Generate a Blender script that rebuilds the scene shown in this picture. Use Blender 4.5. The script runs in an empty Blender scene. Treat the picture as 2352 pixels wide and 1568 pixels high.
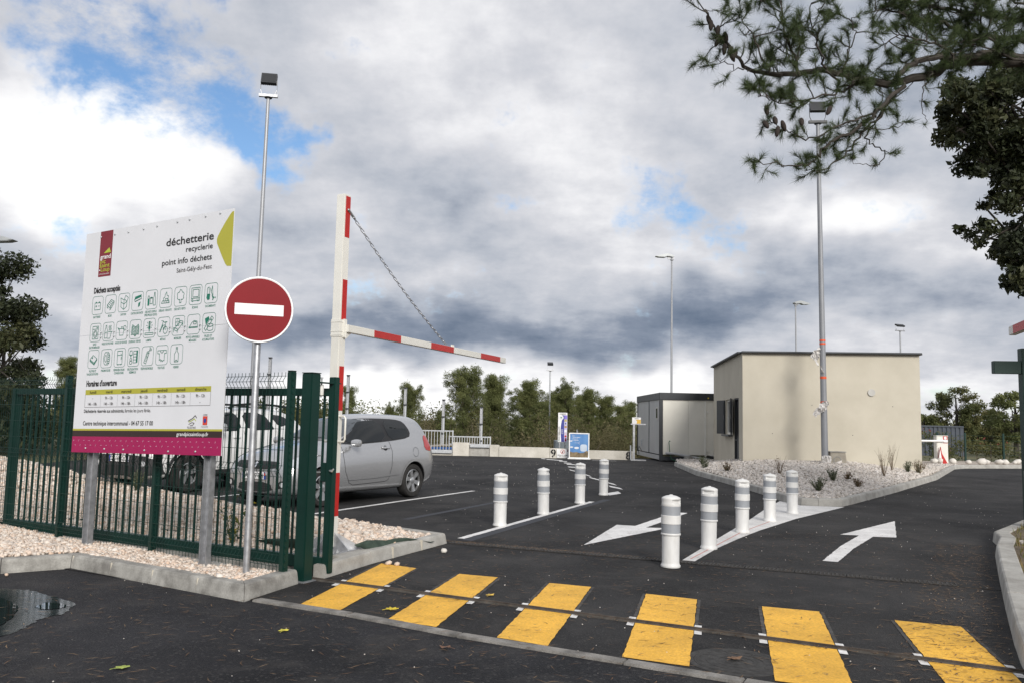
import bpy, bmesh, math, random
import numpy as np
from mathutils import Vector, Matrix
from mathutils.bvhtree import BVHTree

scene = bpy.context.scene
COL = scene.collection
R = math.radians
random.seed(7)
RNG = np.random.default_rng(11)

# ------------------------------------------------------------------ camera
PITCH, ROLL, EYE = math.atan(183 / 1900.0), R(1.2), 1.5
fw = Vector((0, math.cos(PITCH), math.sin(PITCH)))
rt0 = Vector((1, 0, 0))
up0 = rt0.cross(fw)
rt = rt0 * math.cos(ROLL) + up0 * math.sin(ROLL)
up = up0 * math.cos(ROLL) - rt0 * math.sin(ROLL)
cam_data = bpy.data.cameras.new('camera')
cam_data.sensor_width = 36
cam_data.lens = 36 * 1900 / 2352.0
cam_data.clip_end = 6000
cam = bpy.data.objects.new('camera', cam_data)
COL.objects.link(cam)
m = Matrix((rt, up, -fw)).transposed().to_4x4()
m.translation = (0, 0, EYE)
cam.matrix_world = m
scene.camera = cam

# ------------------------------------------------------------------ exposure
scene.view_settings.view_transform = 'Standard'
scene.view_settings.look = 'None'
scene.view_settings.gamma = 1
scene.view_settings.exposure = 0.18
scene.view_settings.use_curve_mapping = False

# ------------------------------------------------------------------ sun (veiled by cloud, from behind right)
SUN = Vector((.25, -.86, .46)).normalized()
sl = bpy.data.lights.new('sun', 'SUN')
sl.energy = 3.0
sl.angle = R(22)
sl.color = (1, .955, .89)
so = bpy.data.objects.new('sun', sl)
COL.objects.link(so)
so.rotation_euler = SUN.to_track_quat('Z', 'Y').to_euler()

# ------------------------------------------------------------------ sky: blue Nishita sky with a broken cloud deck
world = bpy.data.worlds.new('World')
scene.world = world
world.use_nodes = True
wn, wl = world.node_tree.nodes, world.node_tree.links
wn.clear()

def wnode(t, **kw):
    n = wn.new(t)
    for k, v in kw.items():
        setattr(n, k, v)
    return n

def wset(n, i, v):
    if hasattr(v, 'is_output'):
        wl.new(v, n.inputs[i])
    else:
        n.inputs[i].default_value = v

def wm(op, a, b=0.0, clamp=False):
    n = wnode('ShaderNodeMath', operation=op)
    n.use_clamp = clamp
    wset(n, 0, a)
    wset(n, 1, b)
    return n.outputs[0]

def wv(op, a, b=(0, 0, 0)):
    n = wnode('ShaderNodeVectorMath', operation=op)
    wset(n, 0, a)
    wset(n, 1, b)
    return n.outputs['Value'] if op in ('LENGTH', 'DOT_PRODUCT') else n.outputs['Vector']

def wnoise(vec, scale, detail=6, rough=.55, dist=0.0):
    n = wnode('ShaderNodeTexNoise')
    n.inputs['Scale'].default_value = scale
    n.inputs['Detail'].default_value = detail
    n.inputs['Roughness'].default_value = rough
    n.inputs['Distortion'].default_value = dist
    wl.new(vec, n.inputs['Vector'])
    return n

def wsmooth(x, lo, hi):
    n = wnode('ShaderNodeMapRange', interpolation_type='SMOOTHSTEP')
    wset(n, 0, x)
    n.inputs[1].default_value = lo
    n.inputs[2].default_value = hi
    return n.outputs[0]

tc = wnode('ShaderNodeTexCoord')
dirv = wv('NORMALIZE', tc.outputs['Generated'])
sep = wnode('ShaderNodeSeparateXYZ')
wl.new(dirv, sep.inputs[0])
zc = wm('ADD', wm('MAXIMUM', sep.outputs[2], 0.0), 0.26)
cmb = wnode('ShaderNodeCombineXYZ')
wl.new(wm('DIVIDE', sep.outputs[0], zc), cmb.inputs[0])
wl.new(wm('DIVIDE', sep.outputs[1], zc), cmb.inputs[1])
deck = cmb.outputs[0]
warp = wnoise(dirv, 7.0, 3, .6)
wdir = wv('ADD', dirv, wv('MULTIPLY', wv('SUBTRACT', warp.outputs['Color'], (.5, .5, .5)), (.17, .17, .10)))
n1 = wnoise(deck, 1.5, 6, .58).outputs['Fac']
n2 = wnoise(deck, 4.2, 6, .62).outputs['Fac']
n3 = wnoise(dirv, 11.0, 5, .62).outputs['Fac']

FLAT = {k: wv('MULTIPLY', wdir, (1, 1, k)) for k in (1.3, 3.2)}

def blob(d, rad, flat, w, acc):
    "soft patch round direction d, added to acc"
    k = 1.3 if flat < 2.1 else 3.2
    n = wnode('ShaderNodeVectorMath', operation='DISTANCE')
    wl.new(FLAT[k], n.inputs[0])
    n.inputs[1].default_value = (d[0], d[1], d[2] * k)
    s_ = wnode('ShaderNodeMapRange', interpolation_type='SMOOTHSTEP')
    wl.new(n.outputs['Value'], s_.inputs[0])
    s_.inputs[1].default_value, s_.inputs[2].default_value = rad * 1.75, 0
    t_ = wnode('ShaderNodeMath', operation='MULTIPLY_ADD')
    wl.new(s_.outputs[0], t_.inputs[0])
    t_.inputs[1].default_value = w
    wset(t_, 2, acc)
    return t_.outputs[0]

def skydir(az, el):
    "compass direction of a cloud: degrees right of straight ahead, degrees above the horizon"
    a, e = R(az), R(el)
    return (math.sin(a) * math.cos(e), math.cos(a) * math.cos(e), math.sin(e))

# cloud tops and bellies in this sky: (azimuth, elevation, radius, flattening, weight)
TONES = [(-30.0, 16.8, 0.089, 1.2, 0.550), (-23.5, 16.0, 0.068, 1.3, 0.400), (-31.1, 13.5, 0.063, 1.3, 0.300), (-5.3, 6.2, 0.105, 3.2, -0.500), (4.7, 5.4, 0.095, 3.2, -0.450), (-14.2, 6.3, 0.074, 3.0, -0.400), (12.6, 7.5, 0.105, 3.0, -0.400), (22.3, 9.6, 0.116, 2.4, -0.360), (30.4, 8.1, 0.079, 2.5, -0.220), (-0.9, 9.8, 0.116, 3, -0.120), (-29.6, 4.6, 0.084, 4, -0.220), (-24.3, 8.5, 0.079, 3, -0.100), (-30.8, 7.9, 0.063, 3, -0.150), (-5.6, 16.2, 0.105, 2.2, -0.160), (5.1, 19.0, 0.105, 1.2, 0.180), (-5.9, 24.3, 0.116, 1.5, 0.180), (22.4, 14.0, 0.084, 2.5, 0.380), (9.7, 10.5, 0.095, 3, 0.160), (25.1, 19.8, 0.121, 1.5, -0.220), (29.9, 14.8, 0.058, 1.5, -0.100), (21.3, 25.2, 0.105, 1.5, -0.100), (-9.7, 2.1, 0.084, 4.5, 0.550), (11.5, 3.1, 0.063, 4.5, 0.480), (-13.9, -0.1, 0.158, 5, 0.300), (29.1, 2.9, 0.068, 5, 0.250), (0.8, 0.2, 0.263, 7, 0.250), (-29.5, 2.5, 0.079, 4, 0.300), (28.1, 10.6, 0.063, 3, 0.200), (-16.7, 12.5, 0.063, 2, -0.100), (-30.9, 10.4, 0.058, 2, -0.120)]
# open patches of blue: (azimuth, elevation, radius, flattening, weight)
GAPS = [(-28.6, 23.5, 0.100, 1.2, 0.550), (-32.1, 20.8, 0.058, 1.5, 0.400), (-24.3, 20.8, 0.068, 1.3, 0.580), (-20.5, 19.9, 0.063, 1.3, 0.620), (-17.0, 17.6, 0.053, 1.3, 0.550), (-22.1, 24.3, 0.089, 1.4, 0.360), (-16.3, 15.4, 0.032, 1, 0.350), (11.2, 14.8, 0.068, 1.8, 0.420), (7.9, 17.1, 0.042, 1.3, 0.360), (7.6, 13.5, 0.037, 1.3, 0.340), (3.4, 25.3, 0.074, 1.3, 0.100), (29.3, 2.2, 0.063, 4, 0.400), (-28.3, 2.3, 0.063, 5, 0.300), (-16.9, 15.6, 0.024, 1.5, 0.350)]

def total(rows, start):
    acc = start
    for az, el, rad, flat, w in rows:
        acc = blob(skydir(az, el), rad, flat, w, acc)
    return acc

tone = total(TONES, .585)
tone = wm('ADD', tone, wm('MULTIPLY', wm('SUBTRACT', n1, .5), .90))
tone = wm('ADD', tone, wm('MULTIPLY', wm('SUBTRACT', n2, .5), .55))
tone = wm('ADD', tone, wm('MULTIPLY', wm('SUBTRACT', n3, .5), .32))
gap = total(GAPS, -.14)
gap = wm('ADD', gap, wm('MULTIPLY', wm('SUBTRACT', n2, .5), 1.5))
gap = wm('ADD', gap, wm('MULTIPLY', wm('SUBTRACT', n3, .5), 2.5))
gap = wsmooth(gap, .12, .72)
veil = wnoise(wv('MULTIPLY', dirv, (1, 1, 1.6)), 9.0, 6, .66).outputs['Fac']
gap = wm('MULTIPLY', gap, wsmooth(veil, .68, .40))
ramp = wnode('ShaderNodeValToRGB')
er = ramp.color_ramp.elements
er[0].position, er[0].color = .02, (.13, .17, .24, 1)
er[1].position, er[1].color = 1.0, (.96, .96, .955, 1)
for pos, c in ((.22, (.23, .27, .345, 1)), (.42, (.43, .46, .52, 1)), (.62, (.60, .61, .65, 1)), (.80, (.80, .80, .82, 1))):
    e = er.new(pos)
    e.color = c
wl.new(tone, ramp.inputs[0])
sky = wnode('ShaderNodeTexSky', sky_type='NISHITA')
sky.sun_disc = False
sky.sun_elevation = math.asin(SUN.z)
sky.sun_rotation = math.atan2(SUN.x, SUN.y)
sky.air_density = 1.1
sky.dust_density = .6
sky.ozone_density = 1.6
cl = wnode('ShaderNodeMix', data_type='RGBA')
cl.blend_type = 'MULTIPLY'
cl.inputs[0].default_value = 1.0
wl.new(ramp.outputs[0], cl.inputs[6])
cl.inputs[7].default_value = (10, 10, 10, 1)
skb = wnode('ShaderNodeMix', data_type='RGBA')
skb.blend_type = 'MULTIPLY'
skb.inputs[0].default_value = 1.0
wl.new(sky.outputs[0], skb.inputs[6])
skb.inputs[7].default_value = (.92, 1.08, 1.25, 1)
mx = wnode('ShaderNodeMix', data_type='RGBA')
wl.new(gap, mx.inputs[0])
wl.new(cl.outputs[2], mx.inputs[6])
wl.new(skb.outputs[2], mx.inputs[7])
bg = wnode('ShaderNodeBackground')
bg.inputs[1].default_value = .10
wl.new(mx.outputs[2], bg.inputs[0])
wo = wnode('ShaderNodeOutputWorld')
wl.new(bg.outputs[0], wo.inputs[0])

# ------------------------------------------------------------------ materials
MATS = {}

def mat(name, col, rough=.6, metal=0.0, var=.12, vscale=4.0, bump=0.0, bscale=60.0, col2=None, fine=0.0, fscale=90.0, coat=0.0, spec=.5, stretch=None):
    "Principled surface: base colour varied by two noises, optional bump"
    if name in MATS:
        return MATS[name]
    mt = bpy.data.materials.new(name)
    mt.use_nodes = True
    nt = mt.node_tree
    n, l = nt.nodes, nt.links
    b = n['Principled BSDF']
    b.inputs['Roughness'].default_value = rough
    b.inputs['Metallic'].default_value = metal
    b.inputs['Specular IOR Level'].default_value = spec
    b.inputs['Coat Weight'].default_value = coat
    b.inputs['Coat Roughness'].default_value = .08
    t = n.new('ShaderNodeTexCoord')
    vec = t.outputs['Object']
    if stretch:
        mp = n.new('ShaderNodeMapping')
        mp.inputs['Scale'].default_value = stretch
        l.new(vec, mp.inputs[0])
        vec = mp.outputs[0]
    no = n.new('ShaderNodeTexNoise')
    no.inputs['Scale'].default_value = vscale
    no.inputs['Detail'].default_value = 6
    no.inputs['Roughness'].default_value = .6
    l.new(vec, no.inputs['Vector'])
    rp = n.new('ShaderNodeValToRGB')
    c2 = col2 or tuple(min(1, c * (1 + var)) for c in col)
    rp.color_ramp.elements[0].position = .34
    rp.color_ramp.elements[1].position = .68
    rp.color_ramp.elements[0].color = tuple(c * (1 - var) for c in col) + (1,)
    rp.color_ramp.elements[1].color = tuple(c2) + (1,)
    l.new(no.outputs['Fac'], rp.inputs[0])
    out = rp.outputs[0]
    if fine:
        nf = n.new('ShaderNodeTexNoise')
        nf.inputs['Scale'].default_value = fscale
        nf.inputs['Detail'].default_value = 3
        l.new(vec, nf.inputs['Vector'])
        mr = n.new('ShaderNodeMapRange')
        mr.inputs[1].default_value, mr.inputs[2].default_value = .3, .7
        mr.inputs[3].default_value, mr.inputs[4].default_value = 1 - fine, 1 + fine
        l.new(nf.outputs['Fac'], mr.inputs[0])
        mu = n.new('ShaderNodeVectorMath')
        mu.operation = 'SCALE'
        l.new(out, mu.inputs[0])
        l.new(mr.outputs[0], mu.inputs['Scale'])
        out = mu.outputs[0]
    l.new(out, b.inputs['Base Color'])
    if bump:
        nb = n.new('ShaderNodeTexNoise')
        nb.inputs['Scale'].default_value = bscale
        nb.inputs['Detail'].default_value = 4
        l.new(vec, nb.inputs['Vector'])
        bp = n.new('ShaderNodeBump')
        bp.inputs['Strength'].default_value = bump
        bp.inputs['Distance'].default_value = .01
        l.new(nb.outputs['Fac'], bp.inputs['Height'])
        l.new(bp.outputs[0], b.inputs['Normal'])
    MATS[name] = mt
    return mt

def asphalt(name, dark, light, scale, bump, stain, rough=.75):
    mt = mat(name, dark, rough, 0, .3, .42, 0, 1, light, stain, 160, spec=.16)
    n, l = mt.node_tree.nodes, mt.node_tree.links
    b = n['Principled BSDF']
    t = n['Texture Coordinate']
    vo = n.new('ShaderNodeTexVoronoi')
    vo.inputs['Scale'].default_value = scale
    l.new(t.outputs['Object'], vo.inputs['Vector'])
    bp = n.new('ShaderNodeBump')
    bp.invert = True
    bp.inputs['Strength'].default_value = bump
    bp.inputs['Distance'].default_value = .012
    l.new(vo.outputs['Distance'], bp.inputs['Height'])
    l.new(bp.outputs[0], b.inputs['Normal'])
    # pale chips of aggregate
    wn_ = n.new('ShaderNodeTexVoronoi')
    wn_.inputs['Scale'].default_value = scale * .9
    l.new(t.outputs['Object'], wn_.inputs['Vector'])
    sp = n.new('ShaderNodeSeparateColor')
    l.new(wn_.outputs['Color'], sp.inputs[0])
    th = n.new('ShaderNodeMapRange')
    th.inputs[1].default_value, th.inputs[2].default_value = .86, 1.0
    th.inputs[3].default_value, th.inputs[4].default_value = 0, .55
    l.new(sp.outputs[0], th.inputs[0])
    old = b.inputs['Base Color'].links[0].from_socket
    mix = n.new('ShaderNodeMix')
    mix.data_type = 'RGBA'
    l.new(th.outputs[0], mix.inputs[0])
    l.new(old, mix.inputs[6])
    mix.inputs[7].default_value = (.085, .082, .08, 1)
    # streaks of dust
    no = n.new('ShaderNodeTexNoise')
    no.inputs['Scale'].default_value = 1.7
    no.inputs['Detail'].default_value = 9
    no.inputs['Roughness'].default_value = .7
    no.inputs['Distortion'].default_value = .8
    l.new(t.outputs['Object'], no.inputs['Vector'])
    tr = n.new('ShaderNodeMapRange')
    tr.inputs[1].default_value, tr.inputs[2].default_value = .48, .74
    tr.inputs[3].default_value, tr.inputs[4].default_value = 0, .55
    l.new(no.outputs['Fac'], tr.inputs[0])
    m2 = n.new('ShaderNodeMix')
    m2.data_type = 'RGBA'
    l.new(tr.outputs[0], m2.inputs[0])
    l.new(mix.outputs[2], m2.inputs[6])
    m2.inputs[7].default_value = (.075, .070, .066, 1)
    l.new(m2.outputs[2], b.inputs['Base Color'])
    return mt

def paint(name, col, worn, wear=.58, scale=9.0):
    "road paint, worn through to the asphalt in flecks"
    mt = mat(name, col, .7, 0, .16, 2.2, .35, 140, None, .16, 60)
    n, l = mt.node_tree.nodes, mt.node_tree.links
    b = n['Principled BSDF']
    t = n['Texture Coordinate']
    no = n.new('ShaderNodeTexNoise')
    no.inputs['Scale'].default_value = scale
    no.inputs['Detail'].default_value = 9
    no.inputs['Roughness'].default_value = .72
    no.inputs['Distortion'].default_value = .6
    l.new(t.outputs['Object'], no.inputs['Vector'])
    tr = n.new('ShaderNodeMapRange')
    tr.inputs[1].default_value, tr.inputs[2].default_value = wear, wear + .07
    l.new(no.outputs['Fac'], tr.inputs[0])
    old = b.inputs['Base Color'].links[0].from_socket
    m2 = n.new('ShaderNodeMix')
    m2.data_type = 'RGBA'
    l.new(tr.outputs[0], m2.inputs[0])
    l.new(old, m2.inputs[6])
    m2.inputs[7].default_value = worn + (1,)
    l.new(m2.outputs[2], b.inputs['Base Color'])
    return mt

def attr_mat(name, cols, rough=.8, trans=0.0):
    "colour picked per piece from a ramp by the mesh attribute 'pick'"
    if name in MATS:
        return MATS[name]
    mt = bpy.data.materials.new(name)
    mt.use_nodes = True
    n, l = mt.node_tree.nodes, mt.node_tree.links
    b = n['Principled BSDF']
    b.inputs['Roughness'].default_value = rough
    b.inputs['Specular IOR Level'].default_value = .3
    a = n.new('ShaderNodeAttribute')
    a.attribute_name = 'pick'
    rp = n.new('ShaderNodeValToRGB')
    els = rp.color_ramp.elements
    els[0].position, els[0].color = 0, cols[0] + (1,)
    els[1].position, els[1].color = 1, cols[-1] + (1,)
    for i, c in enumerate(cols[1:-1], 1):
        e = els.new(i / (len(cols) - 1))
        e.color = c + (1,)
    l.new(a.outputs['Fac'], rp.inputs[0])
    l.new(rp.outputs[0], b.inputs['Base Color'])
    if trans:
        tr = n.new('ShaderNodeBsdfTranslucent')
        l.new(rp.outputs[0], tr.inputs[0])
        ms = n.new('ShaderNodeMixShader')
        ms.inputs[0].default_value = trans
        l.new(b.outputs[0], ms.inputs[1])
        l.new(tr.outputs[0], ms.inputs[2])
        l.new(ms.outputs[0], n['Material Output'].inputs[0])
    MATS[name] = mt
    return mt

M_road = asphalt('road_asphalt', (.0140, .0144, .0168), (.035, .0352, .0398), 70, .9, .35, .7)
M_yard = asphalt('yard_asphalt', (.0195, .0193, .0204), (.046, .0452, .0458), 110, .5, .25, .8)
M_soil = mat('soil', (.13, .10, .07), .95, 0, .35, 2.5, .6, 30, (.17, .13, .08))
M_grass_ground = mat('meadow', (.075, .085, .035), .95, 0, .4, .25, .5, 8, (.12, .11, .05))
M_bed = mat('gravel_base', (.40, .345, .29), .95, 0, .25, 14, .9, 40, (.50, .44, .38), .3, 50)
M_conc = mat('kerb_concrete', (.36, .345, .315), .85, 0, .22, 3.2, .25, 90, (.46, .45, .42), .10, 70)
M_conc_d = mat('damp_concrete', (.24, .23, .21), .7, 0, .25, 5, .25, 90, (.40, .39, .36), .12, 70)
M_conc_w = mat('wall_concrete', (.56, .53, .46), .85, 0, .14, 1.6, .15, 40, (.66, .63, .57), .08, 30)
M_strip = mat('strip_concrete', (.17, .16, .147), .9, 0, .35, 5, .5, 120, (.30, .285, .265), .2, 110)
M_yellow = paint('yellow_paint', (.78, .43, .048), (.22, .14, .05), .605, 11)
M_white_p = paint('white_paint', (.70, .69, .68), (.20, .19, .18), .62, 11)
M_ghost = mat('blacked_out_line', (.030, .033, .042), .8, 0, .2, 6)
M_green = mat('green_coated_steel', (.0028, .026, .020), .40, 0, .10, 2, .04, 40, (.004, .033, .025), spec=.4)
M_galv = mat('galvanised_steel', (.40, .41, .43), .48, .75, .18, 14, 0, 1, (.52, .53, .55))
M_galv_l = mat('bright_galvanised', (.56, .58, .60), .42, .6, .12, 12, 0, 1, (.66, .68, .70))
M_pole = mat('lamp_pole_grey', (.36, .37, .39), .45, .35, .06, 3)
M_pole_d = mat('dark_pole_grey', (.27, .28, .30), .5, .2, .06, 3)
M_white = mat('white_coat', (.74, .73, .68), .45, 0, .05, 3, coat=.1)
M_boardw = mat('board_white', (.70, .71, .74), .42, 0, .03, 2)
M_black = mat('black_plastic', (.012, .012, .013), .45, 0, .2, 8)
M_rubber = mat('tyre_rubber', (.022, .021, .02), .8, 0, .25, 12, .2, 60)
M_dark = mat('dark_grey_metal', (.035, .038, .042), .5, .2, .1, 4)
M_red_refl = mat('red_reflector', (.46, .016, .012), .4, 0, .08, 5)
M_sign_red = mat('sign_red', (.215, .0045, .010), .5, 0, .05, 3, spec=.2)
M_steel = mat('worn_rail_steel', (.055, .042, .034), .75, .15, .4, 9, .3, 60, (.10, .082, .068))
M_castiron = mat('cast_iron', (.040, .038, .036), .65, .3, .3, 20, .3, 80, (.075, .07, .066))
M_stone = attr_mat('gravel_stone', [(.37, .29, .23), (.54, .44, .36), (.63, .55, .48), (.68, .60, .52), (.60, .44, .33), (.72, .67, .61), (.44, .38, .33)], .9)
M_stone_g = attr_mat('island_gravel_stone', [(.34, .31, .28), (.50, .46, .42), (.60, .56, .52), (.64, .60, .56), (.52, .46, .41), (.68, .65, .62)], .9)
M_rock = mat('white_boulder', (.62, .58, .53), .9, 0, .2, 3, .5, 12, (.70, .67, .62))
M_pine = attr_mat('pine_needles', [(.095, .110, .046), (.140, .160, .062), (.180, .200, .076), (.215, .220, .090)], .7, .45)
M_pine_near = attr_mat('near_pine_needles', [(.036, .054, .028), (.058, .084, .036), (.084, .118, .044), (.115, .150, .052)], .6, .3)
M_oak = attr_mat('holm_oak_leaves', [(.022, .029, .015), (.036, .046, .022), (.054, .064, .028), (.078, .080, .036)], .55, .2)
M_olive = attr_mat('mixed_leaves', [(.065, .078, .034), (.100, .114, .044), (.135, .140, .054), (.165, .150, .062)], .7, .4)
M_scrub = attr_mat('scrub_leaves', [(.080, .078, .040), (.115, .108, .052), (.145, .130, .064), (.175, .145, .08)], .8, .35)
M_bark = mat('bark', (.085, .066, .05), .9, 0, .35, 10, .8, 30, (.14, .115, .09), stretch=(1, 1, .3))
M_bark_d = mat('dark_bark', (.040, .034, .028), .9, 0, .35, 10, .8, 30, (.07, .06, .05), stretch=(1, 1, .3))
M_wall = mat('beige_render', (.535, .495, .405), .9, 0, .06, .9, .35, 160, (.575, .535, .445), .05, 120)
M_panel_w = mat('cream_sandwich_panel', (.74, .72, .65), .5, 0, .04, 1.5)
M_panel_g = mat('grey_sandwich_panel', (.60, .60, .605), .38, .15, .05, 1.5)
M_anth = mat('anthracite_metal', (.030, .034, .040), .5, .1, .1, 3)
M_doorg = mat('grey_door', (.085, .088, .092), .5, 0, .06, 3)
M_glass = mat('dark_window_glass', (.008, .010, .011), .04, 0, 0.0, 1, spec=.45)
M_wind = mat('windscreen_glass', (.05, .06, .07), .03, 0, 0.0, 1, spec=1.2)
M_silver = mat('silver_car_paint', (.45, .455, .465), .25, .60, .02, 60, coat=.9)
M_carwhite = mat('white_car_paint', (.70, .70, .69), .3, 0, .03, 4, coat=.8)
M_alloy = mat('alloy_rim', (.55, .56, .57), .32, .8, .05, 5)
M_lens = mat('headlamp_lens', (.62, .65, .68), .10, .3, .25, 9, coat=1.0)
M_chrome = mat('chrome', (.75, .76, .78), .12, 1.0, .02, 5)
M_redlens = mat('tail_lamp_red', (.40, .012, .012), .15, 0, .1, 6, coat=1.0)
M_film = None

# ------------------------------------------------------------------ mesh helpers
class MB:
    def __init__(self):
        self.v, self.f = [], []

    def add(self, vs, fs):
        o = len(self.v)
        self.v += [tuple(p) for p in vs]
        self.f += [tuple(i + o for i in q) for q in fs]
        return self

    def box(self, c, s, rot=None):
        hx, hy, hz = s[0] / 2, s[1] / 2, s[2] / 2
        vs = [Vector((x, y, z)) for x in (-hx, hx) for y in (-hy, hy) for z in (-hz, hz)]
        if rot is not None:
            vs = [rot @ p for p in vs]
        vs = [p + Vector(c) for p in vs]
        return self.add(vs, [(0, 1, 3, 2), (4, 6, 7, 5), (0, 4, 5, 1), (2, 3, 7, 6), (0, 2, 6, 4), (1, 5, 7, 3)])

    def beam(self, a, b, w, h, upv=(0, 0, 1)):
        a, b = Vector(a), Vector(b)
        d = (b - a)
        ln = d.length
        d.normalize()
        s = d.cross(Vector(upv))
        if s.length < 1e-5:
            s = d.cross(Vector((1, 0, 0)))
        s.normalize()
        u = s.cross(d)
        mtx = Matrix((d, s, u)).transposed()
        return self.box((a + b) / 2, (ln, w, h), mtx)

    def tube(self, pts, r, n=8, cap=True):
        pts = [Vector(p) for p in pts]
        rs = list(r) if hasattr(r, '__len__') else [r] * len(pts)
        vs, fs = [], []
        ref = None
        for i, p in enumerate(pts):
            d = (pts[min(i + 1, len(pts) - 1)] - pts[max(i - 1, 0)])
            if d.length < 1e-9:
                d = Vector((0, 0, 1))
            d.normalize()
            if ref is None:
                ref = Vector((0, 0, 1)) if abs(d.z) < .9 else Vector((1, 0, 0))
            s = d.cross(ref)
            if s.length < 1e-4:
                s = d.orthogonal()
            s.normalize()
            u = s.cross(d)
            ref = u if len(pts) > 2 else ref
            for k in range(n):
                a = 2 * math.pi * k / n + math.pi / n
                vs.append(p + (s * math.cos(a) + u * math.sin(a)) * rs[i])
        for i in range(len(pts) - 1):
            for k in range(n):
                k2 = (k + 1) % n
                fs.append((i * n + k, i * n + k2, (i + 1) * n + k2, (i + 1) * n + k))
        if cap:
            fs.append(tuple(range(n - 1, -1, -1)))
            fs.append(tuple((len(pts) - 1) * n + k for k in range(n)))
        return self.add(vs, fs)

    def lathe(self, prof, n=24, c=(0, 0, 0), axis='Z', a0=0.0, ring=False):
        if ring:
            prof = list(prof) + [prof[0]]
        vs, fs = [], []
        for r, z in prof:
            for k in range(n):
                a = 2 * math.pi * k / n + a0
                x, y = r * math.cos(a), r * math.sin(a)
                p = (x, y, z) if axis == 'Z' else ((x, z, y) if axis == 'Y' else (z, x, y))
                vs.append((p[0] + c[0], p[1] + c[1], p[2] + c[2]))
        for i in range(len(prof) - 1):
            for k in range(n):
                k2 = (k + 1) % n
                q = (i * n + k, i * n + k2, (i + 1) * n + k2, (i + 1) * n + k)
                fs.append(q if axis == 'Z' else q[::-1])
        if not ring:
            fs.append(tuple(range(n - 1, -1, -1)))
            fs.append(tuple((len(prof) - 1) * n + k for k in range(n)))
        return self.add(vs, fs)

    def prism(self, poly, z0, z1, to3=None):
        "polygon (a,b) extruded along the third axis; to3(a,b,c) maps to space"
        to3 = to3 or (lambda a, b, c: (a, b, c))
        n = len(poly)
        vs = [to3(a, b, z0) for a, b in poly] + [to3(a, b, z1) for a, b in poly]
        fs = [tuple(range(n - 1, -1, -1)), tuple(range(n, 2 * n))]
        fs += [(i, (i + 1) % n, n + (i + 1) % n, n + i) for i in range(n)]
        return self.add(vs, fs)

    def quad(self, a, b, c, d):
        return self.add([a, b, c, d], [(0, 1, 2, 3)])

    def mesh(self, name, material, smooth=False, bevel=0.0):
        me = bpy.data.meshes.new(name)
        me.from_pydata(self.v, [], self.f)
        bm = bmesh.new()
        bm.from_mesh(me)
        bmesh.ops.remove_doubles(bm, verts=bm.verts, dist=1e-6)
        bmesh.ops.recalc_face_normals(bm, faces=bm.faces)
        if bevel:
            es = [e for e in bm.edges if len(e.link_faces) == 2 and e.calc_face_angle(0) > .6]
            bmesh.ops.bevel(bm, geom=es, offset=bevel, segments=2, affect='EDGES', clamp_overlap=True)
        bm.to_mesh(me)
        bm.free()
        if smooth:
            me.polygons.foreach_set('use_smooth', [True] * len(me.polygons))
            me.set_sharp_from_angle(angle=R(38))
        if material:
            me.materials.append(material)
        return me

    def build(self, name, material, parent=None, smooth=False, bevel=0.0):
        return link(name, self.mesh(name, material, smooth, bevel), parent)

def link(name, data, parent=None):
    o = bpy.data.objects.new(name, data)
    COL.objects.link(o)
    if parent is not None:
        o.parent = parent
    return o

def tag(o, label=None, cat=None, group=None, kind=None):
    if label:
        o['label'] = label
    if cat:
        o['category'] = cat
    if group:
        o['group'] = group
    if kind:
        o['kind'] = kind
    return o

def thing(name, label, cat, loc=(0, 0, 0), rz=0.0, group=None):
    o = link(name, None)
    o.location = loc
    o.rotation_euler = (0, 0, rz)
    return tag(o, label, cat, group)

def structure(o):
    o['kind'] = 'structure'
    return o

def dup(src, loc=None, rz=None, parent=None):
    c = src.copy()
    COL.objects.link(c)
    if parent is not None:
        c.parent = parent
    if loc is not None:
        c.location = loc
    if rz is not None:
        c.rotation_euler = (0, 0, rz)
    for ch in list(src.children):
        dup(ch, None, None, c)
    return c

def text_data(body, size=1.0, align='LEFT', weight=0.0, sx=1.0, shear=0.0):
    "flat lettering mesh lying in its own x-y plane, baseline at y=0; scaled in x by sx"
    cu = bpy.data.curves.new('text', 'FONT')
    cu.body = body
    cu.size = size
    cu.align_x = align
    cu.offset = weight * size
    cu.shear = shear
    cu.resolution_u = 3
    ob = bpy.data.objects.new('text', cu)
    COL.objects.link(ob)
    dg = bpy.context.evaluated_depsgraph_get()
    me = bpy.data.meshes.new_from_object(ob.evaluated_get(dg))
    vs = [(v.co.x * sx, v.co.y) for v in me.vertices]
    fs = [tuple(p.vertices) for p in me.polygons]
    bpy.data.objects.remove(ob)
    bpy.data.meshes.remove(me)
    bpy.data.curves.remove(cu)
    return vs, fs

def add_text(mb, body, x, y, h, to3, align='LEFT', weight=0.0, width=None, shear=0.0):
    "lettering with capital height about h; fitted to a given width"
    vs, fs = text_data(body, h / .73, 'LEFT', weight, 1.0, shear)
    if not vs:
        return
    x0, x1 = min(a for a, _ in vs), max(a for a, _ in vs)
    k = (width / (x1 - x0)) if width else .8
    off = {'LEFT': -x0 * k, 'CENTER': -(x0 + x1) / 2 * k, 'RIGHT': -x1 * k}[align]
    mb.add([to3(x + a * k + off, y + b) for a, b in vs], fs)

def letter(parent, material, name='lettering', *args, **kw):
    mb = MB()
    add_text(mb, *args, **kw)
    return mb.build(name, material, parent)

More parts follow.
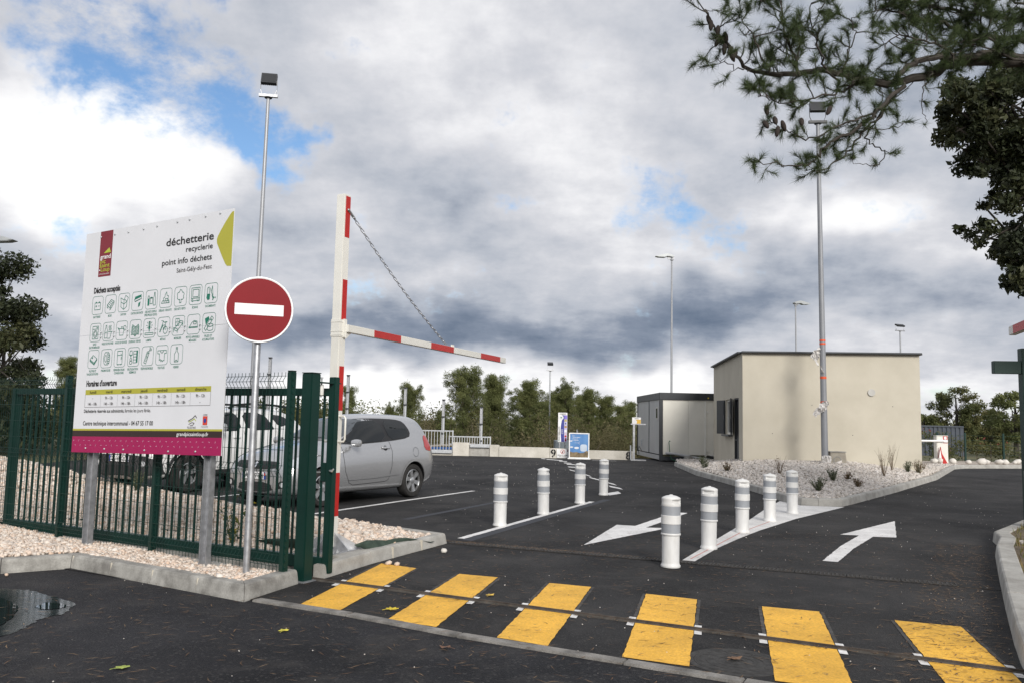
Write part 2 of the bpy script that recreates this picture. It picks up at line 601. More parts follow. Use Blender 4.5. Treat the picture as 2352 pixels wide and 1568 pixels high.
def inside(poly, x, y):
    "even-odd test for numpy arrays"
    res = np.zeros(len(x), bool)
    n = len(poly)
    for i in range(n):
        x1, y1 = poly[i]
        x2, y2 = poly[(i + 1) % n]
        c = ((y1 > y) != (y2 > y)) & (x < (x2 - x1) * (y - y1) / (y2 - y1 + 1e-12) + x1)
        res ^= c
    return res

def np_mesh(name, verts, faces, pick=None):
    me = bpy.data.meshes.new(name)
    nv, nf, k = len(verts), len(faces), faces.shape[1]
    me.vertices.add(nv)
    me.vertices.foreach_set('co', np.ascontiguousarray(verts, np.float32).ravel())
    me.loops.add(nf * k)
    me.loops.foreach_set('vertex_index', np.ascontiguousarray(faces, np.int32).ravel())
    me.polygons.add(nf)
    me.polygons.foreach_set('loop_start', np.arange(0, nf * k, k, dtype=np.int32))
    me.polygons.foreach_set('loop_total', np.full(nf, k, np.int32))
    if pick is not None:
        at = me.attributes.new('pick', 'FLOAT', 'POINT')
        at.data.foreach_set('value', np.ascontiguousarray(pick, np.float32))
    me.update(calc_edges=True)
    return me

_t = (1 + 5 ** .5) / 2
ICO_V = np.array([(-1, _t, 0), (1, _t, 0), (-1, -_t, 0), (1, -_t, 0), (0, -1, _t), (0, 1, _t), (0, -1, -_t), (0, 1, -_t), (_t, 0, -1), (_t, 0, 1), (-_t, 0, -1), (-_t, 0, 1)]) / math.sqrt(1 + _t * _t)
ICO_F = np.array([(0, 11, 5), (0, 5, 1), (0, 1, 7), (0, 7, 10), (0, 10, 11), (1, 5, 9), (5, 11, 4), (11, 10, 2), (10, 7, 6), (7, 1, 8), (3, 9, 4), (3, 4, 2), (3, 2, 6), (3, 6, 8), (3, 8, 9), (4, 9, 5), (2, 4, 11), (6, 2, 10), (8, 6, 7), (9, 8, 1)])
OCT_V = np.array([(1, 0, 0), (-1, 0, 0), (0, 1, 0), (0, -1, 0), (0, 0, 1), (0, 0, -1)], float)
OCT_F = np.array([(0, 2, 4), (2, 1, 4), (1, 3, 4), (3, 0, 4), (2, 0, 5), (1, 2, 5), (3, 1, 5), (0, 3, 5)])

def rand_rot(n, rng):
    q = rng.normal(size=(n, 4))
    q /= np.linalg.norm(q, axis=1)[:, None]
    w, x, y, z = q.T
    return np.stack([1 - 2 * (y * y + z * z), 2 * (x * y - z * w), 2 * (x * z + y * w), 2 * (x * y + z * w), 1 - 2 * (x * x + z * z), 2 * (y * z - x * w), 2 * (x * z - y * w), 2 * (y * z + x * w), 1 - 2 * (x * x + y * y)], 1).reshape(n, 3, 3)

def stones_mesh(name, pos, size, rng, fine=True, jit=1.0):
    "angular stones at pos (n,3) with mean radius size (n)"
    V, F = (ICO_V, ICO_F) if fine else (OCT_V, OCT_F)
    n = len(pos)
    v = V[None] * (1 + rng.uniform(-.48 * jit, .30 * jit, (n, len(V), 1)))
    v = v * rng.uniform(.65, 1.25, (n, 1, 3))
    v = np.einsum('nij,nkj->nki', rand_rot(n, rng), v)
    v[:, :, 2] *= .8
    v = v * size[:, None, None] + pos[:, None, :]
    f = F[None] + (np.arange(n) * len(V))[:, None, None]
    pick = np.repeat(rng.random(n), len(V))
    return np_mesh(name, v.reshape(-1, 3), f.reshape(-1, 3), pick)
world.cycles.sampling_method = 'MANUAL'
world.cycles.sample_map_resolution = 256

# ================================================================== THE SETTING
def sheet(name, poly, z, material, parent=None):
    return MB().add([(x, y, z) for x, y in poly], [tuple(range(len(poly)))]).build(name, material, parent)

# terrain: one sheet out to the horizon, lower behind the quay wall
def terrain_z(x, y):
    low = max(0.0, min(1.0, (y - 36.9) / .6)) * max(0.0, min(1.0, (11 - x) / 3))
    z = -.07 - 2.6 * low
    far = max(0.0, math.hypot(x, y) - 70)
    z += .012 * far * (.5 + .5 * math.sin(x * .013 + 1) * math.cos(y * .011)) if far < 900 else 0
    if y < 36:
        z += max(0.0, min(1.0, (-x - 13) / 8)) * .5 * max(0, min(1, (y - 8) / 8))
    return z
ax = sorted(set([-3000, -1500, -800, -400, -200, -120, -80] + list(range(-60, 61, 4)) + [80, 120, 200, 400, 800, 1500, 3000]))
ay = sorted(set([-1500, -600, -200, -80, -30, -10] + list(range(0, 34, 4)) + [34, 36, 36.8, 37.2, 37.6, 38, 40, 44, 50, 58, 70, 85, 105, 140, 200, 320, 600, 1000, 1800, 3000]))
tv = [(x, y, terrain_z(x, y)) for y in ay for x in ax]
nx = len(ax)
tf = [(j * nx + i, j * nx + i + 1, (j + 1) * nx + i + 1, (j + 1) * nx + i) for j in range(len(ay) - 1) for i in range(nx - 1)]
structure(MB().add(tv, tf).build('terrain', M_grass_ground, None, True))

structure(sheet('road', [(-60, -40), (60, -40), (60, 4), (9, 4.2), (-2, 10.5), (-14, 15), (-60, 15)], 0.0, M_road))
yard = structure(sheet('yard', [(-15, 13.96), (-2.073, 6.939), (-1.197, 6.513), (-.326, 5.963), (.755, 5.399), (1.408, 5.047), (7.5, 1.75), (45, 10), (45, 36.8), (-15, 36.8)], .006, M_yard))

# markings on the yard (parts of it)
def ragged(poly, step=.07, amp=.006, seed=1):
    rg = random.Random(seed)
    out = []
    for i in range(len(poly)):
        a, b = Vector(poly[i]), Vector(poly[(i + 1) % len(poly)])
        k = max(1, int((b - a).length / step))
        for j in range(k):
            p = a.lerp(b, j / k)
            q = 0 if j == 0 else amp
            out.append((p.x + rg.uniform(-q, q), p.y + rg.uniform(-q, q)))
    return out
def marking(name, poly, material, z=.0105):
    if material in (M_yellow, M_white_p) and len(poly) < 12:
        poly = ragged(poly, .06, .004, len(yard.children))
    return sheet(name, poly, z, material, yard)

YB = [[(-1.304, 8.752), (-.917, 8.519), (-1.3, 6.606), (-1.653, 6.786)], [(-.467, 8.26), (-.086, 8.122), (-.508, 6.156), (-.883, 6.373)], [(.396, 7.896), (.772, 7.753), (.282, 5.707), (-.062, 5.902)], [(1.232, 7.493), (1.64, 7.3), (1.144, 5.308), (.751, 5.486)], [(2.131, 7.078), (2.554, 6.927), (2.010, 4.90), (1.595, 5.05)], [(3.053, 6.675), (3.48, 6.505), (2.93, 4.52), (2.50, 4.66)]]
RA, RB = Vector((-1.95, 7.90)), Vector((3.30, 5.275))
rdir = (RB - RA).normalized()
def railcross(a, b):
    a, b = Vector(a), Vector(b)
    d = b - a
    w = RA - a
    den = d.x * rdir.y - d.y * rdir.x
    t = (w.x * rdir.y - w.y * rdir.x) / den
    return t
for blk in YB:
    a, b, c, d = [Vector(p) for p in blk]
    t1, t2 = railcross(a, d), railcross(b, c)
    L = (d - a).length
    g = .022 / L
    far1, far2 = a + (d - a) * (t1 - g), b + (c - b) * (t2 - g)
    nr1, nr2 = a + (d - a) * (t1 + g), b + (c - b) * (t2 + g)
    marking('yellow_block', [a, b, far2, far1], M_yellow)
    marking('yellow_block', [nr1, nr2, c, d], M_yellow)
    sd = (d - a).normalized() * .13
    for p, q, sgn in ((far1, nr1, -1), (far2, nr2, 1)):
        o = rdir * (.060 * sgn)
        marking('white_stub', [p + rdir * (.006 * sgn), p + o, p + o - sd, p + rdir * (.006 * sgn) - sd], M_white_p)
        marking('white_stub', [q + rdir * (.006 * sgn), q + o, q + o + sd * .8, q + rdir * (.006 * sgn) + sd * .8], M_white_p)
    # greyed borders where old white blocks were blacked out
    for p, q, sgn in ((a, far1 - sd, -1), (b, far2 - sd, 1)):
        o = rdir * (.032 * sgn)
        e = rdir * (.006 * sgn)
        marking('blacked_out_edge', [p + e, p + o, q + o, q + e], mat('greyed_paint', (.055, .052, .05), .9, 0, .6, 14), .0095)

def ribbon(pts, w):
    L, Rr = [], []
    for i, p in enumerate(pts):
        d = (Vector(pts[min(i + 1, len(pts) - 1)]) - Vector(pts[max(i - 1, 0)])).normalized()
        nrm = Vector((-d.y, d.x)) * (w / 2)
        L.append(Vector(p) + nrm)
        Rr.append(Vector(p) - nrm)
    return [tuple(v) for v in L] + [tuple(v) for v in reversed(Rr)]

marking('white_line', ribbon([(-.60, 10.70), (1.595, 16.03)], .10), M_white_p)
marking('blacked_out_line', ribbon([(-.52, 10.55), (1.95, 16.55)], .16), M_ghost, .0085)
marking('blacked_out_line', ribbon([(-1.55, 12.6), (-.02, 16.0)], .13), M_ghost, .0085)
marking('white_line', ribbon([(-3.044, 13.012), (-2.0, 15.3), (-.753, 17.926)], .10), M_white_p)
marking('white_line', ribbon([(-5.62, 14.98), (-4.20, 17.95), (-3.4, 19.6)], .10), M_white_p)
DASH = [((1.31, 34.5), (1.47, 34.2)), ((1.495, 33.87), (2.09, 33.0)), ((1.93, 32.5), (2.22, 32.2)), ((2.03, 31.1), (2.29, 30.9)), ((2.07, 30.15), (2.35, 29.95)), ((2.0, 28.4), (2.24, 28.2)), ((1.92, 26.6), (2.07, 25.8)), ((2.2, 24.4), (2.3, 23.6)), ((2.22, 23.1), (2.4, 22.1)), ((2.5, 21.2), (2.62, 20.6)), ((2.40, 20.0), (2.60, 19.35)), ((2.10, 17.75), (2.42, 18.3))]
for (x0, y0), (x1, y1) in DASH:
    h = .27
    marking('dash', [(x0, y0 - h), (x1, y1 - h), (x1, y1 + h), (x0, y0 + h)], M_white_p)
marking('arrow_marking', [(.933, 10.357), (2.31, 12.20), (2.003, 12.21), (3.06, 14.33), (2.87, 14.41), (1.869, 12.385), (1.611, 12.475)], M_white_p)
marking('arrow_marking', [(4.69, 11.879), (6.323, 13.745), (5.391, 11.677), (5.082, 11.718), (4.311, 10.511), (3.706, 9.465), (3.557, 9.525), (4.229, 10.715), (4.934, 11.827)], M_white_p)
M_white_h = paint('island_paint', (.66, .65, .635), (.28, .26, .25), .60, 22)
marking('painted_island', [(1.922, 9.327), (2.049, 9.272), (2.58, 10.345), (3.05, 11.18), (3.623, 12.129), (4.7, 13.75), (6.41, 16.0), (5.62, 16.15), (5.50, 17.0), (4.612, 15.142), (3.962, 13.688), (2.796, 11.208)], M_white_h)
marking('white_line', ribbon([(3.35, 33.9), (4.3, 33.6)], .12), M_white_p)
marking('setting_out_line', ribbon([(2.05, 9.45), (3.3, 11.9), (4.2, 13.4)], .016), mat('pink_chalk', (.55, .25, .22), .9), .0125)

# concrete strip between road and entrance, in cast lengths
def strip_run(root, pts, w, h, name, material, seg=1.0, gap=.008, bev=.006):
    for i in range(len(pts) - 1):
        a, b = Vector(pts[i]), Vector(pts[i + 1])
        L = (b - a).length
        k = max(1, round(L / seg))
        d = (b - a) / L
        for j in range(k):
            p, q = a + d * (L * j / k + gap / 2), a + d * (L * (j + 1) / k - gap / 2)
            MB().beam((p.x, p.y, h / 2 - .03), (q.x, q.y, h / 2 - .03), w, h + .06).build(name, material, root, False, bev)

edge = structure(link('edging_strip', None))
strip_run(edge, [(-2.05, 6.94), (-1.197, 6.50), (-.326, 5.955), (.755, 5.385), (1.408, 5.035), (3.0, 4.2)], .10, .016, 'edging_slab', M_strip, 1.1)

# sliding gate track let into the apron
track = thing('gate_track', 'rusty brown steel gate rail crossing the yellow blocks', 'rail', (0, 0, 0))
tb = MB().beam((RA.x, RA.y, .009), (RB.x + .5, RB.y - .25, .009), .05, .018)
tb.build('rail_base', mat('track_mortar', (.075, .068, .06), .9, 0, .4, 9), track)
MB().beam((RA.x, RA.y, .020), (RB.x + .5, RB.y - .25, .020), .018, .022).build('rail', M_steel, track, False, .003)

# drain across the entrance: a row of cast grates
drain = thing('drain_channel', 'dark cast iron drain channel crossing the entrance behind the first bollard', 'drain')
D0, D1 = Vector((-.70, 10.33)), Vector((4.75, 8.06))
dd = (D1 - D0)
DL = dd.length
dd.normalize()
dn = Vector((-dd.y, dd.x))
MB().beam((D0.x, D0.y, .0075), (D1.x, D1.y, .0075), .17, .004).build('channel_bed', mat('channel_dark', (.006, .006, .006), .9), drain)
g = MB()
gw, gl = .15, .49
for s in (-1, 0, 1):
    g.box((0, s * (gw / 2 - .008), .012), (gl, .016 if s else .02, .012))
for k in range(13):
    g.box((-gl / 2 + .008 + k * (gl - .016) / 12, 0, .0125), (.012, gw, .011), Matrix.Rotation(.0, 3, 'Z'))
gm = g.mesh('drain_grate', M_castiron)
for k in range(int(DL / .5)):
    p = D0 + dd * (.25 + k * .5)
    o = link('drain_grate', gm, drain)
    o.location = (p.x, p.y, 0)
    o.rotation_euler = (0, 0, math.atan2(dd.y, dd.x))

# manhole cover, dusty and nearly flush
mc = Vector((1.47, 5.44))
mh = thing('manhole_cover', 'dusty round manhole cover between two yellow blocks', 'manhole', (mc.x, mc.y, 0))
M_mh = mat('dusty_iron', (.030, .029, .028), .85, .0, .35, 18, .3, 80, (.052, .050, .048))
MB().lathe([(.31, .004), (.31, .0085), (.285, .0085), (.283, .0075), (.265, .0075), (.265, .004)], 40, ring=True).build('frame_ring', M_mh, mh)
cv = MB().lathe([(.262, .004), (.262, .0082), (.0, .0082)], 40)
for r_ in (.06, .12, .18, .24):
    cv.lathe([(r_ - .008, .008), (r_ - .008, .0098), (r_ + .008, .0098), (r_ + .008, .008)], 36, ring=True)
cv.build('cover', M_mh, mh)
for k in range(8):
    a = k * math.pi / 4
    MB().box((math.cos(a) * .215, math.sin(a) * .215, .0088), (.03, .012, .003), Matrix.Rotation(a, 3, 'Z')).build('stud', M_mh, mh)

# puddle on the road
WET = [(-4.283, 7.169), (-4.027, 7.159), (-3.731, 6.943), (-3.360, 6.656), (-3.310, 6.365), (-3.379, 6.115), (-3.325, 5.823), (-3.369, 5.682), (-3.575, 5.471), (-4.261, 5.864), (-4.842, 6.638), (-4.650, 7.059)]
DEEP = [[(-4.440, 6.599), (-4.260, 6.791), (-4.082, 6.842), (-3.742, 6.528), (-3.609, 6.228), (-3.549, 5.973), (-3.703, 5.792), (-4.174, 6.124)], [(-3.622, 6.540), (-3.631, 6.676), (-3.522, 6.695), (-3.391, 6.592), (-3.416, 6.499), (-3.530, 6.460)]]
def blobby(poly, amp, n=6, seed=3):
    rg = random.Random(seed)
    out = []
    for i in range(len(poly)):
        a, b = Vector(poly[i]), Vector(poly[(i + 1) % len(poly)])
        for k in range(n):
            p = a.lerp(b, k / n)
            out.append((p.x + rg.uniform(-amp, amp), p.y + rg.uniform(-amp, amp)))
    return out
mp = mat('puddle_water', (.012, .013, .015), .02, 0, .1, 2, .06, 9, spec=.6)
for i, poly in enumerate(DEEP):
    pd = tag(sheet('puddle', blobby(poly, .012, 6, 3 + i), .0065, mp), ('larger rain puddle on the road at the left edge', 'narrow rain puddle on the road just right of the larger one')[i], 'puddle')
    pd['kind'] = 'structure'
wet = structure(sheet('damp_patch', blobby(WET, .02, 7, 5), .0035, mat('wet_asphalt', (.016, .017, .020), .11, 0, .3, 3, .05, 40, (.026, .028, .032), spec=.55)))

# ------------------------------------------------------------------ kerbs, in separate stones
def kerb_run(root, pts, w=.15, h=.13, seg=1.0, side=1, material=None):
    "stones with a rounded front edge, mitred at bends; pts follow the road face, body on the left of travel (side=+1)"
    rg = random.Random(len(pts))
    P = [Vector(p) for p in pts]
    N = []
    for i in range(len(P)):
        dA = (P[i] - P[i - 1]).normalized() if i else None
        dB = (P[i + 1] - P[i]).normalized() if i < len(P) - 1 else None
        dA, dB = dA or dB, dB or dA
        n1_, n2_ = Vector((-dA.y, dA.x)), Vector((-dB.y, dB.x))
        mm = (n1_ + n2_).normalized()
        N.append(mm / max(.35, mm.dot(n1_)) * side)
    for i in range(len(P) - 1):
        a, b = P[i], P[i + 1]
        L = (b - a).length
        k = max(1, round(L / seg))
        d = (b - a) / L
        nn = Vector((-d.y, d.x)) * side
        for j in range(k):
            p, q = a + d * (L * j / k + .003), a + d * (L * (j + 1) / k - .003)
            np_, nq_ = (N[i] if j == 0 else nn), (N[i + 1] if j == k - 1 else nn)
            hh = h + rg.uniform(-.004, .004)
            prof = [(0, -.06), (.004, .02), (.018, hh - .028), (.026, hh - .008), (.042, hh), (w - .008, hh), (w, hh - .008), (w, -.06)]
            vs = [(e.x + n_.x * o, e.y + n_.y * o, z) for e, n_ in ((p, np_), (q, nq_)) for o, z in prof]
            m_ = len(prof)
            fs = [tuple(range(m_)), tuple(range(2 * m_ - 1, m_ - 1, -1))] + [(t, (t + 1) % m_, m_ + (t + 1) % m_, m_ + t) for t in range(m_)]
            MB().add(vs, fs).build('kerb_stone', material or M_conc, root)

kA = structure(link('kerb', None))
kerb_run(kA, [(-9.5, 6.3), (-4.686, 7.825), (-4.212, 8.154), (-3.17, 7.513), (-2.125, 6.869), (-1.876, 7.632)], side=1, seg=.62, material=M_conc_d)
for p in ((-4.212, 8.154), (-3.69, 7.83), (-3.17, 7.51), (-2.65, 7.19)):
    MB().box((p[0] + .012, p[1] + .03, .055), (.014, .05, .128), Matrix.Rotation(R(25), 3, 'Z')).build('mortar_joint', mat('mortar', (.52, .48, .40), .9), kA)
kB = structure(link('kerb', None))
kerb_run(kB, [(-1.70, 7.90), (-1.397, 8.741), (-.739, 10.272), (-2.308, 11.50), (-4.05, 13.05), (-5.287, 14.343), (-7.3, 16.3), (-12, 20.6)], side=1, seg=.9, w=.13)
for p in ((-1.255, 9.13), (-1.005, 9.71)):
    MB().box((p[0], p[1], .055), (.05, .014, .128), Matrix.Rotation(R(66) - math.pi / 2, 3, 'Z')).build('mortar_joint', mat('mortar', (.52, .48, .40), .9), kB)
kC = structure(link('kerb', None))
CP = [(6.049, 30.697), (5.608, 25.136), (5.661, 21.681), (5.627, 18.819), (5.529, 16.971), (5.53, 16.45), (5.64, 16.18), (5.95, 16.09), (6.428, 16.125), (6.8, 16.6), (7.359, 17.369), (9.199, 19.917), (12.965, 25.334), (17.4, 32.6), (18.3, 33.5), (21.471, 34.6), (27, 36.0)]
kerb_run(kC, CP, side=1, h=.15)
kD = structure(link('kerb', None))
kerb_run(kD, [(9.5, 13.9), (8.105, 13.203), (6.62, 11.5), (6.38, 10.95), (5.883, 10.179), (5.097, 8.77), (4.236, 7.209), (3.596, 6.03), (3.335, 5.527), (2.75, 4.3), (2.1, 3.0)], side=1, w=.2, h=.15)

# ------------------------------------------------------------------ beds
def bed(name, poly, zf, res=.5, material=M_bed):
    xs = [p[0] for p in poly]
    ys = [p[1] for p in poly]
    bm = bmesh.new()
    f = bm.faces.new([bm.verts.new((x, y, 0)) for x, y in poly])
    bmesh.ops.triangulate(bm, faces=[f])
    for _ in range(7):
        es = [e for e in bm.edges if e.calc_length() > res]
        if not es:
            break
        bmesh.ops.subdivide_edges(bm, edges=es, cuts=1)
        bmesh.ops.triangulate(bm, faces=[q for q in bm.faces if len(q.verts) > 3])
    for v in bm.verts:
        v.co.z = zf(v.co.x, v.co.y)
    bmesh.ops.recalc_face_normals(bm, faces=bm.faces)
    me = bpy.data.meshes.new(name)
    bm.to_mesh(me)
    bm.free()
    me.materials.append(material)
    me.polygons.foreach_set('use_smooth', [True] * len(me.polygons))
    return structure(link(name, me))

def scatter(poly, dens, rng):
    xs = np.array([p[0] for p in poly])
    ys = np.array([p[1] for p in poly])
    A = (xs.max() - xs.min()) * (ys.max() - ys.min())
    n = int(A * dens)
    x = rng.uniform(xs.min(), xs.max(), n)
    y = rng.uniform(ys.min(), ys.max(), n)
    k = inside(poly, x, y)
    return x[k], y[k]

def gravel(name, label, poly, zf, dens, size, material, fine=True, thin=None):
    x, y = scatter(poly, dens, RNG)
    if thin is not None:
        k = RNG.random(len(x)) < thin(x, y)
        x, y = x[k], y[k]
    s = size * np.exp(RNG.normal(0, .28, len(x)))
    z = np.array([zf(a, b) for a, b in zip(x, y)]) + RNG.uniform(0, size * .9, len(x))
    me = stones_mesh(name, np.stack([x, y, z], 1), s, RNG, fine)
    me.materials.append(material)
    return tag(link(name, me), label, 'gravel', None, 'stuff')

def zA(x, y):
    return .105 + .03 * math.sin(x * 1.7) * math.sin(y * 2.1)
BED_A = [(-9.4, 6.5), (-4.74, 7.97), (-4.23, 8.31), (-2.22, 7.07), (-2.03, 7.60), (-2.15, 7.66), (-5.2, 9.62), (-9.4, 12.2)]
bed('gravel_bed', BED_A, lambda x, y: zA(x, y) - .01, .4)
gravel('gravel', 'pale pinkish gravel along the front of the green fence', [(-8.0, 7.0)] + BED_A[1:7] + [(-8.0, 11.3)], zA, 2300, .0175, M_stone)

# concrete footing under the fence and gate
ft = structure(link('fence_footing', None))
strip_run(ft, [(-1.98, 7.52), (-5.17, 9.60), (-9.0, 12.05)], .16, .10, 'footing_block', M_conc, 1.6, .01, .008)
gf = structure(link('gate_footing', None))
strip_run(gf, [(-2.1, 8.20), (-6.6, 10.65), (-9, 11.9)], .26, .07, 'footing_block', M_conc_d, 2.0, .01, .006)

def zB(x, y):
    far = max(0.0, min(1.0, (-x - 5.5) / 8)) * max(0.0, min(1.0, (y - 10) / 8))
    return .10 + .03 * math.sin(x * 2.3) * math.sin(y * 1.9) + .22 * far * far * (3 - 2 * far)
BED_B = [(-1.90, 8.30), (-1.50, 8.80), (-.90, 10.22), (-2.36, 11.40), (-4.10, 12.95), (-5.35, 14.24), (-7.36, 16.2), (-12.0, 20.4), (-17, 24), (-24, 24), (-24, 18), (-8.8, 12.1), (-6.4, 10.85), (-2.1, 8.42)]
bed('gravel_bed', BED_B, lambda x, y: zB(x, y) - .02, .6)
gravel('gravel', 'pale gravel bed behind the gate and round the height barrier foot', [p for p in BED_B if p[0] > -9], zB, 1000, .027, M_stone, True, lambda x, y: np.where((np.abs(x + 1.72) < .42) & (np.abs(y - 8.85) < .40), 0.0, 1.0))
gravel('gravel', 'gravel bank rising to the trees at the left edge', [(-7.36, 16.2), (-12.0, 20.4), (-17, 24), (-24, 24), (-24, 18), (-8.8, 12.1), (-7.5, 13.5)], zB, 330, .044, M_stone, False)

CK = [(Vector(CP[i]), Vector(CP[i + 1])) for i in range(len(CP) - 1)]
def zC(x, y):
    p = Vector((x, y))
    dm = 9.0
    for a, b in CK:
        ab = b - a
        t = max(0.0, min(1.0, (p - a).dot(ab) / ab.length_squared))
        dm = min(dm, (p - a - ab * t).length)
    t = max(0.0, min(1.0, (dm - .15) / 2.0))
    g_ = max(0.0, min(1.0, (y - 17) / 7.0)) * max(0.0, min(1.0, (31 - y) / 4.0))
    return .125 + .33 * t ** .7 * g_ + .02 * math.sin(x * 1.4) * math.sin(y * 1.1) * t
BED_C = [(6.2, 30.7), (5.77, 25.13), (5.82, 21.69), (5.79, 18.8), (5.69, 16.95), (5.75, 16.32), (6.35, 16.30), (7.2, 17.45), (9.06, 20.0), (12.8, 25.4), (17.2, 32.7), (18.1, 33.7), (21.3, 34.85), (26, 36.2), (26, 39), (9.2, 38), (8.8, 33.2), (6.6, 33.0)]
bed('gravel_bed', BED_C, lambda x, y: zC(x, y) - .02, .8)
gravel('gravel', 'grey gravel covering the kerbed island before the beige building', [p for p in BED_C if p[1] < 34], zC, 420, .036, M_stone_g, False)

def zD(x, y):
    return .11 + .04 * math.sin(x * 1.9) * math.sin(y * 2.3)
BED_D = [(9.5, 13.7), (8.25, 13.05), (6.80, 11.42), (6.56, 10.85), (6.07, 10.1), (5.28, 8.67), (4.42, 7.11), (3.78, 5.93), (3.52, 5.43), (2.9, 4.2), (2.3, 3.0), (14, 3.0), (14, 13.7)]
bed('verge', BED_D, zD, .6, M_soil)
rg = np.random.default_rng(5)
x, y = scatter([p for p in BED_D if p[0] < 9.5], 260, rg)
n = len(x)
h = rg.uniform(.03, .11, n)
az = rg.uniform(0, 6.28, n)
ln = rg.uniform(.2, .8, n) * h
bx, by = np.cos(az), np.sin(az)
z0 = np.array([zD(a, b) for a, b in zip(x, y)])
wd = .006
V = np.stack([np.stack([x - by * wd, y + bx * wd, z0], 1), np.stack([x + by * wd, y - bx * wd, z0], 1), np.stack([x + bx * ln, y + by * ln, z0 + h], 1)], 1)
gme = np_mesh('grass', V.reshape(-1, 3), np.arange(3 * n).reshape(-1, 3), np.repeat(rg.random(n), 3))
gme.materials.append(attr_mat('verge_grass', [(.10, .12, .03), (.16, .15, .05), (.22, .14, .06), (.11, .14, .04)], .8, .2))
tag(link('grass', gme), 'dry green and rusty grass behind the right kerb', 'grass', None, 'stuff')
px, py = scatter([p for p in BED_D if p[0] < 9], 9, rg)
me = stones_mesh('verge_stones', np.stack([px, py, np.array([zD(a, b) for a, b in zip(px, py)]) + .01], 1), rg.uniform(.02, .07, len(px)), rg)
me.materials.append(M_stone_g)
tag(link('verge_stones', me), 'loose pale stones in the soil behind the right kerb', 'stones', None, 'stuff')

# weed fabric lifting out of the bed beside the height barrier
def cloth_strip(path, name, label, up_h, seed):
    rg = random.Random(seed)
    vs, fs = [], []
    nn = len(path)
    K = 6
    for i, (x, y, hh) in enumerate(path):
        for k in range(K):
            t = k / (K - 1)
            vs.append((x + .05 * math.sin(t * 3 + i) * (1 - t) + (.5 - t) * .10, y + .03 * math.sin(i * 1.3 + k) + (.5 - t) * .12, .07 + t * hh + .01 * math.sin(i * 2.1 + k)))
    for i in range(nn - 1):
        for k in range(K - 1):
            fs.append((i * K + k, (i + 1) * K + k, (i + 1) * K + k + 1, i * K + k + 1))
    o = MB().add(vs, fs).build(name, mat('weed_fabric', (.035, .060, .045), .75, 0, .3, 8, .4, 120, (.055, .085, .065)), None, True)
    sm = o.modifiers.new('thick', 'SOLIDIFY')
    sm.thickness = .004
    return tag(o, label, 'fabric')
cloth_strip([(-1.55, 8.86, .13), (-1.45, 8.98, .14), (-1.36, 9.10, .13), (-1.28, 9.26, .12), (-1.20, 9.42, .11), (-1.10, 9.60, .10), (-1.02, 9.75, .07), (-.95, 9.88, .04)], 'ground_cloth', 'green weed fabric lifting beside the height barrier foot', .1, 3)
cloth_strip([(-2.7, 9.25, .10), (-2.45, 9.05, .13), (-2.2, 8.93, .15), (-2.0, 8.85, .15), (-1.9, 8.8, .13)], 'ground_cloth', 'green weed fabric sagging behind the gate posts', .1, 5)
cloth_strip([(-6.0, 11.2, .06), (-5.2, 10.75, .07), (-4.4, 10.3, .06), (-3.6, 9.85, .08), (-2.9, 9.4, .09)], 'ground_cloth', 'dark fabric edge along the gravel behind the gate', .1, 7)

# gritty litter: pine needles and chips on the tarmac (too many to count)
def needles(name, label, poly, dens, mt_, lmin=.05, lmax=.11, w=.0016, z=.012, keep=None):
    x, y = scatter(poly, dens, RNG)
    if keep is not None:
        k = RNG.random(len(x)) < keep(x, y)
        x, y = x[k], y[k]
    n = len(x)
    a = RNG.normal(R(8), .8, n)
    L = RNG.uniform(lmin, lmax, n) / 2
    ww = w * RNG.uniform(.7, 1.6, n)
    c, s = np.cos(a), np.sin(a)
    bend = RNG.uniform(-.25, .25, n) * L
    P = np.stack([np.stack([x - c * L - s * 0, y - s * L], 1), np.stack([x - s * (bend + ww), y + c * (bend + ww)], 1), np.stack([x + c * L, y + s * L], 1), np.stack([x - s * (bend - ww), y + c * (bend - ww)], 1)], 1)
    V = np.concatenate([P, np.full((n, 4, 1), z) + RNG.uniform(0, .006, (n, 1, 1))], 2)
    me = np_mesh(name, V.reshape(-1, 3), np.arange(4 * n).reshape(-1, 4), np.repeat(RNG.random(n), 4))
    me.materials.append(mt_)
    return tag(link(name, me), label, 'litter', None, 'stuff')
M_needle = attr_mat('dry_needles', [(.10, .055, .03), (.17, .10, .055), (.25, .17, .10), (.13, .08, .045)], .8)
needles('pine_needles', 'dry pine needles strewn over the tarmac before the gate', [(-4, 4), (4, 3), (7, 9), (6.0, 12), (1, 12), (-1, 10.2), (-2, 7.5), (-4, 7.5)], 42, M_needle, .05, .12, .0028)
needles('pine_needles', 'matted brown needles lying along the right kerb', [(6.2, 11.0), (5.05, 8.77), (3.55, 6.03), (2.7, 4.3), (2.0, 4.6), (3.0, 6.4), (4.5, 9.0), (5.6, 11)], 230, M_needle, .04, .1, .003)
def edge_litter(x, y):
    d = np.abs((x - D0.x) * dn.x + (y - D0.y) * dn.y - .06)
    return np.exp(-(d / .05) ** 2) * np.clip(1.1 - (x + .7) / 2.6, 0, 1)
needles('pine_needles', 'brown needles caught in the left end of the drain', [(-.9, 10.6), (-.5, 10.05), (2.0, 9.0), (2.0, 9.5)], 2600, M_needle, .03, .07, .005, .014, edge_litter)
def track_litter(x, y):
    d = np.abs((x - RA.x) * rdir.y - (y - RA.y) * rdir.x)
    return np.exp(-(d / .035) ** 2) * np.clip((x + 1.5) / 4, .1, 1)
needles('pine_needles', 'brown needles caught along the gate rail', [(-1.9, 8.0), (-1.9, 7.7), (3.4, 5.0), (3.4, 5.5)], 2200, M_needle, .02, .06, .004, .014, track_litter)
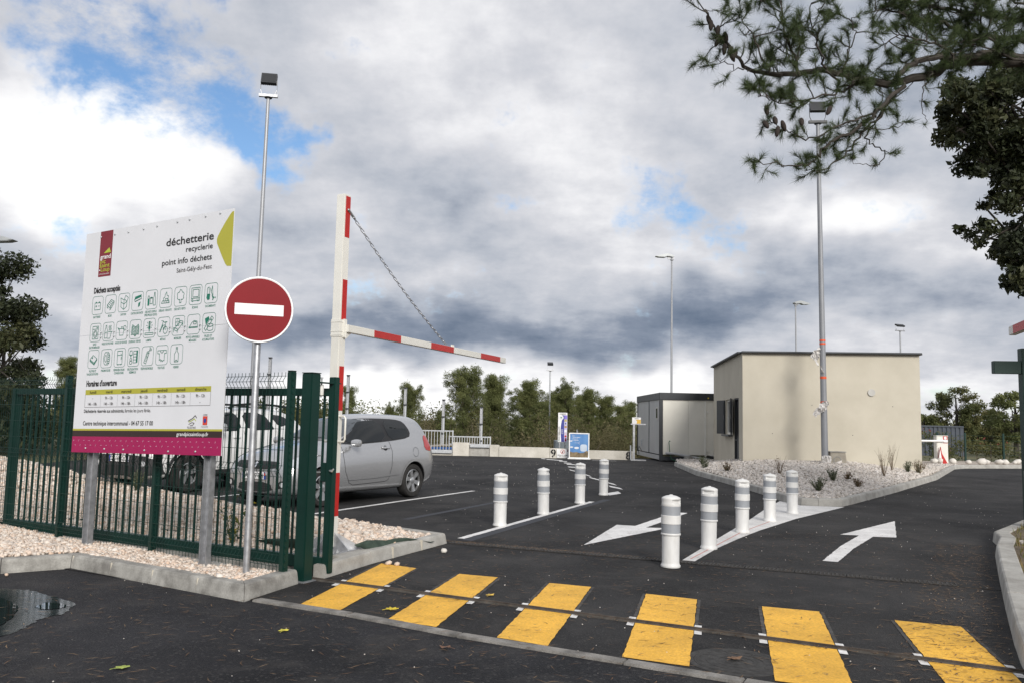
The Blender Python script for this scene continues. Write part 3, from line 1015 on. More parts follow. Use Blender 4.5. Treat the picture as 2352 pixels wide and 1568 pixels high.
cx_, cy_ = scatter([(-5, 3.8), (3, 3.2), (7, 9), (12, 24), (4, 33), (-4, 30), (-1, 11), (-1.8, 7), (-4.2, 8)], 3.0, RNG)
cz_ = np.full(len(cx_), .010)
me = stones_mesh('loose_chippings', np.stack([cx_, cy_, cz_], 1), RNG.uniform(.003, .008, len(cx_)) * (1 + .015 * cy_), RNG, False)
me.materials.append(M_stone_g)
tag(link('loose_chippings', me), 'small pale chippings scattered over the tarmac', 'chippings', None, 'stuff')

# single stones and fallen leaves big enough to pick out
def one_stone(loc, r, label, seed, material=M_stone, name='loose_stone'):
    rg = np.random.default_rng(seed)
    me = stones_mesh(name, np.zeros((1, 3)), np.array([r]), rg, True, .45)
    me.materials.append(material)
    o = link(name, me)
    o.location = loc
    return tag(o, label, 'stone')
one_stone((-1.22, 8.68, .03), .04, 'pale stone lying at the far end of the first yellow block', 1)
one_stone((-1.13, 8.64, .028), .035, 'smaller pinkish stone beside the one on the first yellow block', 2)
one_stone((-.72, 9.55, .03), .04, 'white stone on the tarmac beside the inner kerb', 5, M_rock)
one_stone((-4.55, 7.70, .02), .025, 'pale stone on the road against the leftmost kerb', 8)

def leaf(loc, rz, size, col, label, lobes=5, curl=.25, seed=0):
    rg = random.Random(seed)
    pts = []
    n = lobes * 4
    for k in range(n):
        a = 2 * math.pi * k / n
        rr = size * (.55 + .45 * abs(math.cos(a * lobes / 2)) ** 1.4) * rg.uniform(.85, 1.1)
        pts.append((rr * math.cos(a), rr * math.sin(a) * .8))
    vs = [(0, 0, .012)] + [(x, y, .004 + curl * size * (math.hypot(x, y) / size) ** 2 * rg.uniform(.1, .9)) for x, y in pts]
    fs = [(0, 1 + k, 1 + (k + 1) % n) for k in range(n)]
    r_ = thing('fallen_leaf', label, 'leaf', loc, rz)
    mt_ = mat('leaf_%d' % seed, col, .6, 0, .35, 30, 0, 1, tuple(c * 1.25 for c in col))
    MB().add(vs, fs).build('blade', mt_, r_)
    MB().tube([(0, 0, .012), (-size * .7, -size * .3, .008), (-size * 1.3, -size * .4, .004)], .0018, 5).build('stalk', mt_, r_)
leaf((-2.263, 5.052, .004), .4, .05, (.30, .36, .08), 'green and tan leaf on the road near the bottom left', seed=1)
leaf((-1.56, 5.98, .004), 1.1, .045, (.52, .46, .06), 'yellow leaf on the road below the first yellow block', seed=2)
leaf((-1.02, 4.72, .004), 2.0, .045, (.16, .17, .04), 'dark green leaf at the bottom edge left of centre', seed=3)
leaf((-.90, 6.68, .010), .2, .06, (.58, .44, .03), 'bright yellow leaf between the first two yellow blocks', 7, seed=4)
leaf((-.14, 7.28, .010), .8, .045, (.60, .40, .07), 'yellow tan leaf between the second and third yellow blocks', seed=5)
leaf((1.47, 5.47, .016), .3, .055, (.16, .09, .05), 'brown dead leaf lying on the manhole cover', seed=6)
leaf((-.40, 5.62, .004), 2.6, .05, (.15, .08, .05), 'brown curled leaf on the road by the concrete strip', 3, .6, seed=7)
leaf((-1.02, 7.45, .012), 1.6, .03, (.30, .03, .03), 'small red leaf beside the gate rail', 3, .7, seed=8)

# ================================================================== GREEN WIRE FENCE
FD = Vector((-3.052, 1.959)).normalized()
fence = thing('wire_fence', 'green wire mesh fence with posts in front of the opened gate', 'fence', (-2.000, 7.545, 0), math.atan2(FD.y, FD.x))
POSTS = [0, 1.925, 3.66, 5.45, 7.25]
for s in POSTS:
    pb = MB().box((s, 0, 1.0), (.062, .062, 1.82))
    pb.box((s, 0, 1.915), (.066, .066, .012))
    po = pb.build('post', M_green, fence, False, .006)
    nb = MB()
    for k in range(30):
        nb.box((s - .034, .012, .16 + k * .06), (.012, .014, .020))
    nb.build('notch_clip', M_green, po)['kind'] = 'stuff'
HZ = [1.87, 1.82, 1.77, 1.58, 1.39, 1.20, 1.06, 1.01, .96, .78, .59, .40, .27, .22, .17]
def fold(z):
    for hi, lo in ((1.87, 1.77), (1.06, .96), (.27, .17)):
        if lo < z < hi:
            return .032 * (1 - abs((z - (hi + lo) / 2) / ((hi - lo) / 2)))
    return 0.0
zs = sorted(set([.12, 1.905] + HZ + [1.82, 1.01, .22]))
for a, b in zip(POSTS[:-1], POSTS[1:]):
    w = MB()
    n = int((b - a - .07) / .05)
    for k in range(n + 1):
        xx = a + .045 + k * (b - a - .09) / n
        w.tube([(xx, .034 + fold(z), z) for z in zs], .0026, 4, False)
    for z in HZ:
        w.tube([(a + .03, .034 + fold(z) + .004, z), (b - .03, .034 + fold(z) + .004, z)], .0032, 4, False)
    o = w.build('wire_panel', M_green, fence)
    o['kind'] = 'stuff'

# ================================================================== SLIDING GATE
GD = Vector((-4.50, 2.42)).normalized()
gate = thing('sliding_gate', 'dark green sliding gate of upright bars slid open behind the fence', 'gate', (-1.703, 7.986, 0), math.atan2(GD.y, GD.x))
GLEN = 5.10
MB().box((GLEN / 2, 0, 1.745), (GLEN - .07, .06, .075)).build('top_rail', M_green, gate, False, .005)
MB().box((GLEN / 2, 0, .125), (GLEN - .07, .070, .115)).build('bottom_rail', M_green, gate, False, .006)
MB().box((0, 0, .965), (.075, .075, 1.85)).build('stile', M_green, gate, False, .006)
MB().box((GLEN, 0, .91), (.075, .075, 1.75)).build('stile', M_green, gate, False, .006)
bm_ = MB().box((0, 0, 0), (.017, .020, 1.530)).mesh('bar', M_green)
nb = 45
for k in range(1, nb):
    o = link('bar', bm_, gate)
    o.location = (GLEN * k / nb, 0, .944)
lk = MB().box((.075, .0, .98), (.075, .05, .18))
lk.build('lock_box', M_green, gate, False, .008)
MB().tube([(.10, .04, 1.14), (.10, .09, 1.14), (.10, .10, 1.12), (.10, .10, 1.00), (.10, .09, .98), (.10, .04, .98)], .008, 8).build('pull_handle', M_galv_l, gate, True)
MB().tube([(-.03, .05, 1.00), (-.07, .07, 1.0), (-.09, .07, 1.02)], [.010, .012, .006], 8).build('latch_hook', M_galv_l, gate, True)

gp = thing('gate_post', 'thick square green guide post at the gate opening', 'post', (-1.872, 7.757, 0), math.atan2(GD.y, GD.x))
MB().box((0, 0, .96), (.125, .125, 1.90)).build('shaft', M_green, gp, False, .008)
MB().box((0, 0, 1.913), (.131, .131, .008)).build('cap', M_green, gp, False, .003)
MB().box((0, 0, .012), (.20, .20, .010)).build('foot_plate', M_galv, gp, False, .003)
rb = MB().box((-.02, -.20, 1.83), (.10, .30, .010))
rb.build('roller_bracket', M_green, gp)
for yy in (-.12, -.29):
    rr = MB().lathe([(.022, 1.71), (.024, 1.715), (.024, 1.80), (.020, 1.81)], 14, (-.02, yy, 0))
    rl = rr.build('roller', mat('nylon_white', (.72, .72, .70), .5), gp, True)
    MB().lathe([(.008, 1.69), (.008, 1.88), (.014, 1.88), (.014, 1.865), (.008, 1.865)], 8, (-.02, yy, 0)).build('bolt', M_galv_l, rl, True)

# ================================================================== INFORMATION BOARD
bd = thing('information_board', 'large white recycling centre information board on two steel posts', 'signboard', (-4.645, 8.915, 0), math.atan2(-.488, .873))
SL = .020
def bt(layer):
    y = -.036 - .0016 * layer
    return lambda a, b: (a, y, 1.105 + b + a * SL)
def sheet_part(name, poly, layer, material):
    f = bt(layer)
    return MB().add([f(a, b) for a, b in poly], [tuple(range(len(poly)))]).build(name, material, bd)
pan = lambda v0, v1: [(0, v0), (2.262, v0), (2.262, v1), (0, v1)]
for v0, v1 in ((-.025, 1.206), (1.209, 2.325)):
    MB().prism(pan(v0, v1), -.036, -.026, lambda a, b, c: (a, c, 1.105 + b + a * SL)).build('panel', M_boardw, bd)
for xx in (.27, 2.04):
    c_ = MB()
    c_.box((xx, .028, 1.55), (.095, .008, 3.35))
    c_.box((xx - .044, -.002, 1.55), (.008, .052, 3.35))
    c_.box((xx + .044, -.002, 1.55), (.008, .052, 3.35))
    po = c_.build('post', M_galv, bd)
    po.location = (0, .03, 0)
M_olive_p = mat('print_olive', (.42, .40, .045), .45, 0, .03, 3)
M_tab = mat('print_crimson', (.20, .010, .020), .4, 0, .05, 3)
M_mag = mat('print_magenta', (.34, .008, .085), .4, 0, .05, 3)
M_brown = mat('print_brown', (.035, .018, .016), .45, 0, .05, 3)
M_ink = mat('print_black', (.014, .012, .013), .5)
M_ink2 = mat('print_grey', (.07, .065, .068), .5)
M_teal = mat('print_green', (.006, .165, .105), .45, 0, .04, 3)
M_inkw = mat('print_white', (.80, .80, .80), .45)
M_lime = mat('print_lime', (.40, .46, .04), .45)
M_ora = mat('print_orange', (.62, .06, .03), .45)
M_blue = mat('print_blue', (.02, .05, .30), .45)
sheet_part('crimson_tab', [(.248, 1.828), (.455, 1.828), (.455, 2.322), (.248, 2.322)], 1, M_tab)
sheet_part('hill_emblem', [(.32, 2.080), (.44, 2.083), (.410, 2.136)], 2, M_lime)
sheet_part('olive_shape', [(2.262, 2.298), (2.235, 2.292), (2.205, 2.262), (2.15, 2.200), (2.10, 2.135), (2.058, 2.075), (2.046, 2.045), (2.050, 2.005), (2.085, 1.945), (2.129, 1.868), (2.18, 1.79), (2.205, 1.768), (2.262, 1.764)], 1, M_olive_p)
sheet_part('olive_line', [(0, .203), (2.262, .203), (2.262, .222), (0, .222)], 1, M_olive_p)
sheet_part('brown_band', [(0, .142), (2.262, .142), (2.262, .203), (0, .203)], 1, M_brown)
sheet_part('magenta_band', [(0, -.025), (2.262, -.025), (2.262, .142), (0, .142)], 1, M_mag)
sheet_part('table_header', [(.172, .577), (2.08, .577), (2.08, .630), (.172, .630)], 1, M_olive_p)

def strokes(mb, pts, w, to3, closed=False):
    pts = [Vector(p) for p in pts]
    if closed:
        pts = pts + [pts[0]]
    for a, b in zip(pts[:-1], pts[1:]):
        d = b - a
        if d.length < 1e-6:
            continue
        d.normalize()
        n = Vector((-d.y, d.x)) * (w / 2)
        e = d * (w * .35)
        q = [a - e + n, a - e - n, b + e - n, b + e + n]
        mb.add([to3(p.x, p.y) for p in q], [(0, 1, 2, 3)])

tb_ = MB()
f1 = bt(1)
strokes(tb_, [(.172, .577), (.172, .447), (2.078, .447), (2.078, .577)], .0035, f1)
for xx in (.432, .705, .98, 1.251, 1.526, 1.799):
    for k in range(9):
        v_ = .455 + k * .0135
        strokes(tb_, [(xx, v_), (xx, v_ + .006)], .003, f1)
tb_.build('table_lines', M_ink2, bd)['kind'] = 'stuff'

f2, f3 = bt(2), bt(3)
LN = 'lettering'
for body, x_, v_, h_, wt_, wd_ in (('déchetterie', 1.316, 2.050, .080, .016, .687), ('recyclerie', 1.615, 1.963, .056, .012, .380), ('point info déchets', 1.269, 1.855, .060, .014, .721), ('Déchets acceptés', .199, 1.655, .062, .036, .436), ("Horaires d'ouverture", .179, .668, .062, .036, .502), ('Déchetterie réservée aux administrés,', .170, .390, .036, .014, .655), ('Centre technique intercommunal - 04 67 55 17 00', .167, .258, .046, .014, 1.113)):
    letter(bd, M_ink, LN, body, x_, v_, h_, f2, 'LEFT', wt_, wd_)
DAYS = ['lundi', 'mardi', 'mercredi', 'jeudi', 'vendredi', 'samedi', 'dimanche']
CE = [.172, .432, .705, .98, 1.251, 1.526, 1.799, 2.08]
for i, dname in enumerate(DAYS):
    letter(bd, M_ink, LN, dname, (CE[i] + CE[i + 1]) / 2, .590, .030, f2, 'CENTER', .012, .017 * len(dname) + .02)
letter(bd, M_ink2, LN, 'Saint-Gély-du-Fesc', 1.494, 1.765, .046, f2, 'LEFT', .006, .503)
letter(bd, M_ink2, LN, 'fermée les jours fériés.', .836, .390, .036, f2, 'LEFT', .006, .40)
for i in range(7):
    c_ = (CE[i] + CE[i + 1]) / 2
    for v_, body in ((.527, '-' if i == 0 else '9h - 12h'), (.466, '-' if i == 6 else '14h - 18h')):
        letter(bd, M_ink2, LN, body, c_, v_, .031, f2, 'CENTER', .010, .012 if body == '-' else (.125 if '9h' in body else .145))
letter(bd, M_inkw, LN, 'grandpicsaintloup.fr', 1.635, .157, .036, f2, 'LEFT', .010, .443)
letter(bd, M_inkw, LN, 'grand', .268, 2.020, .050, f2, 'LEFT', .012, .172)
letter(bd, M_inkw, LN, '-', .262, 1.885, .05, f2, 'LEFT', .03, .018)
letter(bd, M_inkw, LN, 'COMMUNAUTÉ DE COMMUNES', .264, 1.850, .012, f2, 'LEFT', 0, .168)
tw = MB()
for row, v_ in enumerate((.098, .050)):
    for k in range(26):
        a_ = .03 + k * .086 + row * .03
        r_ = random.Random(k * 3 + row)
        t_ = r_.uniform(-.5, .5) + (1.2 if k % 3 == 1 else 0)
        dx_, dy_ = math.cos(t_) * .014, math.sin(t_) * .014
        tw.add([f2(a_ - dx_, v_ - dy_), f2(a_ + dx_, v_ + dy_), f2(a_ + dx_ * .2 - dy_ * .5, v_ + dy_ * .2 + dx_ * .5)], [(0, 1, 2)])
tw.build('bird_pattern', mat('print_rose', (.62, .38, .48), .45), bd)['kind'] = 'stuff'
letter(bd, M_lime, LN, 'pic', .275, 1.972, .046, f2, 'LEFT', .008, .085)
letter(bd, M_lime, LN, 'saint', .266, 1.928, .046, f2, 'LEFT', .008, .168)
letter(bd, M_lime, LN, 'Loup', .290, 1.884, .046, f2, 'LEFT', .008, .146)
# partner logos at the foot of the board
lg = MB()
strokes(lg, [(1.79, .300), (1.85, .325), (1.885, .352), (1.905, .330)], .008, f2)
strokes(lg, [(1.80, .268), (1.84, .285), (1.875, .280), (1.86, .262), (1.82, .255)], .006, f2)
add_text(lg, 'PIC & ETANG', 1.782, .232, .016, f2, 'LEFT', .004, .118)
add_text(lg, 'SYNDICAT MIXTE', 1.785, .2265, .006, f2, 'LEFT', 0, .112)
lg.build('partner_logo', M_ink2, bd)
lg = MB()
strokes(lg, [(1.80, .290), (1.845, .305), (1.875, .322), (1.895, .302)], .007, f2)
lg.build('partner_logo', M_lime, bd)
sheet_part('agency_logo', [(1.992, .262), (2.054, .262), (2.054, .345), (1.992, .345)], 2, M_ora)
MB().add([f3(2.023 + .018 * math.cos(t), .303 + .022 * math.sin(t)) for t in [k * .449 for k in range(14)]], [tuple(range(14))]).build('agency_emblem', M_blue, bd)
lg = MB()
add_text(lg, 'ADEME', 1.995, .352, .012, f2, 'LEFT', .01, .056)
add_text(lg, "Agence de l'Environnement", 1.975, .248, .007, f2, 'LEFT', 0, .092)
add_text(lg, "et de la Maîtrise de l'Énergie", 1.975, .236, .007, f2, 'LEFT', 0, .092)
lg.build('lettering', M_ink, bd)

# pictograms: rounded frame plus line drawing, each its own part. coordinates in units of the frame's half size
def rrect(x0, y0, x1, y1, r, n=4):
    out = []
    for cx, cy, a in ((x1 - r, y1 - r, 0), (x0 + r, y1 - r, 90), (x0 + r, y0 + r, 180), (x1 - r, y0 + r, 270)):
        out += [(cx + r * math.cos(R(a + 90 * k / n)), cy + r * math.sin(R(a + 90 * k / n))) for k in range(n + 1)]
    return out
def circ(cx, cy, rx, ry=None, n=14, a0=0, a1=360):
    ry = ry or rx
    return [(cx + rx * math.cos(R(a0 + (a1 - a0) * k / n)), cy + ry * math.sin(R(a0 + (a1 - a0) * k / n))) for k in range(n + (0 if a1 - a0 == 360 else 1))]
BX = lambda a, b, c, d: [(a, b), (c, b), (c, d), (a, d)]
# each icon: list of (kind, points); L line, C closed line, F filled
ICONS = {
 'BATTERIES': [('C', BX(-.6, -.55, .6, .3)), ('F', BX(-.45, .3, -.2, .45)), ('F', BX(.2, .3, .45, .45)), ('L', [(-.4, -.1), (-.15, -.1)]), ('L', [(-.275, -.22), (-.275, .02)]), ('L', [(.15, -.1), (.4, -.1)])],
 'BOIS': [('C', [(-.7, -.1), (-.1, -.45), (.7, .3), (.1, .55)]), ('L', [(-.5, .08), (.1, -.25)]), ('L', [(-.3, .25), (.3, -.07)]), ('L', [(-.1, .4), (.5, .12)]), ('C', [(-.7, -.1), (-.7, -.4), (-.5, -.5), (-.5, -.22)]), ('C', [(-.1, -.45), (-.1, -.75), (.08, -.62), (.08, -.30)]), ('L', [(.7, .3), (.7, .05), (.08, -.6)])],
 'CARTONS': [('C', [(-.6, .1), (0, -.2), (0, -.85), (-.6, -.5)]), ('C', [(0, -.2), (.6, .1), (.6, -.5), (0, -.85)]), ('L', [(-.6, .1), (-.7, .6), (0, .3), (0, -.2)]), ('L', [(0, .3), (.3, .85), (.85, .55), (.6, .1), (.1, .4)])],
 'CARTOUCHES ENCRE': [('F', [(-.65, .2), (.7, .5), (.75, .75), (-.5, .55)]), ('C', [(-.65, .2), (-.5, -.05), (.75, .25), (.7, .5)]), ('F', [(-.55, -.0), (.7, .3), (.7, .2), (-.5, -.1)]), ('F', [(.15, -.75), (.5, -.6), (.6, -.1), (.2, -.25)])],
 'DÉCHETS DIFFUS|SPÉCIFIQUE (DDS)': [('F', BX(-.75, -.7, -.4, .1)), ('C', [(-.75, .1), (-.4, .1), (-.48, .45), (-.67, .45)]), ('C', BX(-.25, -.5, .2, .2)), ('L', circ(-.02, .2, .22, .06)), ('C', [(.38, -.7), (.8, -.7), (.78, .1), (.65, .55), (.65, .8), (.52, .8), (.52, .55), (.4, .1)]), ('F', BX(.52, .6, .65, .85))],
 'DÉBLAIS / GRAVATS': [('C', [(-.8, -.6), (-.6, -.3), (-.4, -.35), (-.45, 0), (-.2, .1), (-.15, .4), (.1, .7), (.2, .3), (.5, .2), (.4, -.1), (.6, -.3), (.7, -.6)]), ('C', BX(-.3, -.6, .1, -.35)), ('C', BX(.1, -.6, .5, -.35)), ('C', BX(-.1, -.35, .3, -.1))],
 'DÉCHETS VERTS': [('L', [(-.15, -.75), (.15, -.75), (.12, -.35), (.4, -.4), (.6, -.2), (.55, .0), (.65, .25), (.5, .45), (.3, .45), (.2, .7), (-.1, .78), (-.25, .5), (-.5, .45), (-.65, .25), (-.55, 0), (-.6, -.2), (-.35, -.4), (-.12, -.35), (-.15, -.75)])],
 'ÉCRANS': [('C', BX(-.75, -.7, .75, .8)), ('C', rrect(-.5, -.25, .55, .6, .12)), ('L', [(-.75, -.4), (.75, -.4)]), ('F', circ(-.5, -.55, .08)), ('F', circ(.3, -.55, .06)), ('F', circ(.55, -.55, .06)), ('F', BX(-.6, -.8, -.4, -.7)), ('F', BX(.4, -.8, .6, -.7))],
 'ENCOMBRANTS': [('F', [(-.8, -.5), (-.55, -.8), (-.2, -.7), (-.15, -.1), (-.7, -.1)]), ('C', [(-.7, -.1), (-.65, .6), (-.4, .7), (-.3, -.1)]), ('L', [(-.2, .6), (0, .1), (.2, .8)]), ('L', [(0, .1), (.35, -.3), (.2, .8)]), ('F', [(.1, -.2), (.6, -.5), (.5, -.7), (.3, -.6)]), ('F', circ(.35, -.75, .1)), ('F', circ(.75, -.55, .1))],
 'GROS|ÉLECTROMÉNAGER': [('C', BX(-.6, -.8, .6, .75)), ('L', [(-.6, .4), (.6, .4)]), ('L', circ(0, -.2, .42, .45) + [(.42, -.2)]), ('L', circ(0, -.2, .26, .28) + [(.26, -.2)]), ('F', circ(.25, .57, .08)), ('F', circ(.45, .57, .08))],
 'HUILES DE FRITURES': [('C', [(-.75, -.8), (-.2, -.8), (-.2, .1), (-.38, .45), (-.38, .75), (-.58, .75), (-.58, .45), (-.75, .1)]), ('L', [(-.75, -.1), (-.2, -.1)]), ('L', [(0, -.05), (.85, -.05)]), ('L', [(-.1, -.85), (.4, -.85), (.65, -.05)]), ('L', [(.1, .1), (.18, .3), (.05, .5), (.15, .7)]), ('L', [(.3, .1), (.38, .3), (.25, .5), (.35, .7)]), ('L', [(.5, .1), (.58, .3), (.45, .5), (.55, .7)])],
 'HUILES DE VIDANGE': [('C', [(-.4, -.6), (.3, -.6), (.5, .2), (-.5, .2)]), ('L', [(-.45, -.05), (-.85, .35), (-.5, .2)]), ('L', circ(.6, .25, .28)), ('L', [(0, .2), (0, .4)]), ('L', [(-.15, .4), (.15, .4)])],
 'JOURNAUX / REVUES': [('C', [(0, .25), (-.6, .55), (-.6, -.5), (0, -.75)]), ('C', [(0, .25), (.6, .55), (.6, -.5), (0, -.75)]), ('L', [(-.7, .35), (-.75, -.65), (-.3, -.62), (0, -.85), (.3, -.62), (.75, -.65), (.7, .35)])] + [('L', [(-.5, .35 - k * .18), (-.1, .15 - k * .18)]) for k in range(5)] + [('L', [(.5, .35 - k * .18), (.1, .15 - k * .18)]) for k in range(5)],
 'LAMPES': [('C', rrect(-.14, .1, -.02, .75, .05)), ('C', rrect(.02, .1, .14, .75, .05)), ('F', BX(-.2, -.1, .2, .1)), ('F', [(-.12, -.1), (.12, -.1), (.06, -.45), (-.06, -.45)]), ('C', BX(-.8, -.8, .8, -.58)), ('L', [(-.6, .3), (-.4, .3)]), ('L', [(.4, .3), (.6, .3)]), ('L', [(-.45, .7), (-.32, .55)]), ('L', [(.45, .7), (.32, .55)]), ('L', [(-.45, 0), (-.32, .1)]), ('L', [(.45, 0), (.32, .1)])],
 'MÉTAUX': [('L', circ(.35, -.4, .4, .42) + [(.75, -.4)]), ('L', [(-.75, -.6), (-.3, .2), (-.1, .65)]), ('L', [(-.6, -.6), (-.2, .2)]), ('L', [(-.45, .72), (-.1, .65), (.2, .45)]), ('L', [(-.25, .15), (.3, .2), (.05, -.35), (-.25, .15)]), ('L', [(.35, -.4), (.3, .2), (.4, .5)]), ('F', BX(.2, .48, .65, .58))],
 'MOBILIER': [('C', BX(-.55, .0, .1, .8)), ('L', [(-.55, .4), (.1, .4)]), ('F', circ(-.22, .6, .06)), ('F', circ(-.22, .2, .06)), ('C', [(-.85, -.45), (-.2, -.65), (.75, .2), (.2, .35)]), ('C', [(.2, .35), (.75, .2), (.8, .45), (.25, .55)]), ('L', [(-.85, -.2), (-.85, -.75)]), ('L', [(-.15, -.4), (-.15, -.85)]), ('L', [(.8, .4), (.8, -.1)]), ('L', [(-.85, -.2), (-.15, -.4)])],
 'PETITS APPAREILS|MÉNAGERS': [('C', [(-.8, -.4), (.75, -.4), (.65, .3), (.1, .4), (-.3, .2)]), ('L', [(-.8, -.3), (.75, -.3)]), ('C', rrect(0, 0, .5, .25, .1))],
 'PILES ET|ACCUMULATEURS': [('F', [(-.75, .5), (-.1, .75), (.05, .45), (-.55, -.2)]), ('C', [(-.8, -.6), (.45, .75), (.75, .5), (-.5, -.85)]), ('L', [(.2, .35), (.5, .35)]), ('L', [(.35, .5), (.35, .2)]), ('L', circ(.25, -.25, .5, .18) + [(.75, -.25)]), ('L', [(-.25, -.25), (-.25, -.7)]), ('L', circ(.25, -.7, .5, .18, 8, 180, 360)), ('L', [(.75, -.25), (.75, -.7)])],
 'PLÂTRE ET|PLAQUES DE PLÂTRE': [('C', [(-.75, .0), (-.1, .5), (.75, .05), (.2, -.45)]), ('L', [(-.75, 0), (-.75, -.2), (.2, -.7), (.75, -.1), (.75, .05)]), ('L', [(-.75, -.1), (.2, -.58), (.75, -.02)]), ('F', circ(-.25, .18, .14, .1))],
 'PNEUMATIQUES': [('L', circ(-.15, 0, .45, .78) + [(.3, 0)]), ('L', circ(-.15, 0, .22, .42) + [(.07, 0)]), ('L', circ(.15, 0, .55, .8, 10, -90, 90))] + [('L', [(.28, .55 - k * .22), (.5, .62 - k * .24), (.6, .5 - k * .22)]) for k in range(6)],
 'RÉFRIGÉRATEURS|CONGÉLATEURS': [('C', BX(-.5, -.8, .5, .8)), ('L', [(-.5, .3), (.5, .3)]), ('F', BX(.15, .4, .35, .48)), ('F', BX(.25, -.25, .36, .15)), ('F', BX(-.4, -.88, -.2, -.8)), ('F', BX(.2, -.88, .4, -.8))],
 'RÉUTILISATION|RÉEMPLOI': [('C', [(-.85, .25), (-.2, .25), (-.35, .75), (-.7, .75)]), ('F', [(-.65, .22), (-.4, .22), (-.45, -.02), (-.6, -.02)]), ('F', BX(.6, -.7, .85, .75)), ('C', BX(0, -.7, .6, .7)), ('L', [(0, .35), (.6, .35)]), ('L', [(0, 0), (.6, 0)]), ('L', [(0, -.35), (.6, -.35)]), ('L', circ(-.5, -.3, .18) + [(-.32, -.3)]), ('L', circ(-.5, -.65, .26, .2) + [(-.24, -.65)])],
 'TÉLÉPHONES MOBILES': [('C', [(-.65, -.75), (-.25, -.9), (.3, .35), (.15, .55), (-.1, .5)]), ('C', [(-.15, -.05), (.1, -.12), (.25, .3), (0, .38)]), ('L', [(.2, .4), (.35, .65)])] + [('F', BX(-.45 + i * .14 + j * .07, -.62 + j * .16, -.37 + i * .14 + j * .07, -.54 + j * .16)) for i in range(3) for j in range(4)] + [('L', circ(.3, .55, .15 + .15 * k, None, 5, 10, 80)) for k in range(3)],
 'TEXTILES': [('C', [(-.8, .55), (.8, .55), (.85, .2), (.5, .2), (.5, -.65), (.3, -.6), (.2, -.75), (.0, -.55), (-.1, -.75), (-.25, -.45), (-.45, -.6), (-.45, .2), (-.8, .2)]), ('L', circ(0, .55, .3, .28, 8, 180, 360))],
 'VERRES': [('C', [(-.35, -.85), (.35, -.85), (.38, .05), (.12, .35), (.12, .8), (-.12, .8), (-.12, .35), (-.38, .05)]), ('L', [(-.12, .65), (.12, .65)]), ('L', circ(0, -.85, .22, .2, 8, 0, 180))],
}
ROWS = [(1.522, 9, .275), (1.233, 9, .268), (.952, 7, .266)]
names = list(ICONS)
ii = 0
for v_, cnt, u0 in ROWS:
    for k in range(cnt):
        nm = names[ii]
        ii += 1
        cu_ = u0 + k * .2165
        pm = MB()
        fr = rrect(-.088, -.096, .088, .096, .032)
        strokes(pm, [(cu_ + a, v_ + b) for a, b in fr], .0042, f1, True)
        for kind, pts in ICONS[nm]:
            q = [(cu_ + a * .078, v_ + b * .086) for a, b in pts]
            if kind == 'F':
                pm.add([f1(a, b) for a, b in q], [tuple(range(len(q)))])
            else:
                strokes(pm, q, .0062, f1, kind == 'C')
        pm.build('pictogram', M_teal, bd)
        for j, ln_ in enumerate(nm.split('|')):
            letter(bd, M_teal, 'caption', ln_, cu_, v_ - .135 - j * .032, .023, f1, 'CENTER', .016, min(.19, .0118 * len(ln_) + .01))
bh = MB().lathe([(.010, 0), (.010, .005), (.006, .010), (0.0, .011)], 10).mesh('bolt', M_galv_l, True)
for u_, v_ in ([(.262, 2.262), (.49, 2.268), (.71, 2.268), (.952, 2.272), (1.162, 2.278), (1.468, 2.285), (1.646, 2.288), (1.874, 2.292), (2.077, 2.298), (.243, .020), (.553, .016), (.856, .014), (1.181, .012), (1.533, .006), (1.917, .010)] + [(.37 + k * .216, 1.232 - .001 * k) for k in range(8)] + [(.37 + k * .216, 1.182) for k in range(8)]):
    o = link('bolt', bh, bd)
    o.location = bt(2)(u_, v_)
    o.rotation_euler = (R(90), 0, 0)

# ================================================================== NO ENTRY SIGN
sg = thing('no_entry_sign', 'round red no entry sign with white bar on a steel pole', 'road sign', (-2.299, 7.45, .10), math.atan2(.30, .954))
MB().lathe([(.029, -.05), (.029, 2.52), (.026, 2.53)], 20).build('pole', M_galv, sg, True)
ZC = 2.352
def disc(r, y0, y1, n=56):
    return MB().lathe([(r, y0), (r, y1)], n, (0, 0, ZC), 'Y')
MB().lathe([(.296, -.030), (.300, -.034), (.300, -.058), (.296, -.062), (.289, -.062), (.289, -.030)], 56, (0, 0, ZC), 'Y', ring=True).build('rim', M_galv_l, sg, True)
disc(.2885, -.056, -.0585).build('white_border', M_inkw, sg)
disc(.281, -.058, -.0600).build('red_face', M_sign_red, sg)
MB().box((0, -.0608, ZC - .003), (.422, .0016, .100)).build('white_bar', M_inkw, sg)
for dz in (-.13, .13):
    MB().box((0, -.012, ZC + dz), (.20, .030, .035)).build('clamp', M_galv, sg, False, .003)

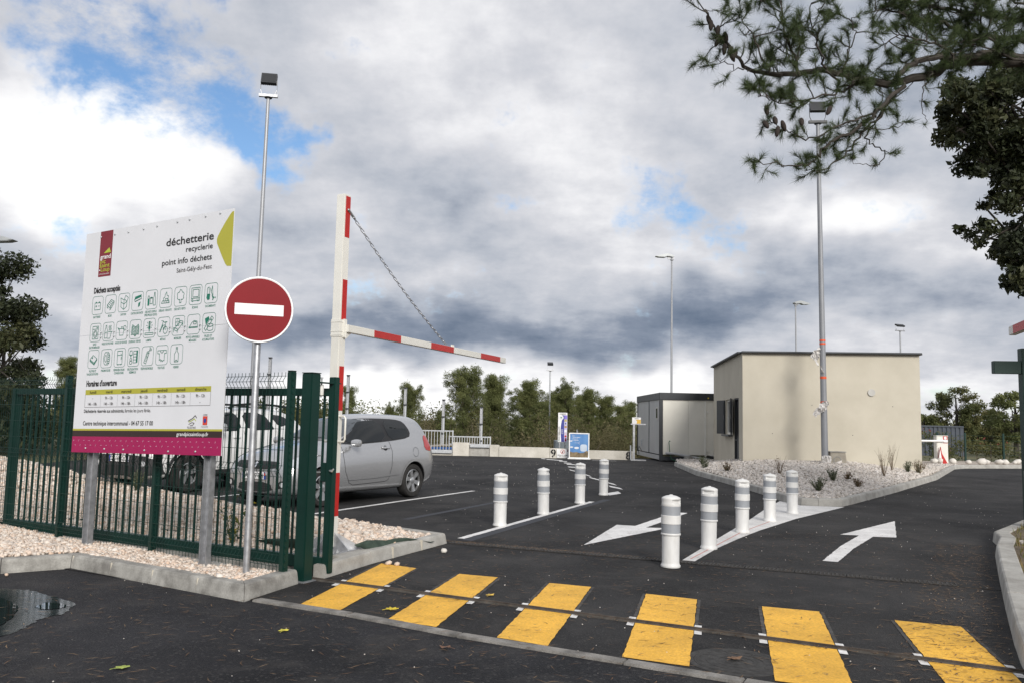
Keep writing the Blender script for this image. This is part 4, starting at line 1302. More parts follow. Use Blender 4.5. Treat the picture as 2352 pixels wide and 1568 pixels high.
# ================================================================== HEIGHT BARRIERS
def barrier(loc, arm_end, label, length_scale=1.0):
    r_ = thing('height_barrier', label, 'barrier', loc)
    lx, ly = arm_end[0] - loc[0], arm_end[1] - loc[1]
    ad = Vector((lx, ly, 0))
    AL = ad.length
    ad.normalize()
    yx = Vector((.45, .893, 0)).normalized()
    xx = Vector((yx.y, -yx.x, 0))
    rot = Matrix((xx, yx, Vector((0, 0, 1)))).transposed()
    b0 = loc[2]
    S_ = .108
    MB().box((0, 0, (3.90 - b0) / 2 + .02), (S_, S_, 3.90 - b0 - .04), rot).build('post', M_white, r_, False, .005)
    for z0, z1 in ((3.43, 3.88), (2.515, 2.97), (1.577, 2.046), (.479, .928)):
        c_ = xx * (S_ / 2 + .0015) + Vector((0, 0, (z0 + z1) / 2 - b0))
        MB().box(c_ + yx * .008, (.002, S_ * .72, z1 - z0), rot).build('red_reflector', M_red_refl, r_)
    # collar that carries the arm
    co = MB()
    for z_ in (2.54, 2.44, 2.40):
        co.box((0, 0, z_ - b0 - .03), (S_ + .018, S_ + .018, .010), rot)
    co.box((0, 0, 2.445 - b0), (S_ + .010, S_ + .010, .19), rot)
    co.build('collar', M_white, r_, False, .003)
    st = xx * (S_ / 2) + ad * .02
    MB().box(st + Vector((0, 0, 2.445 - b0)) + xx * .012, (.03, .05, .20), rot).build('hinge', M_white, r_, False, .006)
    az = 2.445 - b0
    s0 = st + xx * .03
    e0 = s0 + ad * (AL - .05)
    ab = MB().beam(s0 + Vector((0, 0, az)), e0 + Vector((0, 0, az)), .06, .082)
    arm = ab.build('arm', M_white, r_, False, .004)
    side = Vector((ad.y, -ad.x, 0))
    k = (AL - .05) / 4.5
    for a_, b_ in ((.53, 1.14), (1.93, 2.60), (3.52, 4.26)):
        p, q = s0 + ad * a_ * k, s0 + ad * b_ * k
        for sg_ in (1, -1):
            MB().beam(p + side * .0311 * sg_ + Vector((0, 0, az)), q + side * .0311 * sg_ + Vector((0, 0, az)), .002, .078).build('red_reflector', M_red_refl, arm)
    MB().prism([(0, 0), (.10, 0), (0, -.07)], -.005, .005, lambda a, b, c: tuple(s0 + ad * a + side * c + Vector((0, 0, az - .041 + b)))).build('bracket', M_white, arm)
    MB().box(s0 + ad * (2.62 * k) + Vector((0, 0, az + .05)), (.09, .012, .05), Matrix.Rotation(math.atan2(ad.y, ad.x), 3, 'Z')).build('lug', M_white, arm, False, .004)
    # chain
    c0 = xx * (S_ / 2 + .01) + Vector((0, 0, 3.735 - b0))
    c1 = s0 + ad * (2.44 * k) + Vector((0, 0, az + .05))
    ch = link('chain', None, r_)
    n = 46
    lkm = MB()
    ring = [(.036 * (1 if math.cos(t) > 0 else -1) * .45 + .022 * math.cos(t), .014 * math.sin(t), 0) for t in [k_ * math.pi / 6 for k_ in range(13)]]
    lkm.tube(ring, .0045, 5, False)
    lme = lkm.mesh('chain_link', M_galv, True)
    first = (c1 - c0)
    for i in range(n):
        t = (i + .5) / n
        p = c0.lerp(c1, t) + Vector((0, 0, -.06 * math.sin(math.pi * t)))
        o = link('chain_link', lme, ch)
        d = first.normalized()
        q_ = d.to_track_quat('X', 'Z')
        o.rotation_mode = 'QUATERNION'
        from mathutils import Quaternion
        o.rotation_quaternion = q_ @ Quaternion((1, 0, 0), R(90 * (i % 2) + 20))
        o.location = p
        sc = (first.length / n) / .064
        o.scale = (sc * .98, .9, .9)
    MB().tube([c0 - d * .0, c0 + d * .16], [.016, .010], 6).build('turnbuckle', M_galv, ch)
    # grab handles
    for sgn, z0, z1 in ((1, 1.254, 1.518), (-1, 1.25, 1.50)):
        h0 = xx * (S_ / 2 * sgn)
        out = xx * (.085 * sgn)
        up_ = Vector((0, 0, 1))
        MB().tube([h0 + up_ * (z1 - b0), h0 + out * .8 + up_ * (z1 - b0), h0 + out + up_ * (z1 - b0 - .025), h0 + out + up_ * (z0 - b0 + .025), h0 + out * .8 + up_ * (z0 - b0), h0 + up_ * (z0 - b0)], .0105, 8).build('grab_handle', M_white, r_, True)
    # bolted foot
    MB().box((0, 0, .008), (.46, .46, .014), rot).build('foot_plate', M_galv, r_, False, .003)
    for ang in range(8):
        a_ = R(45 * ang)
        dv = (xx * math.cos(a_) + yx * math.sin(a_))
        rr_ = .23 if ang % 2 == 0 else .31
        pv = Vector((-dv.y, dv.x, 0))
        MB().prism([(.03, .015), (rr_, .015), (rr_, .035), (.05, .19), (.03, .19)], -.004, .004, lambda a, b, c: tuple(dv * a + pv * c + Vector((0, 0, b)))).build('gusset', M_galv, r_)
        if ang % 2 == 1:
            MB().lathe([(.016, .014), (.016, .03), (.008, .03), (.008, .045)], 6, tuple(dv * .26 + pv * .05)).build('anchor_bolt', M_galv_l, r_)
    return r_
lb_ = barrier((-1.855, 8.79, .125), (-.18, 13.04), 'white height barrier post with red banded arm and chain at the entrance')
barrier((3.72, 4.95, .12), (4.665, 7.84), 'white height barrier whose red banded arm tip enters the right edge')
cp_ = tag(MB().box((-1.80, 8.80, .065), (.62, .62, .13), Matrix.Rotation(R(-27), 3, 'Z')).build('concrete_base', M_conc, None, False, .01), 'rough concrete pad under the left height barrier foot', 'base')

# rest post at the right
rp_ = thing('rest_post', 'green steel post with a stub bracket at the right edge', 'post', (7.505, 12.1, .10), R(-6))
MB().box((.02, 0, 1.30), (.13, .13, 2.64)).build('shaft', M_green, rp_, False, .006)
MB().box((-.235, 0, 2.34), (.38, .09, .185)).build('bracket', M_green, rp_, False, .006)
MB().box((-.052, -.075, .42), (.05, .03, .86)).build('guide_strip', M_galv, rp_, False, .004)

# ================================================================== BOLLARDS
M_bw = mat('bollard_white', (.70, .70, .69), .5, 0, .04, 5, 0, 1, (.56, .55, .52), .05, 25, stretch=(1, 1, .35))
M_bw.node_tree.nodes['Color Ramp'].color_ramp.elements[0].position = .52
M_bw.node_tree.nodes['Color Ramp'].color_ramp.elements[1].position = .85
M_band = mat('bollard_grey_band', (.31, .328, .355), .42, 0, .06, 7)
def make_bollard(name='bollard'):
    r_ = thing(name, '', 'bollard')
    MB().lathe([(.100, 0), (.103, .006), (.103, .022), (.094, .034), (.091, .05), (.0925, .33), (.100, .332), (.104, .338), (.104, .348), (.100, .354)], 36).build('body', M_bw, r_, True)
    MB().lathe([(.0985, .354), (.0985, .448)], 36).build('grey_band', M_band, r_, True)
    MB().lathe([(.1005, .448), (.1035, .451), (.1035, .537), (.1005, .540)], 36).build('white_band', M_bw, r_, True)
    MB().lathe([(.0985, .540), (.0985, .634)], 36).build('grey_band', M_band, r_, True)
    # cap with hand grips cut in
    n = 48
    prof = [(.0985, .634, 0), (.1005, .640, 0), (.1005, .660, .15), (.0985, .668, 1), (.0985, .684, 1), (.0985, .696, .9), (.0995, .704, .1), (.0995, .716, 0), (.094, .724, 0), (.055, .741, 0), (.018, .748, 0), (.016, .754, 0), (0.001, .755, 0)]
    vs, fs = [], []
    for rr, z, gq in prof:
        for k in range(n):
            a = 2 * math.pi * k / n
            cg = max(0.0, math.cos(2 * a)) ** .5 if math.cos(2 * a) > .25 else 0.0
            q = rr - .030 * gq * cg
            vs.append((q * math.cos(a), q * math.sin(a), z))
    for i in range(len(prof) - 1):
        for k in range(n):
            fs.append((i * n + k, i * n + (k + 1) % n, (i + 1) * n + (k + 1) % n, (i + 1) * n + k))
    fs.append(tuple((len(prof) - 1) * n + k for k in range(n)))
    MB().add(vs, fs).build('cap', M_bw, r_, True)
    return r_
BOL = [((-.119, 12.056), -70, 'nearest of the four bollards along the left white line', 'left'), ((.57, 13.687), -20, 'second bollard from the front on the left white line', 'left'), ((1.329, 15.638), -95, 'third bollard from the front on the left white line', 'left'), ((1.979, 17.522), -80, 'farthest bollard beyond the end of the left white line', 'left'),
       ((1.721, 8.907), -50, 'nearest white bollard of all, with a scuffed cap, beside the drain', 'right'), ((2.447, 10.257), -115, 'second bollard from the front on the painted island', 'right'), ((3.312, 11.893), -85, 'third bollard from the front on the painted island', 'right'), ((4.16, 13.369), -100, 'fourth bollard from the front on the painted island', 'right'), ((4.953, 14.641), -75, 'farthest bollard on the painted island, next to the kerb', 'right')]
proto = make_bollard()
for i, ((x, y), rz, lab, side) in enumerate(BOL):
    o = proto if i == 0 else dup(proto)
    o.location = (x, y, .010)
    o.rotation_euler = (R(random.uniform(-.8, .8)), R(random.uniform(-.8, .8)), R(rz))
    tag(o, lab, 'bollard', 'white traffic bollards')

# ================================================================== LAMP POSTS
def pole(root, h, r0, r1, material):
    return MB().tube([(0, 0, 0), (0, 0, h * .5), (0, 0, h)], [r0, (r0 + r1) / 2, r1], 16).build('pole', material, root, True)
def floodlight(root, h, rz, w=.42, tilt=-35, metal=None):
    "bracket bar, yoke and box floodlight"
    rm = Matrix.Rotation(rz, 3, 'Z')
    MB().box(rm @ Vector((0, 0, h + .05)), (w * 1.2, .09, .08), rm).build('cross_bar', metal or M_galv, root, False, .004)
    MB().lathe([(.10, h - .02), (.11, h), (.04, h + .02)], 14).build('flange', M_dark, root, True)
    yk = MB()
    for s in (-1, 1):
        yk.beam(rm @ Vector((s * w * .40, 0, h + .08)), rm @ Vector((s * w * .52, 0, h + .22)), .03, .012)
        yk.beam(rm @ Vector((s * w * .52, 0, h + .22)), rm @ Vector((s * w * .52, 0, h + .48)), .03, .012)
    yk.build('yoke', metal or M_galv, root)
    tl_ = rm @ Matrix.Rotation(R(tilt), 3, 'X')
    c_ = Vector((0, 0, h + .52))
    hd = MB().box(c_, (w, .12, .33), tl_)
    for k in range(7):
        hd.box(c_ + tl_ @ Vector(((k - 3) * w / 8, .075, 0)), (.012, .05, .30), tl_)
    ho = hd.build('lamp_head', M_dark, root, False, .006)
    MB().box(c_ + tl_ @ Vector((0, -.062, 0)), (w * .86, .006, .25), tl_).build('glass', mat('lamp_glass', (.035, .037, .04), .35, 0, .1, 5, spec=.3), ho)
def led_head(root, h, rz, L=.95, size=1.0):
    rm = Matrix.Rotation(rz, 3, 'Z')
    pts = [(-.15, .02), (0, .10), (.25, .165), (.45, .15), (.85, .05), (1.0, .0), (.82, -.045), (.45, -.06), (.30, .0), (.10, -.02), (-.05, -.06)]
    MB().prism([(a * L, b * L) for a, b in pts], -.16 * size, .16 * size, lambda a, b, c: tuple(rm @ Vector((a, c, h + .10 + b)))).build('lamp_head', mat('lamp_housing', (.42, .44, .45), .45, .2, .08, 4), root, False, .02)
    MB().lathe([(.075, h - .12), (.08, h - .10), (.08, h + .06), (.05, h + .08)], 14).build('socket', M_galv, root, True)
    MB().box(rm @ Vector((.05, 0, h + .02)), (.34, .10, .10), rm).build('bracket', M_galv, root, False, .01)

L1 = thing('lamp_post', 'tall grey floodlight mast rising behind the no entry sign', 'lamp post', (-6.88, 22.0, 0))
pole(L1, 10.20, .075, .045, M_pole)
floodlight(L1, 10.20, R(8), .42, -20)
L1.rotation_euler = (0, R(.25), 0)
L2 = thing('lamp_post', 'tall grey lamp post wrapped in plastic before the beige building', 'lamp post', (9.264, 24.5, .38))
pole(L2, 10.35, .10, .055, M_pole_d)
floodlight(L2, 10.35, R(-4), .46, -18, M_dark)
L2.rotation_euler = (0, R(-.35), 0)
M_film = mat('plastic_film', (.62, .60, .58), .25, 0, .12, 9, .3, 30)
M_tape = mat('orange_tape', (.75, .10, .03), .45)
for z_, w_ in ((3.70, .05), (3.60, .05), (2.60, .07), (1.88, .05)):
    zz = z_ - .0
    rr = .10 - .045 * zz / 10.6 + .004
    MB().lathe([(rr, zz - w_ / 2), (rr, zz + w_ / 2)], 18).build('tape_band', M_tape, L2, True)
def film_piece(pts_l, pts_r, name='plastic_film'):
    n_ = len(pts_l)
    vs = pts_l + pts_r
    fs = [(i, i + 1, n_ + i + 1, n_ + i) for i in range(n_ - 1)]
    bm = bmesh.new()
    vv = [bm.verts.new(p) for p in vs]
    for f in fs:
        bm.faces.new([vv[i] for i in f])
    bmesh.ops.subdivide_edges(bm, edges=bm.edges, cuts=4, use_grid_fill=True)
    rg = random.Random(n_)
    for v in bm.verts:
        v.co += Vector((rg.uniform(-.02, .02), rg.uniform(-.05, .05), rg.uniform(-.02, .02)))
    me = bpy.data.meshes.new(name)
    bm.to_mesh(me)
    bm.free()
    mt_ = M_film
    me.materials.append(mt_)
    o = link(name, me, L2)
    sm = o.modifiers.new('thick', 'SOLIDIFY')
    sm.thickness = .003
    return o
film_piece([(-.09, -.06, 3.52), (-.30, -.05, 3.38), (-.38, -.08, 3.20)], [(-.095, -.06, 3.25), (-.20, -.05, 3.10), (-.15, -.06, 2.92)])
film_piece([(-.11, -.10, 2.95), (-.07, -.10, 2.75)], [(-.09, -.10, 2.95), (.0, -.11, 2.66)])
film_piece([(.08, -.11, 1.90), (-.02, -.13, 1.92), (-.16, -.08, 1.80), (-.34, -.05, 1.52)], [(.10, -.11, 1.82), (.02, -.14, 1.66), (-.10, -.09, 1.58), (-.26, -.05, 1.42)])
film_piece([(-.12, -.11, .30), (0, -.13, .34), (.14, -.10, .33)], [(-.13, -.12, .02), (0, -.14, .0), (.13, -.11, .04)])
L3 = thing('lamp_post', 'slim lamp post with a leaf shaped head rising behind the grey cabin', 'lamp post', (8.92, 46, -.05))
pole(L3, 10.85, .07, .045, M_pole)
led_head(L3, 10.85, R(180))
L4 = thing('lamp_post', 'distant lamp post with arm seen over the middle of the beige building roof', 'lamp post', (20.36, 59, -.05))
pole(L4, 10.3, .07, .05, M_pole)
led_head(L4, 10.3, R(15), 1.2)
L5 = thing('lamp_post', 'small distant lamp post over the right end of the beige building roof', 'lamp post', (34.45, 73, -.05))
pole(L5, 10.2, .08, .06, M_pole)
floodlight(L5, 10.2, R(20), .9, -60)
L6 = thing('lamp_post', 'pale thin floodlight mast behind the low wall before the pines', 'lamp post', (2.82, 60, -2.8))
pole(L6, 8.0, .07, .05, M_galv_l)
floodlight(L6, 8.0, R(5), .40, -60)
L7 = thing('lamp_post', 'street lamp head poking in at the left edge above the dark tree', 'lamp post', (-15.72, 24, 0))
pole(L7, 6.3, .06, .045, M_pole)
led_head(L7, 6.38, R(0), 1.05)

# ================================================================== CARS
def evaluated_mesh(ob):
    dg = bpy.context.evaluated_depsgraph_get()
    dg.update()
    return bpy.data.meshes.new_from_object(ob.evaluated_get(dg))

def loft_body(rows, material, wells, liner):
    "closed body from cross sections, smoothed, with wheel wells cut out"
    vs, fs = [], []
    for x, zt, wt, ct, zb, wb, zs, ws, zm, wmid, zl, wl_, zbt in rows:
        half = [(0, zt), (wt * .55, zt - ct * .22), (wt, zt - ct), (wb, zb), (ws, zs), (wmid, zm), (wl_, zl), (wl_ - .10, zbt), (0, zbt)]
        ring = half + [(-a, b) for a, b in half[-2:0:-1]]
        vs += [(x, a, b) for a, b in ring]
    n = 16
    for i in range(len(rows) - 1):
        for k in range(n):
            fs.append((i * n + k, i * n + (k + 1) % n, (i + 1) * n + (k + 1) % n, (i + 1) * n + k))
    for base in (0, (len(rows) - 1) * n):
        fs.append((base, base + 1, base + 15))
        for k in range(1, 7):
            fs.append((base + k, base + k + 1, base + 15 - k, base + 16 - k))
        fs.append((base + 7, base + 8, base + 9))
    mb = MB().add(vs, fs)
    me = mb.mesh('body', material, True)
    ob = link('tmp_body', me)
    sb = ob.modifiers.new('s', 'SUBSURF')
    sb.levels = sb.render_levels = 3
    cutters = []
    for x, z, r_, y0, y1 in wells:
        for s in (-1, 1):
            c = MB().lathe([(r_, min(s * y0, s * y1)), (r_, max(s * y0, s * y1))], 40, (x, 0, z), 'Y').mesh('cut', liner)
            co = link('tmp_cut', c)
            cutters.append(co)
            bo = ob.modifiers.new('b', 'BOOLEAN')
            bo.operation = 'DIFFERENCE'
            bo.object = co
            bo.solver = 'EXACT'
            bo.material_mode = 'TRANSFER'
    out = evaluated_mesh(ob)
    bpy.data.objects.remove(ob)
    for c in cutters:
        bpy.data.objects.remove(c)
    out.polygons.foreach_set('use_smooth', [True] * len(out.polygons))
    out.set_sharp_from_angle(angle=R(40))
    bm = bmesh.new()
    bm.from_mesh(out)
    tree = BVHTree.FromBMesh(bm)
    bm.free()
    return out, tree

def chaikin(p, n=1):
    for _ in range(n):
        q = []
        for i in range(len(p)):
            a, b = Vector(p[i]), Vector(p[(i + 1) % len(p)])
            q += [tuple(a.lerp(b, .22)), tuple(a.lerp(b, .78))]
        p = q
    return p

def decal(name, tree, poly, org, u, v, d, material, parent, off=.004, res=.05, thick=0.0):
    "panel shaped as poly in the (u,v) frame at org, laid onto the body along direction d"
    org, u, v, d = Vector(org), Vector(u), Vector(v), Vector(d).normalized()
    bm = bmesh.new()
    f = bm.faces.new([bm.verts.new((a, b, 0)) for a, b in poly])
    bmesh.ops.triangulate(bm, faces=[f])
    for _ in range(6):
        es = [e for e in bm.edges if e.calc_length() > res]
        if not es:
            break
        bmesh.ops.subdivide_edges(bm, edges=es, cuts=1)
        bmesh.ops.triangulate(bm, faces=[q for q in bm.faces if len(q.verts) > 3])
    bad = []
    for w in bm.verts:
        p = org + u * w.co.x + v * w.co.y
        h, nr, _, _ = tree.ray_cast(p, d)
        if h is None:
            bad.append(w)
            continue
        if nr.dot(d) > 0:
            nr = -nr
        w.co = h + nr * off
    bmesh.ops.delete(bm, geom=bad, context='VERTS')
    bmesh.ops.recalc_face_normals(bm, faces=bm.faces)
    fn = sum((q.normal for q in bm.faces), Vector())
    if fn.dot(d) > 0:
        bmesh.ops.reverse_faces(bm, faces=bm.faces)
    me = bpy.data.meshes.new(name)
    bm.to_mesh(me)
    bm.free()
    me.polygons.foreach_set('use_smooth', [True] * len(me.polygons))
    me.materials.append(material)
    return link(name, me, parent)

def line_poly(pts, w):
    out = ribbon(pts, w)
    return out

def side_decal(name, tree, poly, s, material, parent, off=.004, res=.06):
    "poly in (x,z) laid on the side s=+1 left / -1 right"
    return decal(name, tree, poly, (0, s * 2.5, 0), (1, 0, 0), (0, 0, 1), (0, -s, 0), material, parent, off, res)

def front_decal(name, tree, poly, material, parent, off=.004, res=.06, back=False):
    s = -1 if back else 1
    return decal(name, tree, poly, (s * 4, 0, 0), (0, 1, 0), (0, 0, 1), (-s, 0, 0), material, parent, off, res)

def wheel(parent, x, y, r, w, s, spokes, rimr):
    wh = link('wheel', None, parent)
    wh.location = (x, y, r)
    wh.rotation_euler = (0, 0, 0 if s > 0 else math.pi)
    MB().lathe([(rimr, -w / 2), (r * .93, -w / 2), (r * .985, -w / 2 + .02), (r, -w / 2 + .05), (r, w / 2 - .05), (r * .985, w / 2 - .02), (r * .93, w / 2), (rimr + .01, w / 2), (rimr, w / 2 - .02)], 40, (0, 0, 0), 'Y', ring=True).build('tyre', M_rubber, wh, True)
    rm_ = MB()
    rm_.lathe([(rimr * .99, w / 2 - .02), (rimr * .92, w / 2 - .010), (rimr * .90, w / 2 - .05), (rimr * .99, w / 2 - .05)], 40, (0, 0, 0), 'Y', ring=True)
    for k in range(spokes):
        a = 2 * math.pi * k / spokes + .3
        rt_ = Matrix.Rotation(-a, 3, 'Y')
        rm_.add([rt_ @ Vector(p) for p in [(.03, w / 2 - .03, -.030), (rimr * .95, w / 2 - .022, -.042), (rimr * .95, w / 2 - .022, .042), (.03, w / 2 - .03, .030), (.03, w / 2 - .06, -.03), (rimr * .95, w / 2 - .06, -.042), (rimr * .95, w / 2 - .06, .042), (.03, w / 2 - .06, .03)]], [(0, 1, 2, 3), (4, 7, 6, 5), (0, 4, 5, 1), (1, 5, 6, 2), (2, 6, 7, 3), (3, 7, 4, 0)])
    rm_.lathe([(.06, w / 2 - .06), (.06, w / 2 - .024), (.035, w / 2 - .016), (.001, w / 2 - .014)], 18, (0, 0, 0), 'Y')
    rm_.build('rim', M_alloy, wh, True)
    MB().lathe([(rimr * .97, -w / 2 + .03), (rimr * .97, w / 2 - .075)], 30, (0, 0, 0), 'Y').build('brake_drum', M_black, wh, True)
    return wh

def mirror(parent, x, y, z, s, material, size=1.0):
    prof = [(.002, -.085), (.055, -.078), (.068, -.03), (.07, .03), (.06, .075), (.002, .085)]
    m_ = link('mirror', None, parent)
    m_.location = (x, y, z)
    vs, fs = [], []
    n = 14
    for rr, t in prof:
        for k in range(n):
            a = 2 * math.pi * k / n
            vs.append((rr * .75 * math.cos(a) * size, s * (t + .10) * size * 1.1, rr * .95 * math.sin(a) * size))
    for i in range(len(prof) - 1):
        for k in range(n):
            fs.append((i * n + k, i * n + (k + 1) % n, (i + 1) * n + (k + 1) % n, (i + 1) * n + k))
    fs.append(tuple(range(n)))
    fs.append(tuple((len(prof) - 1) * n + k for k in range(n)))
    MB().add(vs, fs).build('mirror_shell', material, m_, True)
    MB().beam((.0, -s * .03, -.05), (.0, s * .06, -.045), .05, .025).build('mirror_arm', material, m_, True, .005)
    MB().box((-.052 * size, s * .105 * size, 0), (.006, .13 * size, .10 * size)).build('mirror_glass', M_chrome, m_)

def plate(parent, x, z, body, s=1, tilt=0.0):
    p = link('number_plate', MB().box((0, 0, 0), (.012, .52, .11)).mesh('number_plate', M_inkw), parent)
    p.location = (x, 0, z)
    p.rotation_euler = (0, tilt, 0)
    to3 = lambda a, b: (.0075 * s, a * s, b)
    MB().add([to3(a, b) for a, b in BX(-.26, -.055, -.22, .055)], [(0, 1, 2, 3)]).build('euro_band', M_blue, p)
    MB().add([to3(a, b) for a, b in BX(.22, -.055, .26, .055)], [(0, 1, 2, 3)]).build('region_band', M_blue, p)
    MB().add([(.0085 * s, a * s, b) for a, b in BX(.226, .0, .254, .045)], [(0, 1, 2, 3)]).build('region_emblem', M_ora, p)
    t_ = MB()
    add_text(t_, body, 0, -.036, .075, to3, 'CENTER', .012, .40)
    t_.build('plate_lettering', M_ink, p)
    return p

# ------------------------------------------------------------------ silver hatchback
def silver_hatchback(loc, rz, scale):
    c = thing('parked_car', 'silver three door hatchback parked behind the gate post', 'car', loc, rz)
    c.scale = (scale,) * 3
    rows = [(1.86, .64, .36, .02, .58, .46, .50, .52, .40, .54, .31, .48, .24),
            (1.80, .745, .46, .03, .67, .60, .57, .67, .42, .69, .26, .65, .19),
            (1.60, .86, .54, .045, .79, .71, .66, .79, .46, .82, .24, .79, .17),
            (1.22, .955, .58, .05, .89, .755, .74, .83, .50, .855, .24, .83, .17),
            (.90, 1.01, .60, .05, .945, .77, .79, .845, .50, .86, .23, .84, .17),
            (.76, 1.055, .61, .06, .965, .775, .80, .85, .50, .86, .23, .84, .17),
            (.42, 1.27, .59, .06, .98, .785, .81, .85, .50, .86, .23, .84, .17),
            (.10, 1.445, .55, .055, .99, .79, .82, .85, .50, .86, .23, .84, .17),
            (-.40, 1.525, .57, .06, 1.01, .795, .83, .85, .50, .86, .23, .84, .17),
            (-1.0, 1.52, .575, .06, 1.04, .79, .85, .85, .52, .86, .23, .84, .17),
            (-1.42, 1.515, .585, .06, 1.07, .77, .86, .84, .54, .85, .25, .82, .19),
            (-1.63, 1.495, .585, .06, 1.08, .76, .87, .83, .55, .845, .26, .81, .20),
            (-1.735, 1.28, .62, .06, 1.04, .75, .87, .82, .56, .84, .28, .79, .21),
            (-1.83, 1.01, .63, .06, .94, .755, .82, .79, .58, .82, .31, .77, .24),
            (-1.875, .80, .60, .05, .74, .71, .68, .73, .54, .76, .34, .72, .27),
            (-1.89, .66, .47, .04, .60, .58, .55, .62, .48, .64, .38, .62, .31)]
    me, tree = loft_body(rows, M_silver, [(1.19, .305, .355, .56, 1.3), (-1.19, .305, .355, .56, 1.3)], M_black)
    body = link('body', me, c)
    front_decal('windscreen', tree, chaikin([(-.64, 1.075), (-.3, 1.065), (.3, 1.065), (.64, 1.075), (.53, 1.40), (.3, 1.415), (-.3, 1.415), (-.53, 1.40)], 1), M_wind, c, .004)
    front_decal('rear_window', tree, chaikin([(-.52, 1.11), (.52, 1.11), (.45, 1.37), (-.45, 1.37)], 1), M_glass, c, .004, .06, True)
    for s in (1, -1):
        side_decal('pillar_trim', tree, chaikin([(.86, 1.0), (.56, 1.18), (.17, 1.39), (-.03, 1.425), (-.42, 1.435), (-.92, 1.425), (-1.12, 1.385), (-1.20, 1.20), (-1.12, 1.09), (-.5, 1.03), (.4, .985)], 1), s, M_black, c, .003)
        side_decal('door_window', tree, chaikin([(.60, 1.015), (.38, 1.15), (.15, 1.32), (.02, 1.38), (-.40, 1.395), (-.44, 1.05), (.2, 1.01)], 1), s, M_glass, c, .007)
        side_decal('quarter_window', tree, chaikin([(-.50, 1.398), (-.90, 1.39), (-1.06, 1.35), (-1.13, 1.21), (-1.07, 1.115), (-.9, 1.085), (-.53, 1.055)], 1), s, M_glass, c, .007)
        seam = [(.72, .99), (.74, .80), (.70, .55), (.60, .36), (.50, .315), (-.35, .335), (-.44, .37), (-.52, .60), (-.54, .85), (-.50, 1.03)]
        dr = side_decal('door_seam', tree, line_poly(seam, .009), s, M_black, c, .002, .08)
        side_decal('sill_moulding', tree, line_poly([(.62, .415), (0, .42), (-.72, .455)], .030), s, M_silver, c, .014, .08)
        side_decal('fuel_flap_seam', tree, line_poly(circ(-1.24, .83, .085, None, 20), .007), s, M_dark, c, .002, .05) if s > 0 else None
        h_ = decal('door_handle', tree, rrect(-.47, .90, -.26, .935, .015), (0, s * 2.5, 0), (1, 0, 0), (0, 0, 1), (0, -s, 0), M_silver, c, .028, .05)
        h_.modifiers.new('thick', 'SOLIDIFY').thickness = .02
        side_decal('handle_recess', tree, circ(-.36, .915, .055, .045, 16), s, M_dark, c, .0025, .05)
        side_decal('side_indicator', tree, circ(.86, .70, .03, .02, 12), s, M_lens, c, .005, .05)
        wf = (.62, .78 * s, 0)
        decal('headlamp', tree, chaikin([(-.20, -.075), (-.02, -.10), (.14, -.02), (.26, .13), (.20, .17), (.04, .10), (-.16, .02)], 1), (2.79, s * 2.22, .72), (-wf[1], wf[0] * 1.0, 0), (0, 0, 1), (-wf[0], -wf[1], 0), M_lens, c, .006, .04) if s > 0 else decal('headlamp', tree, chaikin([(.20, -.075), (.02, -.10), (-.14, -.02), (-.26, .13), (-.20, .17), (-.04, .10), (.16, .02)], 1), (2.79, s * 2.22, .72), (-wf[1], wf[0] * 1.0, 0), (0, 0, 1), (-wf[0], -wf[1], 0), M_lens, c, .006, .04)
        decal('tail_lamp', tree, chaikin([(-.12, -.11), (.10, -.15), (.06, .16), (-.06, .14)], 1), (-2.53, s * 2.46, .98), (-.88, -.47, 0) if s > 0 else (.88, -.47, 0), (0, 0, 1), (.47, -s * .88, 0), M_redlens, c, .006, .04)
        front_decal('fog_recess', tree, chaikin([(s * .46, .30), (s * .66, .33), (s * .66, .44), (s * .50, .42)], 1), M_black, c, .004, .05)
        front_decal('fog_lamp', tree, circ(s * .575, .37, .04, None, 12), M_lens, c, .010, .05)
        mirror(c, .52, s * .80, 1.015, s, M_silver)
        wheel(c, 1.19, s * .745, .305, .19, s, 6, .215)
        wheel(c, -1.19, s * .745, .305, .19, s, 6, .215)
        side_decal('arch_lip', tree, line_poly(circ(1.19, .305, .375, None, 20, -8, 188), .030), s, M_silver, c, .012, .05)
        side_decal('arch_lip', tree, line_poly(circ(-1.19, .305, .375, None, 20, -8, 188), .030), s, M_silver, c, .012, .05)
    front_decal('grille', tree, chaikin([(-.42, .60), (.42, .60), (.47, .70), (.40, .725), (-.40, .725), (-.47, .70)], 1), M_black, c, .004, .05)
    front_decal('lower_grille', tree, chaikin([(-.40, .25), (.40, .25), (.33, .40), (-.33, .40)], 1), M_black, c, .004, .05)
    for z in (.285, .32, .355):
        front_decal('grille_bar', tree, [(-.36, z - .006), (.36, z - .006), (.36, z + .006), (-.36, z + .006)], M_dark, c, .010, .06)
    em = [(-.045, .0), (-.005, .045), (.045, .02), (.02, .01), (-.005, .022), (.035, -.005), (.045, -.0), (.005, -.045), (-.045, -.02), (-.02, -.01), (.005, -.022), (-.035, .005)]
    front_decal('emblem', tree, [(a, .668 + b) for a, b in em], M_chrome, c, .012, .04)
    plate(c, 1.875, .50, 'AB-477-TH')
    MB().beam((.80, -.45, 1.08), (.72, .35, 1.10), .012, .012).build('wiper', M_black, c)
    MB().lathe([(.018, 0), (.02, .006), (.001, .012)], 10, (1.0, .3, .985)).build('washer_jet', M_black, c)
    return c
silver_hatchback((-3.235, 15.57, .006), R(-120.5), 1.045)

